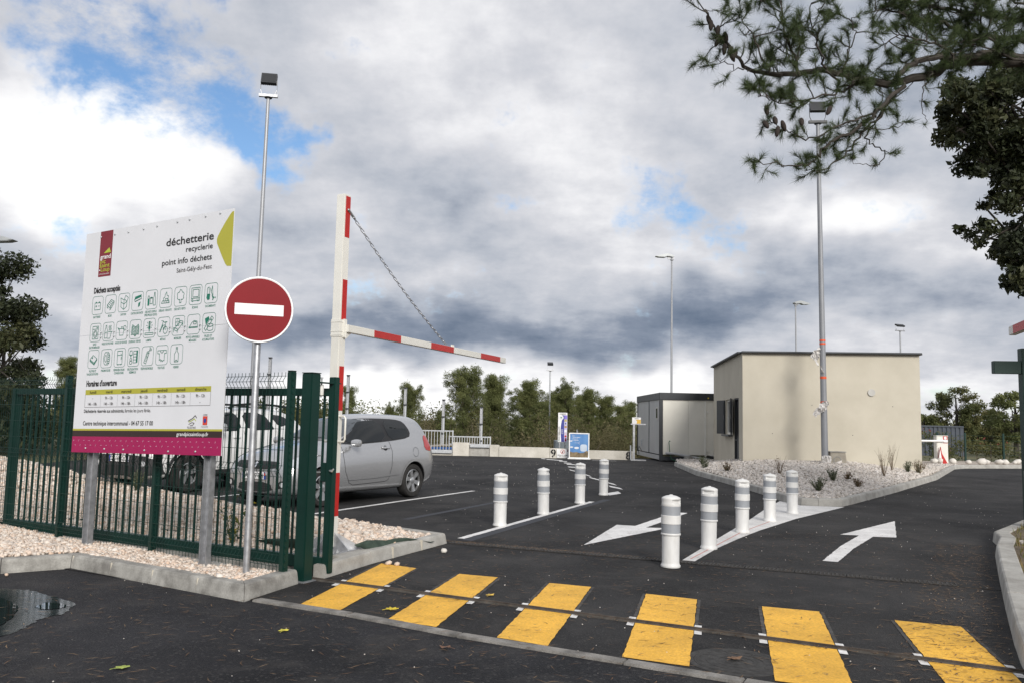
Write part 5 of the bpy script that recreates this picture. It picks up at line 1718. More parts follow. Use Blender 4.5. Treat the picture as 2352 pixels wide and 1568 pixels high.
# ------------------------------------------------------------------ white off-roader behind the board
def white_offroader(loc, rz, scale):
    c = thing('parked_car', 'white off-roader with black bumper and roof bars behind the information board', 'car', loc, rz)
    c.scale = (scale,) * 3
    rows = [(2.14, .86, .55, .03, .74, .66, .64, .70, .52, .71, .40, .66, .33),
            (2.06, .96, .62, .04, .84, .74, .70, .80, .54, .82, .36, .78, .27),
            (1.85, 1.05, .66, .05, .95, .80, .80, .87, .56, .89, .34, .87, .24),
            (1.35, 1.11, .68, .05, 1.03, .82, .86, .89, .58, .905, .33, .88, .23),
            (1.02, 1.14, .69, .05, 1.07, .825, .88, .89, .58, .905, .33, .88, .23),
            (.88, 1.18, .69, .06, 1.09, .83, .88, .89, .58, .905, .33, .88, .23),
            (.48, 1.44, .66, .06, 1.10, .83, .88, .89, .58, .905, .33, .88, .23),
            (.18, 1.59, .63, .055, 1.10, .83, .88, .89, .58, .905, .33, .88, .23),
            (-.4, 1.64, .63, .06, 1.11, .835, .88, .89, .58, .905, .33, .88, .23),
            (-1.1, 1.63, .625, .06, 1.13, .83, .90, .89, .58, .905, .33, .88, .23),
            (-1.75, 1.58, .60, .06, 1.15, .80, .92, .88, .60, .89, .35, .86, .25),
            (-1.98, 1.34, .62, .06, 1.14, .79, .92, .86, .62, .88, .38, .84, .28),
            (-2.10, 1.05, .62, .06, .96, .77, .84, .83, .62, .84, .42, .80, .33),
            (-2.16, .80, .58, .05, .72, .70, .66, .75, .58, .76, .46, .72, .38)]
    me, tree = loft_body(rows, M_carwhite, [(1.335, .35, .42, .56, 1.3), (-1.335, .35, .42, .56, 1.3)], M_black)
    link('body', me, c)
    front_decal('windscreen', tree, chaikin([(-.72, 1.20), (.72, 1.20), (.60, 1.55), (-.60, 1.55)], 1), M_wind, c)
    front_decal('rear_window', tree, chaikin([(-.58, 1.20), (.58, 1.20), (.50, 1.50), (-.50, 1.50)], 1), M_glass, c, .004, .06, True)
    M_cladding = mat('bumper_plastic', (.030, .030, .032), .7, 0, .15, 10)
    for s in (1, -1):
        side_decal('door_window', tree, chaikin([(.78, 1.145), (.50, 1.34), (.24, 1.505), (-.02, 1.525), (-.04, 1.15), (.4, 1.14)], 1), s, M_glass, c, .006)
        side_decal('door_window', tree, chaikin([(-.16, 1.525), (-.78, 1.515), (-.98, 1.20), (-.94, 1.17), (-.18, 1.155)], 1), s, M_glass, c, .006)
        side_decal('quarter_window', tree, chaikin([(-.95, 1.50), (-1.42, 1.46), (-1.52, 1.30), (-1.14, 1.22)], 1), s, M_glass, c, .006)
        for seam in ([(.92, 1.10), (.94, .8), (.86, .50), (.75, .40), (-.05, .40), (-.10, .8), (-.09, 1.15)], [(-.09, 1.15), (-.10, .42), (-.75, .42), (-.95, .70), (-1.04, 1.16)]):
            side_decal('door_seam', tree, line_poly(seam, .009), s, M_black, c, .002, .08)
        side_decal('arch_cladding', tree, line_poly(circ(1.335, .35, .455, None, 20, -10, 190), .085), s, M_cladding, c, .012, .05)
        side_decal('arch_cladding', tree, line_poly(circ(-1.335, .35, .455, None, 20, -10, 190), .085), s, M_cladding, c, .012, .05)
        side_decal('sill_cladding', tree, [(.90, .28), (.90, .40), (-.90, .40), (-.90, .28)], s, M_cladding, c, .010, .08)
        hd = decal('door_handle', tree, rrect(.05, 1.0, .24, 1.03, .014), (0, s * 2.5, 0), (1, 0, 0), (0, 0, 1), (0, -s, 0), M_carwhite, c, .03, .05)
        hd.modifiers.new('thick', 'SOLIDIFY').thickness = .02
        mirror(c, .70, s * .86, 1.22, s, M_galv_l if s > 0 else M_galv_l, 1.25)
        wheel(c, 1.335, s * .79, .35, .22, s, 5, .215)
        wheel(c, -1.335, s * .79, .35, .22, s, 5, .215)
        decal('headlamp', tree, chaikin([(-.22, -.09), (.16, -.05), (.24, .12), (-.16, .10)], 1) if s > 0 else chaikin([(.22, -.09), (-.16, -.05), (-.24, .12), (.16, .10)], 1), (3.4, s * 2.2, .90), (-.62 * s, .78, 0) if s > 0 else (.62, .78, 0), (0, 0, 1), (-.78, -.62 * s, 0), M_lens, c, .006, .05)
        front_decal('fog_lamp', tree, circ(s * .60, .55, .055, None, 14), M_lens, c, .020, .05)
        # roof bar standing on two feet
        rbm = MB()
        pts = [(.15, .60 * s, 1.60), (.02, .605 * s, 1.665), (-.4, .605 * s, 1.70), (-1.1, .605 * s, 1.69), (-1.55, .60 * s, 1.66), (-1.72, .59 * s, 1.60)]
        for a, b in zip(pts[:-1], pts[1:]):
            rbm.beam(a, b, .045, .045)
        rbar = rbm.build('roof_bar', M_black, c)
        tt = MB()
        add_text(tt, 'DUSTER', -.42 if s > 0 else -.10, 1.684, .03, lambda a, b: ((-.84 - a) if s > 0 else a - .5, s * .630, b), 'LEFT', .0, .34)
        tt.build('rail_lettering', M_galv, rbar)
    front_decal('bumper_cladding', tree, chaikin([(-.84, .30), (.84, .30), (.86, .62), (.55, .70), (-.55, .70), (-.86, .62)], 1), M_cladding, c, .012, .06)
    front_decal('lower_grille', tree, chaikin([(-.45, .34), (.45, .34), (.40, .50), (-.40, .50)], 1), M_black, c, .018, .06)
    front_decal('skid_plate', tree, chaikin([(-.35, .27), (.35, .27), (.30, .33), (-.30, .33)], 1), M_galv, c, .022, .06)
    front_decal('grille', tree, chaikin([(-.48, .75), (.48, .75), (.52, .86), (-.52, .86)], 1), M_dark, c, .006, .06)
    for z in (.785, .825):
        front_decal('grille_bar', tree, [(-.46, z - .008), (.46, z - .008), (.46, z + .008), (-.46, z + .008)], M_chrome, c, .014, .06)
    plate(c, 2.165, .63, 'DK-474-ZC')
    return c
white_offroader((-6.38, 17.80, .006), R(-117), 1.03)

# ================================================================== BUILDING
TH = R(-6.6)
BO = Vector((7.273, 26.0, 0))
bl = thing('beige_building', 'beige rendered flat roofed building with dark roof edge', 'building', BO, TH)
W_, D_, Htop = 5.32, 7.05, 3.80
def wallbox(c, s):
    return MB().box(c, s).build('wall', M_wall, bl, False, .004)
wallbox((W_ / 2, .10, Htop / 2), (W_, .20, Htop))
wallbox((W_ / 2, D_ - .10, Htop / 2), (W_, .20, Htop))
wallbox((W_ - .10, D_ / 2, Htop / 2), (.20, D_ - .404, Htop))
# left wall in pieces round the door and the window
dy0, dy1, dz = .78, 1.75, 2.42
wy0, wy1, wz0, wz1 = 2.15, 3.75, 1.22, 2.42
def left(y0, y1, z0, z1):
    wallbox((.10, (y0 + y1) / 2, (z0 + z1) / 2), (.20, y1 - y0, z1 - z0))
left(.202, dy0, 0, Htop)
left(dy0, dy1, dz, Htop)
left(dy1, wy0, 0, Htop)
left(wy0, wy1, 0, wz0)
left(wy0, wy1, wz1, Htop)
left(wy1, D_ - .202, 0, Htop)
MB().box((W_ / 2, D_ / 2, Htop - .12), (W_ - .41, D_ - .41, .10)).build('roof', M_anth, bl)
for c_, s_ in (((W_ / 2, -.01, Htop + .025), (W_ + .07, .26, .05)), ((W_ / 2, D_ + .01, Htop + .025), (W_ + .07, .26, .05)), ((-.01, D_ / 2, Htop + .025), (.26, D_ - .25, .048)), ((W_ + .01, D_ / 2, Htop + .025), (.26, D_ - .25, .048))):
    MB().box(c_, s_).build('roof_edge', M_anth, bl, False, .006)
dr_ = MB().box((.10, (dy0 + dy1) / 2, dz / 2), (.05, dy1 - dy0 - .02, dz - .01)).build('door', M_doorg, bl, False, .004)
fr_ = MB()
fr_.box((.06, dy0 + .03, dz / 2), (.10, .05, dz))
fr_.box((.06, dy1 - .03, dz / 2), (.10, .05, dz))
fr_.box((.06, (dy0 + dy1) / 2, dz - .03), (.10, dy1 - dy0 - .102, .05))
fr_.build('door_frame', M_dark, dr_)
MB().tube([(.06, dy1 - .14, 1.05), (.02, dy1 - .14, 1.05), (.02, dy1 - .26, 1.05)], .010, 6).build('door_handle', M_galv, dr_)
win = MB().box((.12, (wy0 + wy1) / 2, (wz0 + wz1) / 2), (.03, wy1 - wy0, wz1 - wz0)).build('window', M_glass, bl)
wf_ = MB()
for y_ in (wy0 + .03, (wy0 + wy1) / 2, wy1 - .03):
    wf_.box((.09, y_, (wz0 + wz1) / 2), (.06, .06, wz1 - wz0))
for z_ in (wz0 + .03, wz1 - .03):
    wf_.box((.09, (wy0 + wy1) / 2, z_), (.055, wy1 - wy0 - .06, .06))
wf_.build('window_frame', M_white, win)
MB().box((-.05, (wy0 + wy1) / 2, wz0 - .04), (.20, wy1 - wy0 + .16, .06)).build('sill', M_doorg, bl, False, .005)
for y_, sw in ((wy0 - .02, -1), (wy1 + .02, 1)):
    sh = link('shutter', None, bl)
    sh.location = (-.03, y_, (wz0 + wz1) / 2)
    sh.rotation_euler = (0, 0, R(-10) if sw < 0 else R(14))
    MB().box((0, sw * .36, 0), (.035, .72, wz1 - wz0)).build('shutter_leaf', M_anth, sh, False, .004)
    for z_ in (-.30, .30):
        MB().box((-.022, sw * .36, z_), (.012, .58, .44)).build('shutter_panel', M_dark, sh, False, .004)
MB().lathe([(.11, 0), (.11, .03), (.10, .035), (.0, .035)], 24, (3.88, -.037, 2.62), 'Y').build('vent_cap', mat('vent_grey', (.50, .49, .46), .6), bl, True)
for k in range(4):
    MB().lathe([(.012, 0), (.012, .01)], 10, (.9 + k * 1.2, -.012, 1.3 + .9 * (k % 2)), 'Y').build('wall_plug', M_anth, bl)

# junction box at the lamp foot
jb = thing('junction_box', 'grey beige concrete junction box beside the wrapped lamp post', 'box', (9.62, 24.55, .40), R(-6))
MB().prism([(-.26, 0), (.26, 0), (.21, .40), (-.21, .40)], -.18, .18, lambda a, b, c: (a, c, b)).build('box_body', mat('box_concrete', (.33, .30, .25), .9, 0, .15, 6), jb, False, .01)
MB().box((0, 0, .415), (.46, .40, .03)).build('lid', M_conc, jb, False, .005)
MB().lathe([(.12, 0), (.12, .012), (.095, .014), (.095, 0)], 18, (-.02, -.192, .17), 'Y', ring=True).build('pipe_collar', M_conc_d, jb, True)

# ================================================================== SITE CABIN
cb = thing('site_cabin', 'modular site cabin with cream and grey panels and anthracite frame', 'cabin', (6.12, 34.0, .02), R(.8))
CW, CD, CH = 2.42, 5.6, 2.79
for x_ in (.055, CW - .055):
    for y_ in (.055, CD - .055):
        MB().box((x_, y_, CH / 2), (.14 if y_ < 1 else .11, .11, CH - .02)).build('corner_post', M_anth, cb, False, .006)
for y_ in (.045, CD - .045):
    MB().box((CW / 2, y_, CH - .14), (CW + .04, .13, .29)).build('roof_beam', M_anth, cb, False, .006)
    MB().box((CW / 2, y_, .12), (CW + .02, .12, .18)).build('floor_beam', M_anth, cb, False, .006)
for x_ in (.045, CW - .045):
    MB().box((x_ - (.003 if x_ < 1 else -.003), CD / 2, CH - .14), (.13, CD - .14, .286)).build('roof_beam', mat('beam_grey', (.13, .132, .135), .5, .1, .08, 3), cb, False, .006)
    MB().box((x_, CD / 2, .14), (.12, CD - .14, .17)).build('floor_beam', M_panel_g, cb, False, .006)
MB().box((CW / 2, CD / 2, CH - .02), (CW - .16, CD - .16, .04)).build('roof', M_galv, cb)
nP = 2
xs_ = [.13, 1.17, 1.86, CW - .13]
for a_, b_ in zip(xs_[:-1], xs_[1:]):
    MB().box(((a_ + b_) / 2, .06, CH / 2 + .02), (b_ - a_ - .006, .05, CH - .50)).build('wall_panel', M_panel_w, cb, False, .004)
ys_ = [.12, 2.55, CD - .12]
for a_, b_ in zip(ys_[:-1], ys_[1:]):
    MB().box((.05, (a_ + b_) / 2, CH / 2 + .02), (.05, b_ - a_ - .03, CH - .50)).build('wall_panel', M_panel_g, cb, False, .004)
    MB().box((CW - .05, (a_ + b_) / 2, CH / 2 + .02), (.05, b_ - a_ - .03, CH - .50)).build('wall_panel', M_panel_g, cb, False, .004)
MB().box((CW / 2, CD - .06, CH / 2 + .02), (CW - .26, .05, CH - .50)).build('wall_panel', M_panel_g, cb, False, .004)
MB().box((.03, 2.55, CH / 2), (.05, .05, CH - .52)).build('joint_strip', M_anth, cb)
wn_ = MB().box((.015, .62, 1.95), (.05, .38, .50)).build('window', M_white, cb, False, .006)
MB().box((-.012, .62, 1.95), (.012, .28, .40)).build('pane', M_glass, wn_)
MB().box((1.875, .02, CH / 2 - .10), (.06, .07, CH - .45)).build('downpipe', M_white, cb, False, .006)
for z_ in (.45, 2.02):
    MB().box((1.95, .02, z_), (.08, .04, .09)).build('pipe_clip', M_white, cb, False, .006)
MB().lathe([(.028, 0), (.028, .02), (.001, .028)], 10, (1.98, -.05, CH - .19), 'Y').build('warning_dot', mat('dot_yellow', (.7, .5, .03), .5), cb)
for y_ in (4.0, 4.12):
    MB().tube([(.02, y_, .50), (-.04, y_, .52), (-.04, y_, .80), (.02, y_, .82)], .012, 6).build('door_handle', M_galv_l, cb, True)
MB().tube([(.02, 4.3, .22), (-.06, 4.35, .40), (-.08, 4.55, .48), (-.08, 4.7, .35), (-.05, 4.75, .10)], .012, 6).build('cable_loop', M_black, cb, True)
gp_ = tag(MB().tube([(6.34, 33.85, .36), (6.65, 33.62, .34), (7.35, 33.45, .22), (8.0, 33.35, .13)], .055, 12).build('drain_pipe', mat('pipe_grey', (.34, .345, .35), .45, 0, .06, 5), None, True), 'grey plastic waste pipe sloping along the cabin front', 'pipe')
tag(MB().tube([(6.52, 33.90, .82), (6.50, 33.88, .86), (6.47, 33.88, .80), (6.50, 33.86, .40), (6.55, 33.80, .14), (6.72, 33.75, .05), (7.5, 33.68, .04), (8.2, 33.7, .05)], .016, 8).build('garden_hose', mat('hose_green', (.02, .12, .06), .5), None, True), 'thin green hose hanging down the cabin front', 'hose')
tag(MB().lathe([(.17, 0), (.17, .28), (.14, .28), (.14, 0)], 18, (7.15, 33.38, 0), ring=True).build('pipe_collar_block', M_conc_d, None, True), 'grey concrete ring under the waste pipe', 'ring')

# ================================================================== QUAY WALL, RAILINGS, MASTS
qw = thing('quay_wall', 'low cream concrete wall across the back of the yard', 'wall', (0, 35.45, 0))
M_wallc = M_conc_w
def seg(x0, x1, y0, y1, h, d=.30, material=None, nm='wall_block'):
    return MB().beam((x0, y0 - 35.45 + d / 2, (h - .9) / 2), (x1, y1 - 35.45 + d / 2, (h - .9) / 2), d, h + .9).build(nm, material or M_wallc, qw, False, .012)
seg(-12, -2.43, 35.95, 35.62, .10)
seg(-2.425, -1.735, 35.50, 35.48, .565, .36)
seg(-1.73, -.845, 35.62, 35.58, .375, .25, M_conc)
seg(-.84, -.445, 35.48, 35.45, .495, .36)
seg(-.44, 1.70, 35.40, 35.10, .435)
seg(1.705, 2.62, 35.10, 35.03, .415)
seg(2.625, 5.20, 35.02, 34.80, .37)
MB().beam((-1.70, .10, .43), (-.86, .06, .43), .08, .11).build('galvanised_beam', M_galv_l, qw, False, .006)
MB().beam((-11.8, .40, .155), (-2.46, .10, .155), .08, .105).build('galvanised_beam', M_galv_l, qw, False, .006)
M_sten = mat('stencil_black', (.012, .012, .012), .8)
def stencil(body, x0, x1, z0, z1, y, name):
    vs, fs = text_data(body, 1.0, 'LEFT', .022)
    a0, a1 = min(a for a, _ in vs), max(a for a, _ in vs)
    b0, b1 = min(b for _, b in vs), max(b for _, b in vs)
    mb = MB().add([(x0 + (a - a0) / (a1 - a0) * (x1 - x0), y, z0 + (b - b0) / (b1 - b0) * (z1 - z0)) for a, b in vs], fs)
    o = mb.build(name, M_sten, qw)
    # stencil bridges
    g_ = MB()
    xm = (x0 + x1) / 2
    g_.box((xm, y - .002, (z0 + z1) / 2), (.012, .002, (z1 - z0) * 1.0))
    g_.build('stencil_gap', M_wallc, qw)
def ywall(x):
    return 35.40 - (x + .44) / 2.14 * .30 if x < 1.7 else (35.10 - (x - 1.7) / .92 * .07 if x < 2.62 else 35.02 - (x - 2.62) / 2.58 * .22)
stencil('9', 1.728, 1.945, .045, .385, ywall(1.84) - 35.45 - .020, 'stencil_number')
stencil('8', 4.852, 5.062, .022, .350, ywall(4.95) - 35.45 - .020, 'stencil_number')

ds = thing('warning_sign', 'white sign forbidding climbing fixed to the low wall', 'sign', (2.225, ywall(2.2) - .03, 0), R(-4.4))
MB().box((0, 0, .212), (.485, .010, .372)).build('panel', M_inkw, ds)
MB().lathe([(.092, -.004), (.092, 0), (.078, 0), (.078, -.004)], 28, (0, -.006, .285), 'Y', ring=True).build('red_ring', M_red_refl, ds)
MB().box((0, -.0085, .285), (.018, .002, .165), Matrix.Rotation(R(45), 3, 'Y')).build('red_slash', M_red_refl, ds)
t_ = MB()
f_ = lambda a, b: (a, -.0065, b)
t_.add([f_(a, b) for a, b in [(-.012, .30), (.012, .30), (.03, .27), (.022, .22), (.012, .26), (0, .24), (-.02, .215), (-.03, .225), (-.012, .255), (-.03, .28)]], [tuple(range(10))])
t_.add([f_(a, .315 + b) for a, b in circ(0, 0, .013, None, 10)], [tuple(range(10))])
t_.build('climber_symbol', M_ink, ds)
letter(ds, M_ink, LN, 'DEFENSE DE GRIMPER', 0, .125, .034, f_, 'CENTER', .03, .43)
letter(ds, M_ink, LN, 'SUR LE MURET', 0, .062, .034, f_, 'CENTER', .03, .28)
MB().add([f_(a, b) for a, b in BX(.19, .29, .225, .375)], [(0, 1, 2, 3)]).build('crimson_logo', M_tab, ds)

def railing(label, x0, x1, y0, y1, zb, zt, n, tall_post=None):
    r_ = thing('railing', label, 'railing', (x0, y0, 0), math.atan2(y1 - y0, x1 - x0))
    L = math.hypot(x1 - x0, y1 - y0)
    MB().box((L / 2, 0, zt - .025), (L, .05, .05)).build('top_rail', M_galv_l, r_, False, .006)
    MB().box((L / 2, 0, zb + .02), (L, .04, .04)).build('bottom_rail', M_galv_l, r_, False, .006)
    bmx = MB().box((0, 0, (zt + zb) / 2), (.024, .024, zt - zb - .02)).mesh('baluster', M_galv_l)
    for k in range(n):
        o = link('baluster', bmx, r_)
        o.location = (.015 + (L - .03) * k / (n - 1), 0, 0)
    for xx in (0, L):
        MB().box((xx, .005, (zt + zb) / 2 - .04), (.05, .045, zt - zb + .10)).build('post', M_galv_l, r_, False, .005)
    return r_
railing('tall white steel railing beside the silver car', -3.90, -2.45, 35.75, 35.70, .20, 1.065, 12)
railing('lower steel railing above the galvanised beam between wall blocks', -2.61, -.84, 35.80, 35.70, .47, .835, 17)
railing('stepped railing end mostly hidden behind the silver car', -6.6, -3.93, 35.90, 35.78, .22, 1.235, 22)

def mast(label, x, y, zt, zb=-2.6):
    r_ = thing('steel_mast', label, 'post', (x, y, zb))
    h = zt - zb
    b_ = MB()
    b_.box((-.055, 0, h / 2), (.014, .13, h))
    b_.box((.055, 0, h / 2), (.014, .13, h))
    b_.box((0, 0, h / 2), (.097, .012, h))
    b_.build('profile', M_galv, r_)
    MB().box((0, 0, h + .02), (.15, .15, .05)).build('cap', M_dark, r_)
    for z_ in (h - .75, h - 1.5):
        MB().box((.0, -.075, z_), (.15, .03, .06)).build('stop_plate', M_dark, r_)
        MB().box((.035, -.072, z_ - .40), (.05, .02, .70)).build('guide_rail', M_galv_l, r_)
mast('tallest of the steel masts, partly hidden by the no entry pole', -11.1, 38, 4.16)
mast('steel mast just right of the height barrier post', -7.48, 38, 3.43)
mast('steel mast standing over the roof of the silver car', -4.83, 38, 2.91)
mast('steel mast behind the tall railing', -3.07, 38, 2.40)
mast('shortest steel mast, behind the lower railing', -1.33, 38, 2.10)

sk = thing('waste_skip', 'blue waste skip showing between the railing bars', 'skip', (-3.0, 38.0, -2.62))
M_skip = mat('skip_blue', (.02, .09, .30), .5, 0, .2, 4)
MB().prism([(-1.3, 0), (1.3, 0), (1.45, 2.86), (-1.45, 2.86)], -.9, 1.2, lambda a, b, c: (a, c, b)).build('tub', M_skip, sk, False, .02)
for k in range(7):
    MB().box((-1.2 + k * .4, -.93, 1.4), (.07, .09, 2.6)).build('rib', M_skip, sk)
MB().box((0, -.93, 2.88), (3.0, .12, .10)).build('rim', M_skip, sk, False, .01)
MB().prism([(-.6, 2.97), (1.4, 3.10), (1.42, 3.05), (-.6, 2.93)], -.7, .9, lambda a, b, c: (a, c, b)).build('load_board', mat('weathered_board', (.30, .26, .21), .9), sk)

# ================================================================== TOTEM, POSTER BANK, SMALL SIGNS
tt_ = thing('totem_sign', 'tall white and blue ENCOMBRANTS totem sign above the low wall', 'sign', (2.264, 35.95, 0))
MB().box((0, 0, 1.297), (.395, .03, 1.26)).build('panel', M_inkw, tt_, False, .004)
for x_ in (-.12, .12):
    MB().box((x_, .045, .2), (.05, .05, 2.2)).build('leg', M_galv, tt_)
fz = lambda l: (lambda a, b: (a, -.0165 - .0012 * l, b))
M_vio = mat('print_violet', (.22, .17, .60), .5)
M_nav = mat('print_navy', (.035, .045, .26), .5)
def tpoly(nm, pts, l, mt_):
    f = fz(l)
    MB().add([f(a, b) for a, b in pts], [tuple(range(len(pts)))]).build(nm, mt_, tt_)
tpoly('navy_swoosh', [(-.055, .675), (.068, .675), (.068, 1.82), (-.04, 1.82), (-.005, 1.70), (-.035, 1.60), (-.07, 1.42), (-.088, 1.22), (-.08, 1.0), (-.06, .80)], 1, M_nav)
tpoly('violet_strip', [(.07, .675), (.19, .675), (.19, 1.82), (.07, 1.82)], 1, mat('print_lilac', (.50, .47, .72), .5))
tpoly('violet_block', [(.07, 1.65), (.19, 1.65), (.19, 1.82), (.07, 1.82)], 2, M_vio)
for z_, mt_ in ((1.59, mat('photo_straw', (.48, .40, .15), .6)), (1.46, mat('photo_grey', (.55, .55, .60), .6)), (1.32, mat('photo_wood', (.40, .25, .13), .6)), (1.14, M_inkw), (1.02, mat('photo_pink', (.60, .48, .56), .6))):
    tpoly('photo_tile', BX(.078, z_ - .05, .182, z_ + .05), 2, mt_)
tpoly('frame_tile', BX(.105, 1.425, .155, 1.50), 3, M_nav)
tpoly('round_badge', circ(-.062, 1.715, .098, None, 22), 2, M_boardw)
tpoly('round_symbol', [(-.10, 1.69), (-.02, 1.69), (-.03, 1.74), (-.06, 1.73), (-.09, 1.755)], 3, M_teal)
tpoly('red_badge', circ(.13, .915, .046, None, 18), 3, M_red_refl)
tpoly('crimson_logo', BX(.10, .695, .165, .845), 3, M_tab)
tpoly('green_square', BX(-.17, .70, -.13, .75), 2, M_teal)
letter(tt_, M_ink, LN, 'ENCOMBRANTS', 0, 1.85, .045, fz(1), 'CENTER', .03, .27)
fv = fz(2)
letter(tt_, M_ink, LN, 'ENCOMBRANTS', .77, .118, .050, lambda a, b: fv(-b - .005, a), 'LEFT', .03, .56)
t_ = MB()
for k, w in enumerate(('MEUBLES', 'MATELAS', 'VERRE', 'MOQUETTE', 'PLASTIQUE')):
    letter(tt_, M_inkw, LN, w, -.07, 1.185 - k * .042, .022, fz(2), 'LEFT', .01, .10)

pb_ = thing('poster_bank', 'white framed paper recycling bank with a blue sky poster', 'recycling bank', (2.875, 34.62, 0), R(-2))
MB().box((0, .45, .56), (.78, .82, 1.00)).build('bin_body', mat('bank_blue', (.06, .11, .19), .6, 0, .1, 4), pb_, False, .01)
fr_ = MB()
for x_ in (-.40, .40):
    fr_.box((x_, 0, .555), (.045, .07, 1.06))
fr_.box((0, 0, 1.065), (.755, .07, .045))
fr_.box((0, 0, .055), (.755, .07, .05))
fr_.build('frame', M_inkw, pb_, False, .006)
MB().box((0, -.02, .03), (.94, .18, .05)).build('foot', M_inkw, pb_, False, .006)
MB().tube([(-.10, .1, 1.08), (-.10, .1, 1.20), (-.08, .1, 1.22), (-.06, .1, 1.20), (-.06, .1, 1.08)], .010, 6).build('lifting_eye', M_galv, pb_)
def ppoly(nm, pts, l, mt_):
    MB().add([(a, -.030 - .0012 * l, b) for a, b in pts], [tuple(range(len(pts)))]).build(nm, mt_, pb_)
ppoly('poster_sky', BX(-.375, .085, .375, 1.04), 0, mat('poster_blue', (.055, .19, .50), .4, 0, .2, 1.2, 0, 1, (.15, .33, .62)))
ppoly('poster_town', [(-.375, .085), (.375, .085), (.375, .34), (.30, .36), (.20, .28), (.05, .26), (-.1, .30), (-.25, .28), (-.375, .32)], 1, mat('poster_ground', (.16, .12, .07), .5, 0, .5, 6, 0, 1, (.30, .22, .12)))
for cx_, cz_, r_ in ((-.31, .50, .07), (-.10, .47, .10), (-.33, .75, .05)):
    ppoly('poster_cloud', circ(cx_, cz_, r_, r_ * .45, 14), 1, mat('poster_cloud', (.68, .70, .74), .5))
ppoly('poster_glow', rrect(.05, .33, .33, .62, .08), 2, mat('poster_pale', (.50, .58, .68), .5))
t_ = MB()
for k, ln_ in enumerate(('Oui !', 'Tous les papiers', 'se trient et', 'se recyclent')):
    letter(pb_, M_inkw, LN, ln_, -.28, .95 - k * .062, .040, lambda a, b: (a, -.0330, b), 'LEFT', .01, (.10, .33, .22, .26)[k])
strokes(t_, [(-.18, .68), (-.02, .68), (.03, .73)], .008, lambda a, b: (a, -.0330, b))
strokes(t_, [(-.02, .68), (.01, .63)], .008, lambda a, b: (a, -.0330, b))
t_.build('swoosh', M_inkw, pb_)

cs = thing('container_shed', 'grey corrugated container behind the poster bank', 'container', (2.40, 37.6, -2.6))
cg = []
for k in range(16):
    x_ = -.35 + k * .05
    cg += [(x_, 0), (x_ + .012, -.03), (x_ + .030, -.03), (x_ + .042, 0)]
MB().prism(cg + [(.45, 1.4), (-.35, 1.4)], 0, 3.28, lambda a, b, c: (a, b, c)).build('shell', mat('corrugated_grey', (.20, .235, .26), .5, .1, .1, 3), cs)

ct = thing('sorting_stand', 'grey steel post carrying a white and yellow CARTONS sign', 'sign', (5.12, 34.42, 0))
MB().box((0, 0, .75), (.085, .085, 1.46)).build('post', M_galv, ct, False, .006)
MB().box((.18, 0, 1.50), (.62, .06, .05)).build('cross_rail', M_galv, ct, False, .005)
MB().box((.18, .05, .02), (.62, .36, .05)).build('foot', M_galv, ct, False, .005)
MB().box((.10, -.04, 1.645), (.36, .02, .26)).build('panel', M_inkw, ct, False, .004)
MB().add([(a, -.0515, b) for a, b in [(.10, 1.525), (.275, 1.525), (.275, 1.69), (.06, 1.69), (.12, 1.62)]], [(0, 1, 2, 3, 4)]).build('yellow_print', mat('print_yellow', (.68, .42, .05), .5), ct)
MB().add([(a, -.0525, b) for a, b in circ(.02, 1.60, .062, None, 18)], [tuple(range(18))]).build('round_badge', M_boardw, ct)
t_ = MB()
add_text(t_, 'CARTONS', .10, 1.715, .034, lambda a, b: (a, -.0515, b), 'CENTER', .03, .16)
t_.build('lettering', M_ink, ct)
MB().tube([(-.10, .2, 0), (-.10, .2, .62)], .03, 8).build('side_pipe', M_galv_l, ct)

# ================================================================== RIGHT BACKGROUND
ab = thing('automatic_barrier', 'white automatic barrier cabinet with a white arm at the far right', 'barrier', (18.40, 35.55, .10), R(-6))
MB().box((0, 0, .58), (.46, .34, 1.16)).build('cabinet', M_white, ab, False, .02)
MB().box((0, 0, 1.175), (.48, .36, .03)).build('lid', M_white, ab, False, .008)
MB().tube([(.05, -.21, .96), (-.9, -.22, .95), (-3.0, -.24, .92)], .045, 10).build('arm', M_inkw, ab, True)
MB().box((.08, -.19, .96), (.26, .05, .12)).build('arm_mount', M_inkw, ab, False, .01)
MB().box((.12, -.176, 1.02), (.18, .006, .30)).build('red_notice', M_red_refl, ab)
MB().add([(a, -.181, b) for a, b in circ(.12, 1.09, .06, None, 16)], [tuple(range(16))]).build('notice_disc', M_inkw, ab)
MB().prism([(-.24, .0), (.05, -.02), (.14, .02), (-.08, .45), (-.12, .72), (-.16, .45)], -.30, -.22, lambda a, b, c: (a, c, b)).build('warning_drape', M_red_refl, ab)
MB().prism([(-.24, 0), (-.06, -.02), (-.13, .45), (-.15, .62)], -.312, -.302, lambda a, b, c: (a, c, b)).build('white_drape', M_inkw, ab)

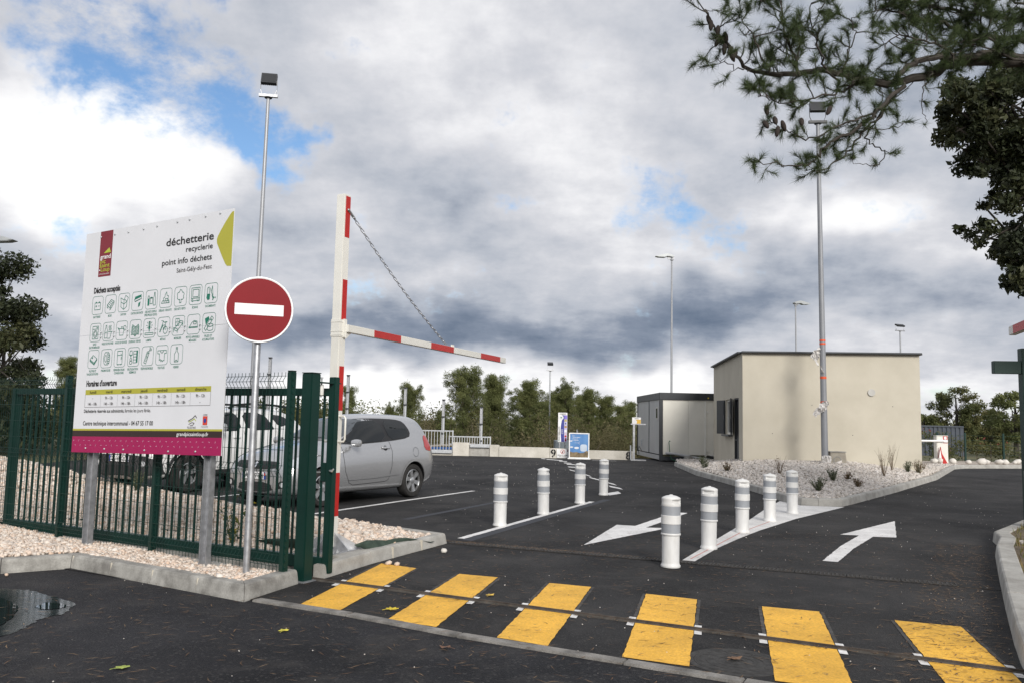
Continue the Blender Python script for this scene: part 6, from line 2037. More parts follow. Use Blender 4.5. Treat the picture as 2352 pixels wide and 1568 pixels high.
dc = thing('dark_container', 'dark blue grey shipping container beyond the right end of the building', 'container', (25.0, 52.0, -.60), R(2))
def corr(L, dp, pitch=.28):
    pts = []
    k = 0
    while k * pitch < L:
        x_ = k * pitch
        pts += [(x_, 0), (x_ + pitch * .3, 0), (x_ + pitch * .4, -dp), (min(L, x_ + pitch * .9), -dp)]
        k += 1
    return pts
fr_ = corr(3.35, .05)
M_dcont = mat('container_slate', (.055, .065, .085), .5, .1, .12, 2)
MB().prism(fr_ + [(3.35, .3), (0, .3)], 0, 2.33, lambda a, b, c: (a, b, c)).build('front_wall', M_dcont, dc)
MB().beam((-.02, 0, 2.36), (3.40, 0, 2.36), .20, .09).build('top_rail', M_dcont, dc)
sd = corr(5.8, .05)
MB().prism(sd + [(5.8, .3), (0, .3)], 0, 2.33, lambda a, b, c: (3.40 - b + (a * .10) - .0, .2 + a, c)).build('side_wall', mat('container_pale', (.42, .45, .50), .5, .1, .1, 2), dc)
MB().box((3.38, .1, 1.18), (.14, .16, 2.42)).build('corner_post', M_dcont, dc)
MB().box((1.8, 3.2, 2.33), (3.4, 5.6, .06)).build('roof', M_dcont, dc)

ORD = ['first', 'second', 'third', 'fourth', 'fifth', 'sixth', 'seventh', 'eighth', 'ninth', 'tenth', 'eleventh', 'twelfth', 'thirteenth', 'fourteenth', 'fifteenth', 'sixteenth', 'seventeenth']
rk = np.random.default_rng(4)
RX = [(18.9 + k * .47 + rk.uniform(-.15, .15), 34.35 + k * .14 + rk.uniform(-.1, .6)) for k in range(17)]
for i, (x_, y_) in enumerate(RX):
    s_ = rk.uniform(.10, .23)
    o = one_stone((x_, y_, .16 + s_ * .45), s_, 'white limestone boulder in the row along the far right kerb', 100 + i, M_rock, 'boulder')
    o['label'] = ORD[i] + ' white boulder from the left in the row along the far right kerb'
    o['category'] = 'boulder'
    o['group'] = 'boulders along the far right kerb'
for i, (x_, y_, s_) in enumerate(((17.7, 34.3, .2), (17.2, 33.8, .16), (18.4, 34.6, .17))):
    o = one_stone((x_, y_, .26), s_, 'white limestone boulder at the foot of the automatic barrier', 140 + i, M_rock, 'boulder')
    o['label'] = ('middle', 'left', 'right')[i] + ' white boulder of three at the foot of the automatic barrier'
    o['category'] = 'boulder'
    o['group'] = 'boulders at the barrier foot'
gfn = thing('garden_fence', 'thin green fence posts and wires along the hedge at far right', 'fence', (19.6, 38.2, -.05))
for x_ in (0, .45, 1.35, 3.2, 5.2, 7.2):
    MB().box((x_, .08 * x_, .72), (.07, .07, 1.5)).build('post', M_green, gfn)
for k in range(6):
    MB().tube([(0, 0, .25 + k * .22), (7.2, .576, .25 + k * .22)], .006, 4).build('wire', M_green, gfn)

# ================================================================== TREES AND PLANTS
def quads_from(cent, size, rng, asp=.5, rise=0.0):
    "leaf quads, their long axis random or biased upwards by rise; returns verts (n,4,3)"
    n = len(cent)
    Rm = rand_rot(n, rng)
    a = Rm[:, :, 0] + np.array((0, 0, rise))
    a /= np.linalg.norm(a, axis=1)[:, None]
    b = np.cross(a, Rm[:, :, 1])
    b /= np.linalg.norm(b, axis=1)[:, None] + 1e-9
    a = a * size[:, None]
    b = b * (size * asp)[:, None]
    return np.stack([cent - a, cent - b * .9, cent + a, cent + b * .9], 1)

def clump_cloud(cl, per, leaf_size, rng, shade=True):
    "leaf positions in a set of ellipsoid clumps (x,y,z,rx,ry,rz)"
    P, K = [], []
    for (x, y, z, rx, ry, rz) in cl:
        n = int(per * (rx * ry * rz) ** .6)
        d = rng.normal(size=(n, 3))
        d /= np.linalg.norm(d, axis=1)[:, None]
        rad = rng.random(n) ** .45
        rad *= 1 + .25 * rng.normal(size=n) * .5
        P.append(np.array((x, y, z)) + d * rad[:, None] * np.array((rx, ry, rz)))
        K.append(np.full(n, rng.uniform(.15, .85)) + rng.normal(0, .14, n))
    P = np.concatenate(P)
    K = np.clip(np.concatenate(K), 0, 1)
    return P, K

def foliage_mesh(name, cl, per, leaf, rng, material, asp=.5, rise=0.0):
    P, K = clump_cloud(cl, per, leaf, rng)
    q = quads_from(P, leaf * np.exp(rng.normal(0, .3, len(P))), rng, asp, rise)
    me = np_mesh(name, q.reshape(-1, 3), np.arange(4 * len(P)).reshape(-1, 4), np.repeat(K, 4))
    me.materials.append(material)
    return me

def limb_path(rng, p0, d, L, n=5, wob=.12, lift=0.0):
    pts = [np.array(p0, float)]
    d = np.array(d, float)
    for k in range(n):
        d = d + rng.normal(0, wob, 3) + np.array((0, 0, lift))
        d /= np.linalg.norm(d)
        pts.append(pts[-1] + d * L / n)
    return pts

def pine_proto(seed, H=8.0, spread=2.2, bare=.35, per=420, leaf=.16, material=None, slim=1.0):
    "Aleppo pine: leaning trunk, rising limbs, clumped open crown. returns trunk mesh, crown mesh"
    rng = np.random.default_rng(seed)
    t = MB()
    tr = limb_path(rng, (0, 0, 0), (rng.normal(0, .06), rng.normal(0, .06), 1), H * .93, 8, .05, .05)
    t.tube(tr, [.13 * (1 - .85 * i / 8) * H / 8 for i in range(9)], 8)
    cl = []
    nl = 24
    for k in range(nl):
        f = bare + (1 - bare) * (k + rng.uniform(0, .8)) / nl
        i = min(7, int(f * 8))
        p = tr[i] * (1 - (f * 8 - i)) + tr[i + 1] * (f * 8 - i)
        a = k * 2.4 + rng.uniform(-.4, .4)
        L = spread * (1.05 - .62 * (f - bare) / (1 - bare)) * rng.uniform(.65, 1.1) * slim
        lp = limb_path(rng, p, (math.cos(a), math.sin(a), rng.uniform(.35, .95)), L, 4, .16, .10)
        t.tube(lp, [.045 * (1 - .75 * j / 4) * H / 8 for j in range(5)], 5)
        for j in (1, 2, 3, 4):
            q = lp[j]
            s = rng.uniform(.30, .55) * (.55 + .45 * spread / 2.2)
            cl.append((q[0] + rng.normal(0, .2), q[1] + rng.normal(0, .2), q[2] + rng.uniform(-.1, .35), s * .95, s * .95, s * .85))
            if rng.random() < .6:
                cl.append((q[0] + rng.normal(0, .4), q[1] + rng.normal(0, .4), q[2] + rng.uniform(-.1, .35), s * .6, s * .6, s * .45))
    top = tr[-1]
    for k in range(5):
        cl.append((top[0] + rng.normal(0, .22), top[1] + rng.normal(0, .22), top[2] + rng.uniform(-.35, .35), .28, .28, .34))
    return t.mesh('trunk', M_bark, True), foliage_mesh('crown', cl, per * 3.4, leaf * .55, rng, material or M_pine, .16, .8)

PROTOS = [pine_proto(3), pine_proto(8, 8.0, 1.9, .30, 460, .15), pine_proto(15, 8.0, 1.5, .22, 480, .15), pine_proto(21, 8.0, 2.5, .42, 380, .16)]
def place_tree(proto, loc, h, rz, label, name='pine_tree', group=None, wide=1.0):
    r_ = thing(name, label, 'tree', loc, rz, group)
    k = h / 8.3
    r_.scale = (k * wide, k * wide, k)
    link('trunk', proto[0], r_)
    link('crown', proto[1], r_)
    return r_
G_ = 'pine trees behind the low wall'
ZL = -2.6
PINES = [(-2.6, 58, 5.2, 3, 1.0, 'tall spreading pine left of the pale floodlight mast'), (-.55, 60, 5.05, 1, 1.0, 'dense tall pine second in the middle group behind the wall'), (1.15, 59, 4.6, 2, 1.15, 'pine third in the middle group, just left of the pale mast'),
         (3.6, 58, 4.3, 0, .9, 'pine just right of the pale floodlight mast'), (5.35, 59, 4.05, 2, 1.1, 'pine above the poster bank, between mast and cabin'), (7.4, 60, 3.6, 1, 1.0, 'pine nearest the left side of the grey cabin'),
         (-7.85, 62, 4.15, 3, .85, 'rounded pine standing over the silver car'), (-9.0, 64, 2.6, 0, .8, 'small pine top showing left of the rounded pine'), (-11.9, 62, 4.05, 1, .72, 'narrow pine beside the height barrier post'), (-5.7, 66, 2.3, 2, 1.2, 'small dark pine behind the steel masts'),
         (-4.1, 56, 1.6, 0, 1.3, 'low bushy pine behind the railing'), (2.4, 64, 3.2, 1, 1.2, 'broad pine low behind the pale mast'), (6.4, 64, 3.0, 0, 1.25, 'broad pine low behind the wall number 8'), (9.4, 66, 3.4, 2, 1.0, 'pine peeping out behind the grey cabin roof'),
         (-1.5, 66, 4.6, 2, 1.3, 'pine filling the back of the middle group'), (.4, 67, 4.3, 0, 1.2, 'pine behind the dense tall pine'), (4.5, 68, 4.0, 3, 1.2, 'pine behind the ENCOMBRANTS totem'), (6.6, 69, 4.0, 1, 1.2, 'pine behind the pines next to the cabin'), (8.3, 63, 3.0, 2, 1.3, 'bushy pine low beside the cabin')]
for x_, y_, top, pi_, wd_, lab in PINES:
    place_tree(PROTOS[pi_], (x_, y_, ZL), top - ZL + .1, x_ * 1.7, lab, 'pine_tree', G_, wd_ * 1.0)
place_tree(PROTOS[1], (-21.0, 40, -.1), 4.4, .5, 'young pine showing left of the information board')

# scrub under the pines: one mass
def scrub(name, label, x0, x1, y0, y1, zb, h, n, leaf, rng, material, per=90):
    cl = []
    for k in range(n):
        x_, y_ = rng.uniform(x0, x1), rng.uniform(y0, y1)
        hh = h * rng.uniform(.45, 1.1)
        s = rng.uniform(.6, 1.2)
        cl.append((x_, y_, zb + hh * .55, s, s, hh * .5))
    me = foliage_mesh(name, cl, per, leaf, rng, material, .4)
    return tag(link(name, me), label, 'undergrowth', None, 'stuff')
rg_ = np.random.default_rng(77)
scrub('undergrowth', 'brown green scrub filling the space under the pines', -16, 11, 46, 58, ZL, 4.3, 150, .060, rg_, M_scrub, 1150)
scrub('undergrowth', 'dark green thicket behind the scrub', -20, 13, 56, 70, ZL, 5.0, 90, .10, rg_, M_pine, 800)
scrub('undergrowth', 'dark thicket behind the fence at the left edge', -34, -14.5, 25, 34, 0, 3.4, 90, .08, rg_, M_oak, 520)
scrub('undergrowth', 'mixed greenery far behind the cars', -34, -12, 42, 60, -.2, 2.8, 80, .12, rg_, M_olive, 380)
scrub('undergrowth', 'far green trees along the horizon at right', 20, 70, 75, 95, 0, 3.6, 90, .2, rg_, M_olive, 260)
# bare twigs
tw_ = MB()
for k in range(60):
    x_, y_ = rg_.uniform(-9, 4), rg_.uniform(45.5, 47)
    lp = limb_path(rg_, (x_, y_, ZL), (rg_.normal(0, .2), 0, 1), rg_.uniform(2.6, 4.6), 4, .12)
    tw_.tube(lp, [.028, .022, .016, .01, .004], 4)
    for j in (2, 3):
        tw_.tube(limb_path(rg_, lp[j], (rg_.normal(0, .7), rg_.normal(0, .3), .7), 1.0, 3, .15), [.012, .009, .006, .002], 3)
o = tw_.build('bare_stems', mat('grey_twig', (.15, .125, .10), .9), None)
tag(o, 'bare grey brown stems in front of the scrub', 'undergrowth', None, 'stuff')

def broadleaf(loc, label, clumps, trunk_pts, trunk_r, leaf, per, rng, material, asp=.55, name='oak_tree', limbs=True):
    r_ = thing(name, label, 'tree', loc)
    t = MB().tube(trunk_pts, trunk_r, 10)
    if limbs:
        for c in clumps[::2]:
            i = rng.integers(1, len(trunk_pts))
            p0 = np.array(trunk_pts[i])
            p1 = np.array(c[:3])
            mid = (p0 + p1) / 2 + rng.normal(0, .15, 3)
            t.tube([p0, mid, p1], [trunk_r[i] * .35, trunk_r[i] * .2, .01], 5)
    t.build('trunk', M_bark_d, r_, True)
    link('crown', foliage_mesh('crown', clumps, per, leaf, rng, material, asp), r_)
    return r_
rg_ = np.random.default_rng(31)
# dark oak at the left edge
cl = []
for k in range(70):
    z_ = rg_.uniform(.6, 6.1)
    wmax = 1.9 * math.sqrt(max(.03, 1 - ((z_ - 2.9) / 3.5) ** 2))
    a_ = rg_.uniform(0, 6.28)
    rr = wmax * rg_.random() ** .5
    s_ = rg_.uniform(.35, .6)
    cl.append((rr * math.cos(a_) * 1.15, rr * math.sin(a_), z_, s_, s_, s_ * .7))
cl += [(1.35, -.2, 4.05, .35, .3, .25), (1.75, -.2, 3.85, .3, .3, .2), (2.05, -.2, 3.65, .22, .2, .16), (1.9, .0, 1.6, .45, .5, .5), (2.0, .1, 2.2, .4, .4, .35)]
broadleaf((-16.5, 25, .2), 'dark evergreen oak cut by the left edge behind the fence', cl, [(0, 0, 0), (.1, 0, 1.5), (0, .1, 3.2), (.1, 0, 5.2)], [.22, .18, .13, .05], .055, 2300, rg_, M_oak)
for i, (x_, y_, h_, lab) in enumerate(((-18.5, 30, 4.6, 'shaggy dark tree behind the gate top at left'), (-13.2, 30.5, 2.3, 'low dark tree behind the fence left of the board'))):
    cl = []
    for k in range(34):
        z_ = rg_.uniform(.3, h_)
        wmax = h_ * .36 * math.sqrt(max(.05, 1 - ((z_ - h_ * .5) / (h_ * .55)) ** 2))
        a_ = rg_.uniform(0, 6.28)
        rr = wmax * rg_.random() ** .5
        s_ = rg_.uniform(.3, .5)
        cl.append((rr * math.cos(a_), rr * math.sin(a_), z_, s_, s_, s_ * .7))
    broadleaf((x_, y_, .1), lab, cl, [(0, 0, 0), (.1, 0, h_ * .5), (0, 0, h_ * .9)], [.12, .09, .03], .06, 1700, rg_, M_oak)

# trees at the right background
def round_tree(loc, H, Rr, label, material, seed, leaf=.075, per=1150, name='leafy_tree'):
    rng = np.random.default_rng(seed)
    cl = []
    for k in range(46):
        z_ = H * rng.uniform(.28, .97)
        wmax = Rr * math.sqrt(max(.04, 1 - ((z_ / H - .58) / .45) ** 2))
        a_ = rng.uniform(0, 6.28)
        rr = wmax * rng.random() ** .5
        s_ = rng.uniform(.28, .5) * Rr / 1.6
        cl.append((rr * math.cos(a_), rr * math.sin(a_), z_, s_, s_, s_ * .75))
    return broadleaf(loc, label, cl, [(0, 0, 0), (.05, 0, H * .35), (.1, .05, H * .65), (0, 0, H * .9)], [.16, .13, .08, .03], leaf, per, rng, material, .5, name)
round_tree((32.2, 60, -.3), 4.9, 1.75, 'round leafy tree above the dark container', M_olive, 1)
round_tree((30.4, 61, -.3), 2.9, 1.4, 'low green tree left of the round leafy tree', M_pine, 2)
round_tree((35.8, 62, -.3), 3.3, 1.5, 'small leafy tree right of the dark container', M_olive, 3)
round_tree((31.6, 52, -.2), 4.2, 1.5, 'green tree cut by the right edge behind the hedge', M_pine, 4)
round_tree((34.4, 50, -.2), 3.0, 1.6, 'dense green tree low at the right edge', M_pine, 5)
# hedge with reddish tips
rng = np.random.default_rng(9)
cl = []
for k in range(46):
    x_ = rng.uniform(19.7, 30)
    cl.append((x_, 38.9 + (x_ - 19.6) * .08 + rng.uniform(-.1, .7), rng.uniform(.3, 1.15), .5, .45, .42))
hd = thing('hedge', 'green shrub hedge with reddish tips behind the fence at far right', 'hedge')
link('foliage', foliage_mesh('foliage', cl, 1100, .05, rng, M_olive, .5), hd)
cl = [(x_, y_, z_ + .25, .3, .3, .25) for x_, y_, z_, *_ in cl[::4]]
link('red_tips', foliage_mesh('red_tips', cl, 170, .05, rng, attr_mat('red_leaves', [(.16, .05, .04), (.30, .09, .08), (.22, .12, .05)], .7, .2), .5), hd)
sm_ = MB()
for k in range(14):
    sm_.tube([(19.9 + k * .7, 39.1 + k * .05, 0), (19.95 + k * .7, 39.2 + k * .05, 1.0)], [.02, .006], 5)
sm_.build('stems', M_bark, hd)['kind'] = 'stuff'

# ------------------------------------------------------------------ small plants in the island gravel
def plant(loc, h, spread, label, seed, cols, n=26, leaf=.022, dry=False):
    rng = np.random.default_rng(seed)
    r_ = thing('small_plant', label, 'plant', loc)
    st = MB()
    P = []
    for k in range(n):
        a_ = rng.uniform(0, 6.28)
        tl_ = rng.uniform(.1, 1.0) * spread
        lp = limb_path(rng, (0, 0, -.02), (math.cos(a_) * tl_, math.sin(a_) * tl_, 1), h * rng.uniform(.6, 1.05), 4, .10)
        st.tube(lp, [.006, .005, .004, .003, .001], 4)
        m_ = 4 if dry else 16
        for j in range(m_):
            f = rng.uniform(.2, 1) * 3.99
            i = int(f)
            P.append(lp[i] * (1 - (f - i)) + lp[i + 1] * (f - i) + rng.normal(0, .012, 3))
    st.build('stems', mat('plant_stem_%d' % (1 if dry else 0), (.16, .12, .08) if dry else (.09, .10, .05), .9), r_)
    P = np.array(P)
    q = quads_from(P, leaf * np.exp(rng.normal(0, .3, len(P))), rng, .3)
    me = np_mesh('leaves', q.reshape(-1, 3), np.arange(4 * len(P)).reshape(-1, 4), np.repeat(rng.random(len(P)), 4))
    me.materials.append(attr_mat('plant_leaves_' + cols[0], cols[1], .8, .15))
    link('leaves', me, r_)
    return r_
GRN = ('grey_green', [(.06, .075, .045), (.10, .115, .07), (.13, .14, .09)])
BRN = ('brown', [(.10, .06, .04), (.16, .10, .06), (.20, .14, .09)])
def onC(x_, y_):
    return (x_, y_, zC(x_, y_))
plant(onC(6.55, 17.7), .42, .55, 'spiky grey green plant nearest the island kerb corner', 1, GRN, 34)
plant(onC(7.75, 20.0), .36, .5, 'green lavender tuft in the middle of the island', 2, GRN, 34)
plant(onC(8.0, 19.2), .24, .7, 'low brown withered plant beside the lavender tuft', 3, BRN, 24)
plant(onC(8.35, 20.6), .26, .8, 'brown plant behind the lavender tuft', 13, BRN, 24)
plant(onC(6.95, 21.5), .55, .4, 'tall dry weed left of the wrapped lamp post', 4, BRN, 18, .018, True)
plant(onC(6.15, 23.6), .30, .8, 'rusty low plant at the left of the island', 5, BRN, 26)
plant(onC(6.3, 27.2), .34, .8, 'dark green plant at the far left end of the island', 6, GRN, 30)
plant(onC(6.0, 25.6), .26, .9, 'small green plant along the left island kerb', 7, GRN, 24)
plant(onC(10.05, 22.4), .85, .35, 'tall thin dry weed right of the lamp post', 8, BRN, 14, .018, True)
plant(onC(11.7, 24.5), .40, .6, 'green tuft under the right half of the building', 9, GRN, 30)
plant(onC(12.2, 24.9), .45, .6, 'dark reddish shrub near the right kerb of the island', 10, BRN, 30)
plant(onC(11.0, 24.0), .90, .3, 'tall pale weed before the right half of the building', 11, GRN, 14, .018, True)
plant(onC(13.2, 26.6), .42, .5, 'dry plant at the right end of the building', 12, BRN, 18, .018, True)
plant((-2.95, 9.05, .10), .62, .25, 'weed with yellow tips behind the right board post', 14, ('weed_green', [(.05, .08, .03), (.09, .11, .04), (.35, .28, .03)]), 8, .03)
plant((-6.6, 14.9, .12), .42, .6, 'grey bush in the gravel below the off-roader', 15, GRN, 40)

# ------------------------------------------------------------------ overhanging pine at the right
PINE_AT = Vector((9.3, 8.4, .1))
np_ = thing('pine_tree', 'near pine whose long branch with cones hangs into the top right', 'tree', PINE_AT)
def NW(x, y, Y):
    "branch point given in the branch's own chart: x right, y down, Y distance from the entrance line"
    k = Y / 1900.0
    d = fw * 1900 + rt * (x - 1176) - up * (y - 784)
    d = d * (Y / d.y)
    return Vector((d.x, d.y, d.z + EYE)) - PINE_AT
BR = [
    ([NW(2740.7, 192.3, 8.20), NW(2511.8, 151.1, 8.10), NW(2352.0, 141.9, 8.00), NW(2200.5, 141.9, 7.90), NW(2141.0, 167.1, 7.80), NW(2076.9, 187.7, 7.70), NW(1999.1, 187.7, 7.60), NW(1976.2, 183.1, 7.50), NW(1898.3, 160.2, 7.40), NW(1834.2, 171.7, 7.30), NW(1770.2, 167.1, 7.20), NW(1719.8, 160.2, 7.10), NW(1687.7, 125.9, 7.00), NW(1648.8, 73.3, 6.90), NW(1619.1, 22.9, 6.80)], 0.075, 0.008, 7, 0.34),
    ([NW(2076.9, 194.6, 7.40), NW(2044.8, 224.3, 7.35), NW(2008.2, 261.0, 7.30), NW(1971.6, 293.0, 7.25), NW(1939.5, 311.3, 7.20), NW(1907.5, 329.6, 7.15), NW(1889.2, 347.9, 7.10), NW(1870.9, 366.3, 7.05), NW(1843.4, 382.3, 7.00), NW(1779.3, 380.0, 6.95), NW(1733.5, 368.5, 6.90)], 0.026, 0.004, 9, 0.2),
    ([NW(2063.2, 206.0, 7.50), NW(2031.1, 256.4, 7.44), NW(1989.9, 297.6, 7.39), NW(1953.3, 338.8, 7.33), NW(1925.8, 366.3, 7.27), NW(1893.8, 389.1, 7.21), NW(1870.9, 394.6, 7.16), NW(1843.4, 389.1, 7.10)], 0.018, 0.003, 6, 0.18),
    ([NW(2035.7, 238.1, 7.50), NW(2008.2, 283.8, 7.47), NW(1989.9, 315.9, 7.44), NW(2012.8, 338.8, 7.41), NW(2031.1, 347.9, 7.39), NW(2021.9, 375.4, 7.36), NW(1989.9, 382.3, 7.33), NW(1957.9, 366.3, 7.30)], 0.012, 0.003, 3, 0.14),
    ([NW(2008.2, 261.0, 7.30), NW(1962.4, 274.7, 7.23), NW(1916.7, 293.0, 7.17), NW(1861.7, 320.5, 7.10), NW(1825.1, 311.3, 7.03), NW(1797.6, 293.0, 6.97), NW(1765.6, 274.7, 6.90)], 0.014, 0.004, 9, 0.2),
    ([NW(1976.2, 183.1, 7.20), NW(1944.1, 206.0, 7.13), NW(1907.5, 215.2, 7.07), NW(1861.7, 228.9, 7.00), NW(1825.1, 238.1, 6.93), NW(1779.3, 228.9, 6.87), NW(1747.3, 224.3, 6.80)], 0.014, 0.004, 13, 0.24),
    ([NW(1834.2, 171.7, 7.00), NW(1825.1, 128.2, 6.92), NW(1806.8, 87.0, 6.85), NW(1799.9, 36.6, 6.78), NW(1793.0, -9.2, 6.70)], 0.018, 0.005, 15, 0.32),
    ([NW(1898.3, 160.2, 7.10), NW(1880.0, 114.5, 7.03), NW(1866.3, 64.1, 6.97), NW(1861.7, 9.2, 6.90)], 0.014, 0.005, 13, 0.3),
    ([NW(1925.8, 178.5, 7.10), NW(1953.3, 119.0, 7.07), NW(1967.0, 73.3, 7.03), NW(1957.9, 41.2, 7.00)], 0.01, 0.004, 8, 0.26),
    ([NW(1770.2, 167.1, 6.90), NW(1747.3, 119.0, 6.83), NW(1724.4, 73.3, 6.77), NW(1706.1, 50.4, 6.70)], 0.012, 0.004, 9, 0.28),
    ([NW(1719.8, 160.2, 6.80), NW(1687.7, 155.7, 6.77), NW(1660.3, 141.9, 6.73), NW(1637.4, 141.9, 6.70)], 0.008, 0.003, 7, 0.18),
    ([NW(2054.0, 180.8, 7.40), NW(2095.2, 146.5, 7.52), NW(2141.0, 132.8, 7.64), NW(2200.5, 137.3, 7.76), NW(2282.9, 123.6, 7.88), NW(2374.5, 137.3, 8.00)], 0.03, 0.05, 6, 0.3),
    ([NW(2200.5, 139.6, 7.70), NW(2168.4, 109.9, 7.62), NW(2122.7, 96.1, 7.55), NW(2063.2, 82.4, 7.48), NW(2035.7, 105.3, 7.40)], 0.018, 0.005, 15, 0.28),
    ([NW(2420.2, 114.5, 8.20), NW(2328.7, 91.6, 8.08), NW(2237.1, 82.4, 7.97), NW(2182.2, 59.5, 7.85), NW(2122.7, 45.8, 7.73), NW(2063.2, 32.0, 7.62), NW(2012.8, 22.9, 7.50)], 0.04, 0.006, 16, 0.32),
    ([NW(2420.2, 54.9, 8.10), NW(2328.7, 41.2, 7.98), NW(2214.2, 27.5, 7.86), NW(2145.6, 13.7, 7.74), NW(2076.9, 4.6, 7.62), NW(1999.1, -9.2, 7.50)], 0.03, 0.006, 16, 0.32),
    ([NW(2305.8, 123.6, 7.80), NW(2264.6, 68.7, 7.73), NW(2246.3, 27.5, 7.67), NW(2228.0, -18.3, 7.60)], 0.016, 0.006, 18, 0.32),
    ([NW(2420.2, 151.1, 8.00), NW(2328.7, 132.8, 7.87), NW(2264.6, 109.9, 7.73), NW(2214.2, 91.6, 7.60)], 0.02, 0.006, 18, 0.32),
    ([NW(2420.2, 27.5, 8.00), NW(2351.6, 9.2, 7.90), NW(2292.1, -13.7, 7.80)], 0.02, 0.01, 18, 0.32),
    ([NW(2141.0, 167.1, 7.60), NW(2127.2, 192.3, 7.57), NW(2115.8, 224.3, 7.55), NW(2122.7, 261.0, 7.53), NW(2126.3, 281.6, 7.50)], 0.008, 0.003, 2, 0.1),
    ([NW(1944.1, 311.3, 7.30), NW(1989.9, 293.0, 7.28), NW(2026.5, 297.6, 7.25), NW(2054.0, 293.0, 7.22), NW(2072.3, 283.8, 7.20)], 0.007, 0.003, 5, 0.14),
    ([NW(1898.3, 160.2, 7.10), NW(1916.7, 183.1, 7.10), NW(1944.1, 196.9, 7.10), NW(1971.6, 183.1, 7.10)], 0.014, 0.012, 3, 0.18),
    ([NW(1806.8, -27.5, 6.80), NW(1765.6, -9.2, 6.75), NW(1747.3, 4.6, 6.70)], 0.01, 0.005, 8, 0.25),
    ([NW(1870.9, -36.6, 6.90), NW(1889.2, 0.0, 6.85), NW(1880.0, 27.5, 6.80)], 0.01, 0.005, 6, 0.22),
]
nrng = np.random.default_rng(12)
wood = MB()
tw = MB()
tuft_p, tuft_d = [], []
trunk = [Vector((0, 0, -.1)), Vector((-.1, .05, 1.6)), Vector((-.25, .1, 3.2)), Vector((-.55, 0, 4.6)), Vector((-.6, -.1, 6.2)), Vector((-.4, 0, 8.0))]
wood.tube(trunk, [.26, .22, .19, .16, .11, .05], 12)
def tuft(p, d):
    tuft_p.append(np.array(p))
    tuft_d.append(np.array(d) / (np.linalg.norm(d) + 1e-9))
def twig(p, d, L, depth):
    lp = limb_path(nrng, p, d, L, 4, .20, .05)
    r0 = .0035 if depth else .006
    tw.tube(lp, [r0, r0 * .85, r0 * .7, r0 * .55, r0 * .4], 4, False)
    dd_ = lp[-1] - lp[-2]
    tuft(lp[-1], dd_)
    tuft(lp[-1] * .6 + lp[-2] * .4, dd_)
    tuft(lp[-2], dd_)
    tuft(lp[-2] * .5 + lp[-3] * .5, dd_)
    tuft(lp[-3], dd_)
    if depth < 2:
        for j in (2, 3):
            if nrng.random() < .8:
                q = lp[j]
                d2 = np.array(lp[j] - lp[j - 1]) / (L / 4) + nrng.normal(0, .6, 3)
                d2 /= np.linalg.norm(d2)
                twig(q, d2, L * nrng.uniform(.45, .75), depth + 1)
for pts, r0, r1, dens, tl0 in BR:
    q = [np.array(p) for p in pts]
    # smooth resample
    out = []
    for i in range(len(q) - 1):
        p0, p1, p2, p3 = q[max(0, i - 1)], q[i], q[i + 1], q[min(len(q) - 1, i + 2)]
        for k in range(4):
            t = k / 4
            out.append(.5 * ((2 * p1) + (-p0 + p2) * t + (2 * p0 - 5 * p1 + 4 * p2 - p3) * t * t + (-p0 + 3 * p1 - 3 * p2 + p3) * t ** 3))
    out.append(q[-1])
    n = len(out)
    out = [o_ + nrng.normal(0, .012, 3) for o_ in out]
    wood.tube(out, [(r0 + (r1 - r0) * i / (n - 1)) * .78 for i in range(n)], 7)
    Ltot = sum(np.linalg.norm(out[i + 1] - out[i]) for i in range(n - 1))
    m_ = int(Ltot * dens * 1.35)
    for k in range(m_):
        f = (k + nrng.random()) / m_ * (n - 1.001)
        i = int(f)
        p = out[i] * (1 - (f - i)) + out[i + 1] * (f - i)
        ax_ = (out[i + 1] - out[i])
        ax_ = ax_ / np.linalg.norm(ax_)
        d = ax_ * .5 + nrng.normal(0, .75, 3) * np.array((1, .8, 1)) + np.array((0, 0, .10))
        d /= np.linalg.norm(d)
        twig(p, d, tl0 * nrng.uniform(.42, .95), 0 if tl0 > .22 else 1)
    twig(out[-1], out[-1] - out[-2], tl0 * .6, 1)
wood.build('trunk', M_bark_d, np_, True)
tw.build('twigs', M_bark_d, np_)['kind'] = 'stuff'
tp = np.array(tuft_p)
td = np.array(tuft_d)
NN = 17
nT = len(tp)
base = np.repeat(tp, NN, 0) - np.repeat(td, NN, 0) * nrng.uniform(0, .05, (nT * NN, 1))
dv = np.repeat(td, NN, 0) * 1.0 + nrng.normal(0, .62, (nT * NN, 3))
dv /= np.linalg.norm(dv, axis=1)[:, None]
Ln = nrng.uniform(.055, .10, (nT * NN, 1))
sidev = np.cross(dv, nrng.normal(size=(nT * NN, 3)))
sidev /= np.linalg.norm(sidev, axis=1)[:, None] + 1e-9
Vn = np.stack([base - sidev * .0012, base + sidev * .0012, base + dv * Ln], 1)
me = np_mesh('needles', Vn.reshape(-1, 3), np.arange(3 * nT * NN).reshape(-1, 3), np.repeat(np.repeat(nrng.random(nT), NN) * .6 + nrng.random(nT * NN) * .4, 3))
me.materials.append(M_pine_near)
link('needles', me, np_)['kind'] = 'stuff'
cone = MB().lathe([(.003, -.055), (.014, -.045), (.021, -.02), (.022, .0), (.018, .025), (.010, .042), (.003, .05)], 10).mesh('pine_cone', mat('cone_brown', (.030, .022, .018), .9, 0, .3, 60), True)
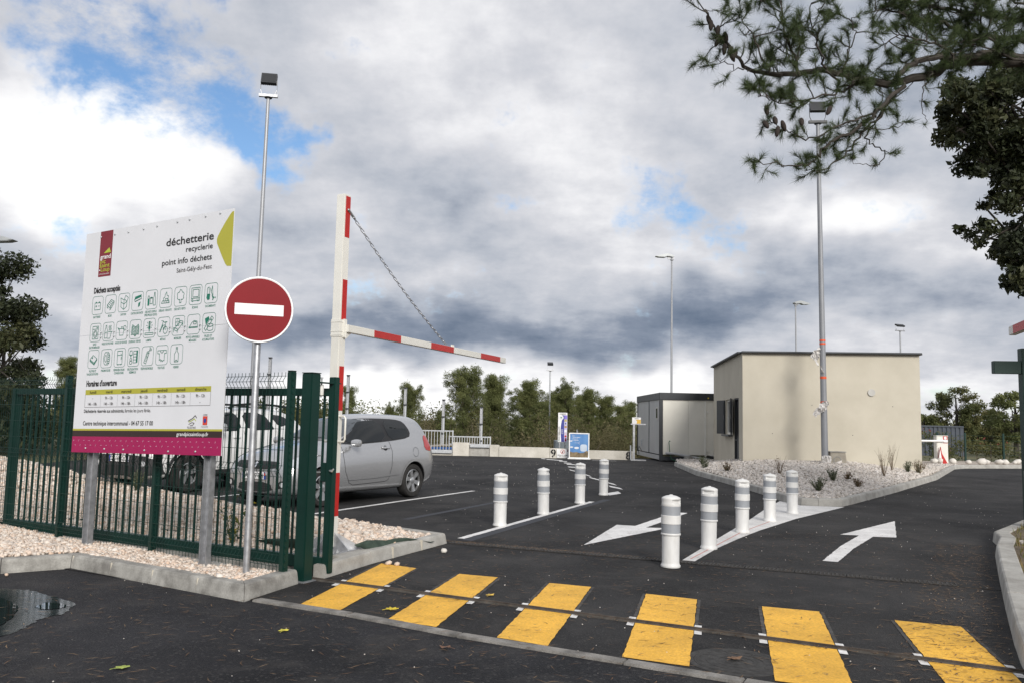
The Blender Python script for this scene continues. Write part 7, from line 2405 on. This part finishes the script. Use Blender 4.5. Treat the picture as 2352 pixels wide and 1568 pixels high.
for x_, y_, Y_ in [(1632.8, 59.5, 6.85), (1629.1, 48.1, 6.85), (1648.8, 71.0, 6.85), (1667.1, 87.0, 6.85), (1647.9, 96.1, 6.85), (1663.9, 114.5, 6.85), (1676.3, 116.7, 6.85), (1681.8, 130.5, 6.85), (1761.0, 254.1, 6.85), (1780.7, 277.9, 6.85), (1759.6, 287.0, 6.85), (1799.9, 290.7, 6.85), (1785.3, 303.1, 6.85), (1841.1, 280.6, 6.85), (1903.8, 255.0, 6.85), (1687.7, 125.9, 6.85)]:
    o = link('pine_cone', cone, np_)
    o.location = NW(x_, y_, Y_)
    o.rotation_euler = (nrng.uniform(2.4, 3.4), nrng.uniform(-.5, .5), 0)

# dark evergreen oak behind it, hanging down the right edge
OAK_AT = Vector((9.6, 11.6, .1))
rg_ = np.random.default_rng(41)
cl = []
def NO(x, y, Y):
    d = fw * 1900 + rt * (x - 1176) - up * (y - 784)
    d = d * (Y / d.y)
    return Vector((d.x, d.y, d.z + EYE)) - OAK_AT
for x_, y_, r_ in [(2408.2, 658.8, 22), (2380.1, 285.8, 22), (2312.2, 462.4, 22), (2420.2, 493.1, 34), (2381.9, 423.8, 28), (2295.0, 389.4, 28), (2393.1, 617.6, 28), (2273.3, 321.7, 28), (2190.7, 246.1, 22), (2419.9, 512.4, 22), (2418.9, 389.8, 28), (2347.3, 636.7, 28), (2362.5, 340.6, 28), (2342.0, 398.2, 34), (2214.2, 300.6, 28), (2392.7, 398.0, 34), (2344.9, 449.7, 28), (2279.2, 269.9, 28), (2369.3, 598.4, 34), (2339.5, 421.2, 34), (2279.9, 347.4, 34), (2316.8, 191.5, 28), (2345.0, 637.3, 22), (2419.4, 207.9, 34), (2324.9, 297.4, 22), (2333.0, 641.6, 34), (2183.1, 293.5, 22), (2404.7, 183.4, 34), (2354.2, 181.5, 28), (2369.0, 235.2, 22), (2318.0, 551.6, 28), (2348.8, 634.2, 28), (2382.5, 528.9, 28), (2408.9, 201.1, 34), (2232.4, 205.7, 28), (2362.1, 658.9, 34), (2306.2, 361.6, 34), (2239.2, 291.3, 28), (2325.0, 525.7, 22), (2329.8, 286.6, 22), (2189.8, 202.4, 34), (2340.1, 167.9, 22), (2317.0, 579.7, 34), (2329.5, 394.2, 34), (2321.8, 264.9, 22), (2345.8, 383.4, 34), (2387.7, 648.6, 34), (2195.3, 201.3, 28), (2398.7, 478.1, 28), (2335.2, 650.5, 28), (2173.3, 314.9, 34), (2372.3, 586.1, 22), (2352.6, 362.7, 22), (2215.4, 216.9, 34), (2379.1, 494.4, 22), (2326.6, 567.4, 34), (2339.4, 306.8, 28), (2343.2, 541.0, 28), (2401.6, 598.9, 28), (2254.0, 234.9, 34), (2216.8, 380.1, 34), (2337.6, 196.2, 34), (2370.2, 202.5, 28), (2367.0, 632.2, 22), (2395.9, 516.0, 34), (2388.7, 327.5, 22), (2289.5, 211.1, 34), (2416.6, 670.0, 28), (2342.1, 288.9, 22), (2360.6, 458.2, 22), (2368.0, 356.4, 34), (2278.1, 368.0, 34), (2346.4, 371.8, 34), (2326.4, 559.0, 34), (2414.0, 491.1, 22), (2394.6, 400.9, 22), (2404.6, 541.8, 34), (2251.5, 266.5, 22), (2365.7, 298.1, 34), (2304.9, 413.4, 34), (2264.9, 287.0, 34), (2412.7, 558.3, 28), (2375.5, 503.7, 34), (2237.5, 294.1, 34), (2314.1, 337.3, 28), (2374.5, 536.5, 22), (2273.2, 309.0, 22), (2379.1, 453.3, 22), (2384.7, 316.3, 34), (2340.9, 313.2, 28), (2372.0, 314.0, 34), (2406.1, 318.3, 34), (2379.3, 578.4, 34), (2406.4, 451.7, 34), (2249.7, 346.4, 28), (2243.4, 330.4, 28), (2398.7, 387.8, 34), (2204.9, 297.3, 22), (2172.9, 278.5, 22), (2352.2, 604.3, 22), (2319.4, 365.5, 34), (2399.9, 420.3, 34), (2346.7, 322.7, 28), (2351.8, 616.7, 34), (2329.8, 347.9, 28), (2278.5, 289.2, 28), (2266.6, 198.1, 22), (2232.0, 354.1, 22), (2174.2, 240.6, 22), (2397.6, 624.2, 34), (2252.7, 303.6, 34), (2393.0, 343.8, 22), (2400.0, 202.0, 22), (2360.9, 328.6, 22), (2261.0, 285.1, 28), (2345.5, 176.2, 28), (2323.5, 478.6, 22), (2267.4, 296.7, 28), (2313.2, 362.4, 22), (2315.7, 320.8, 34), (2309.7, 466.0, 34), (2328.1, 416.6, 28), (2376.5, 394.6, 28), (2251.6, 393.5, 22), (2282.9, 244.9, 28), (2241.9, 243.8, 22), (2276.0, 185.7, 22), (2299.0, 225.3, 34), (2294.5, 177.0, 34), (2397.9, 591.4, 34), (2163.9, 256.4, 18), (2179.9, 293.0, 20), (2191.3, 329.6, 20), (2218.8, 361.7, 18), (2237.1, 389.1, 16), (2209.7, 274.7, 26), (2264.6, 384.6, 18), (2282.9, 448.7, 18), (2257.7, 471.5, 15), (2205.1, 526.5, 14), (2228.0, 540.2, 18), (2255.4, 517.3, 20), (2250.9, 558.5, 18), (2282.9, 581.4, 18), (2310.4, 599.7, 16), (2328.7, 627.2, 15), (2340.1, 659.3, 10), (2273.7, 526.5, 22), (2301.2, 563.1, 22)]:
    Y_ = 9.6 + rg_.uniform(-.5, .9)
    p = NO(x_, y_, Y_)
    s_ = r_ / 1900 * Y_
    cl.append((p.x, p.y, p.z, s_, s_, s_ * .85))
for k in range(60):
    a_ = rg_.uniform(0, 6.28)
    rr = 2.6 * rg_.random() ** .5
    cl.append((.4 + abs(rr * math.cos(a_)) * .9, rr * math.sin(a_) - .5, rg_.uniform(3.6, 8.2), .6, .6, .45))
broadleaf(OAK_AT, 'dark evergreen oak hanging down the right edge', cl, [(0, 0, 0), (.05, 0, 1.8), (-.1, -.1, 3.6), (-.2, -.3, 5.6), (-.1, -.3, 7.2)], [.24, .20, .16, .10, .04], .034, 8500, rg_, M_oak, .5)
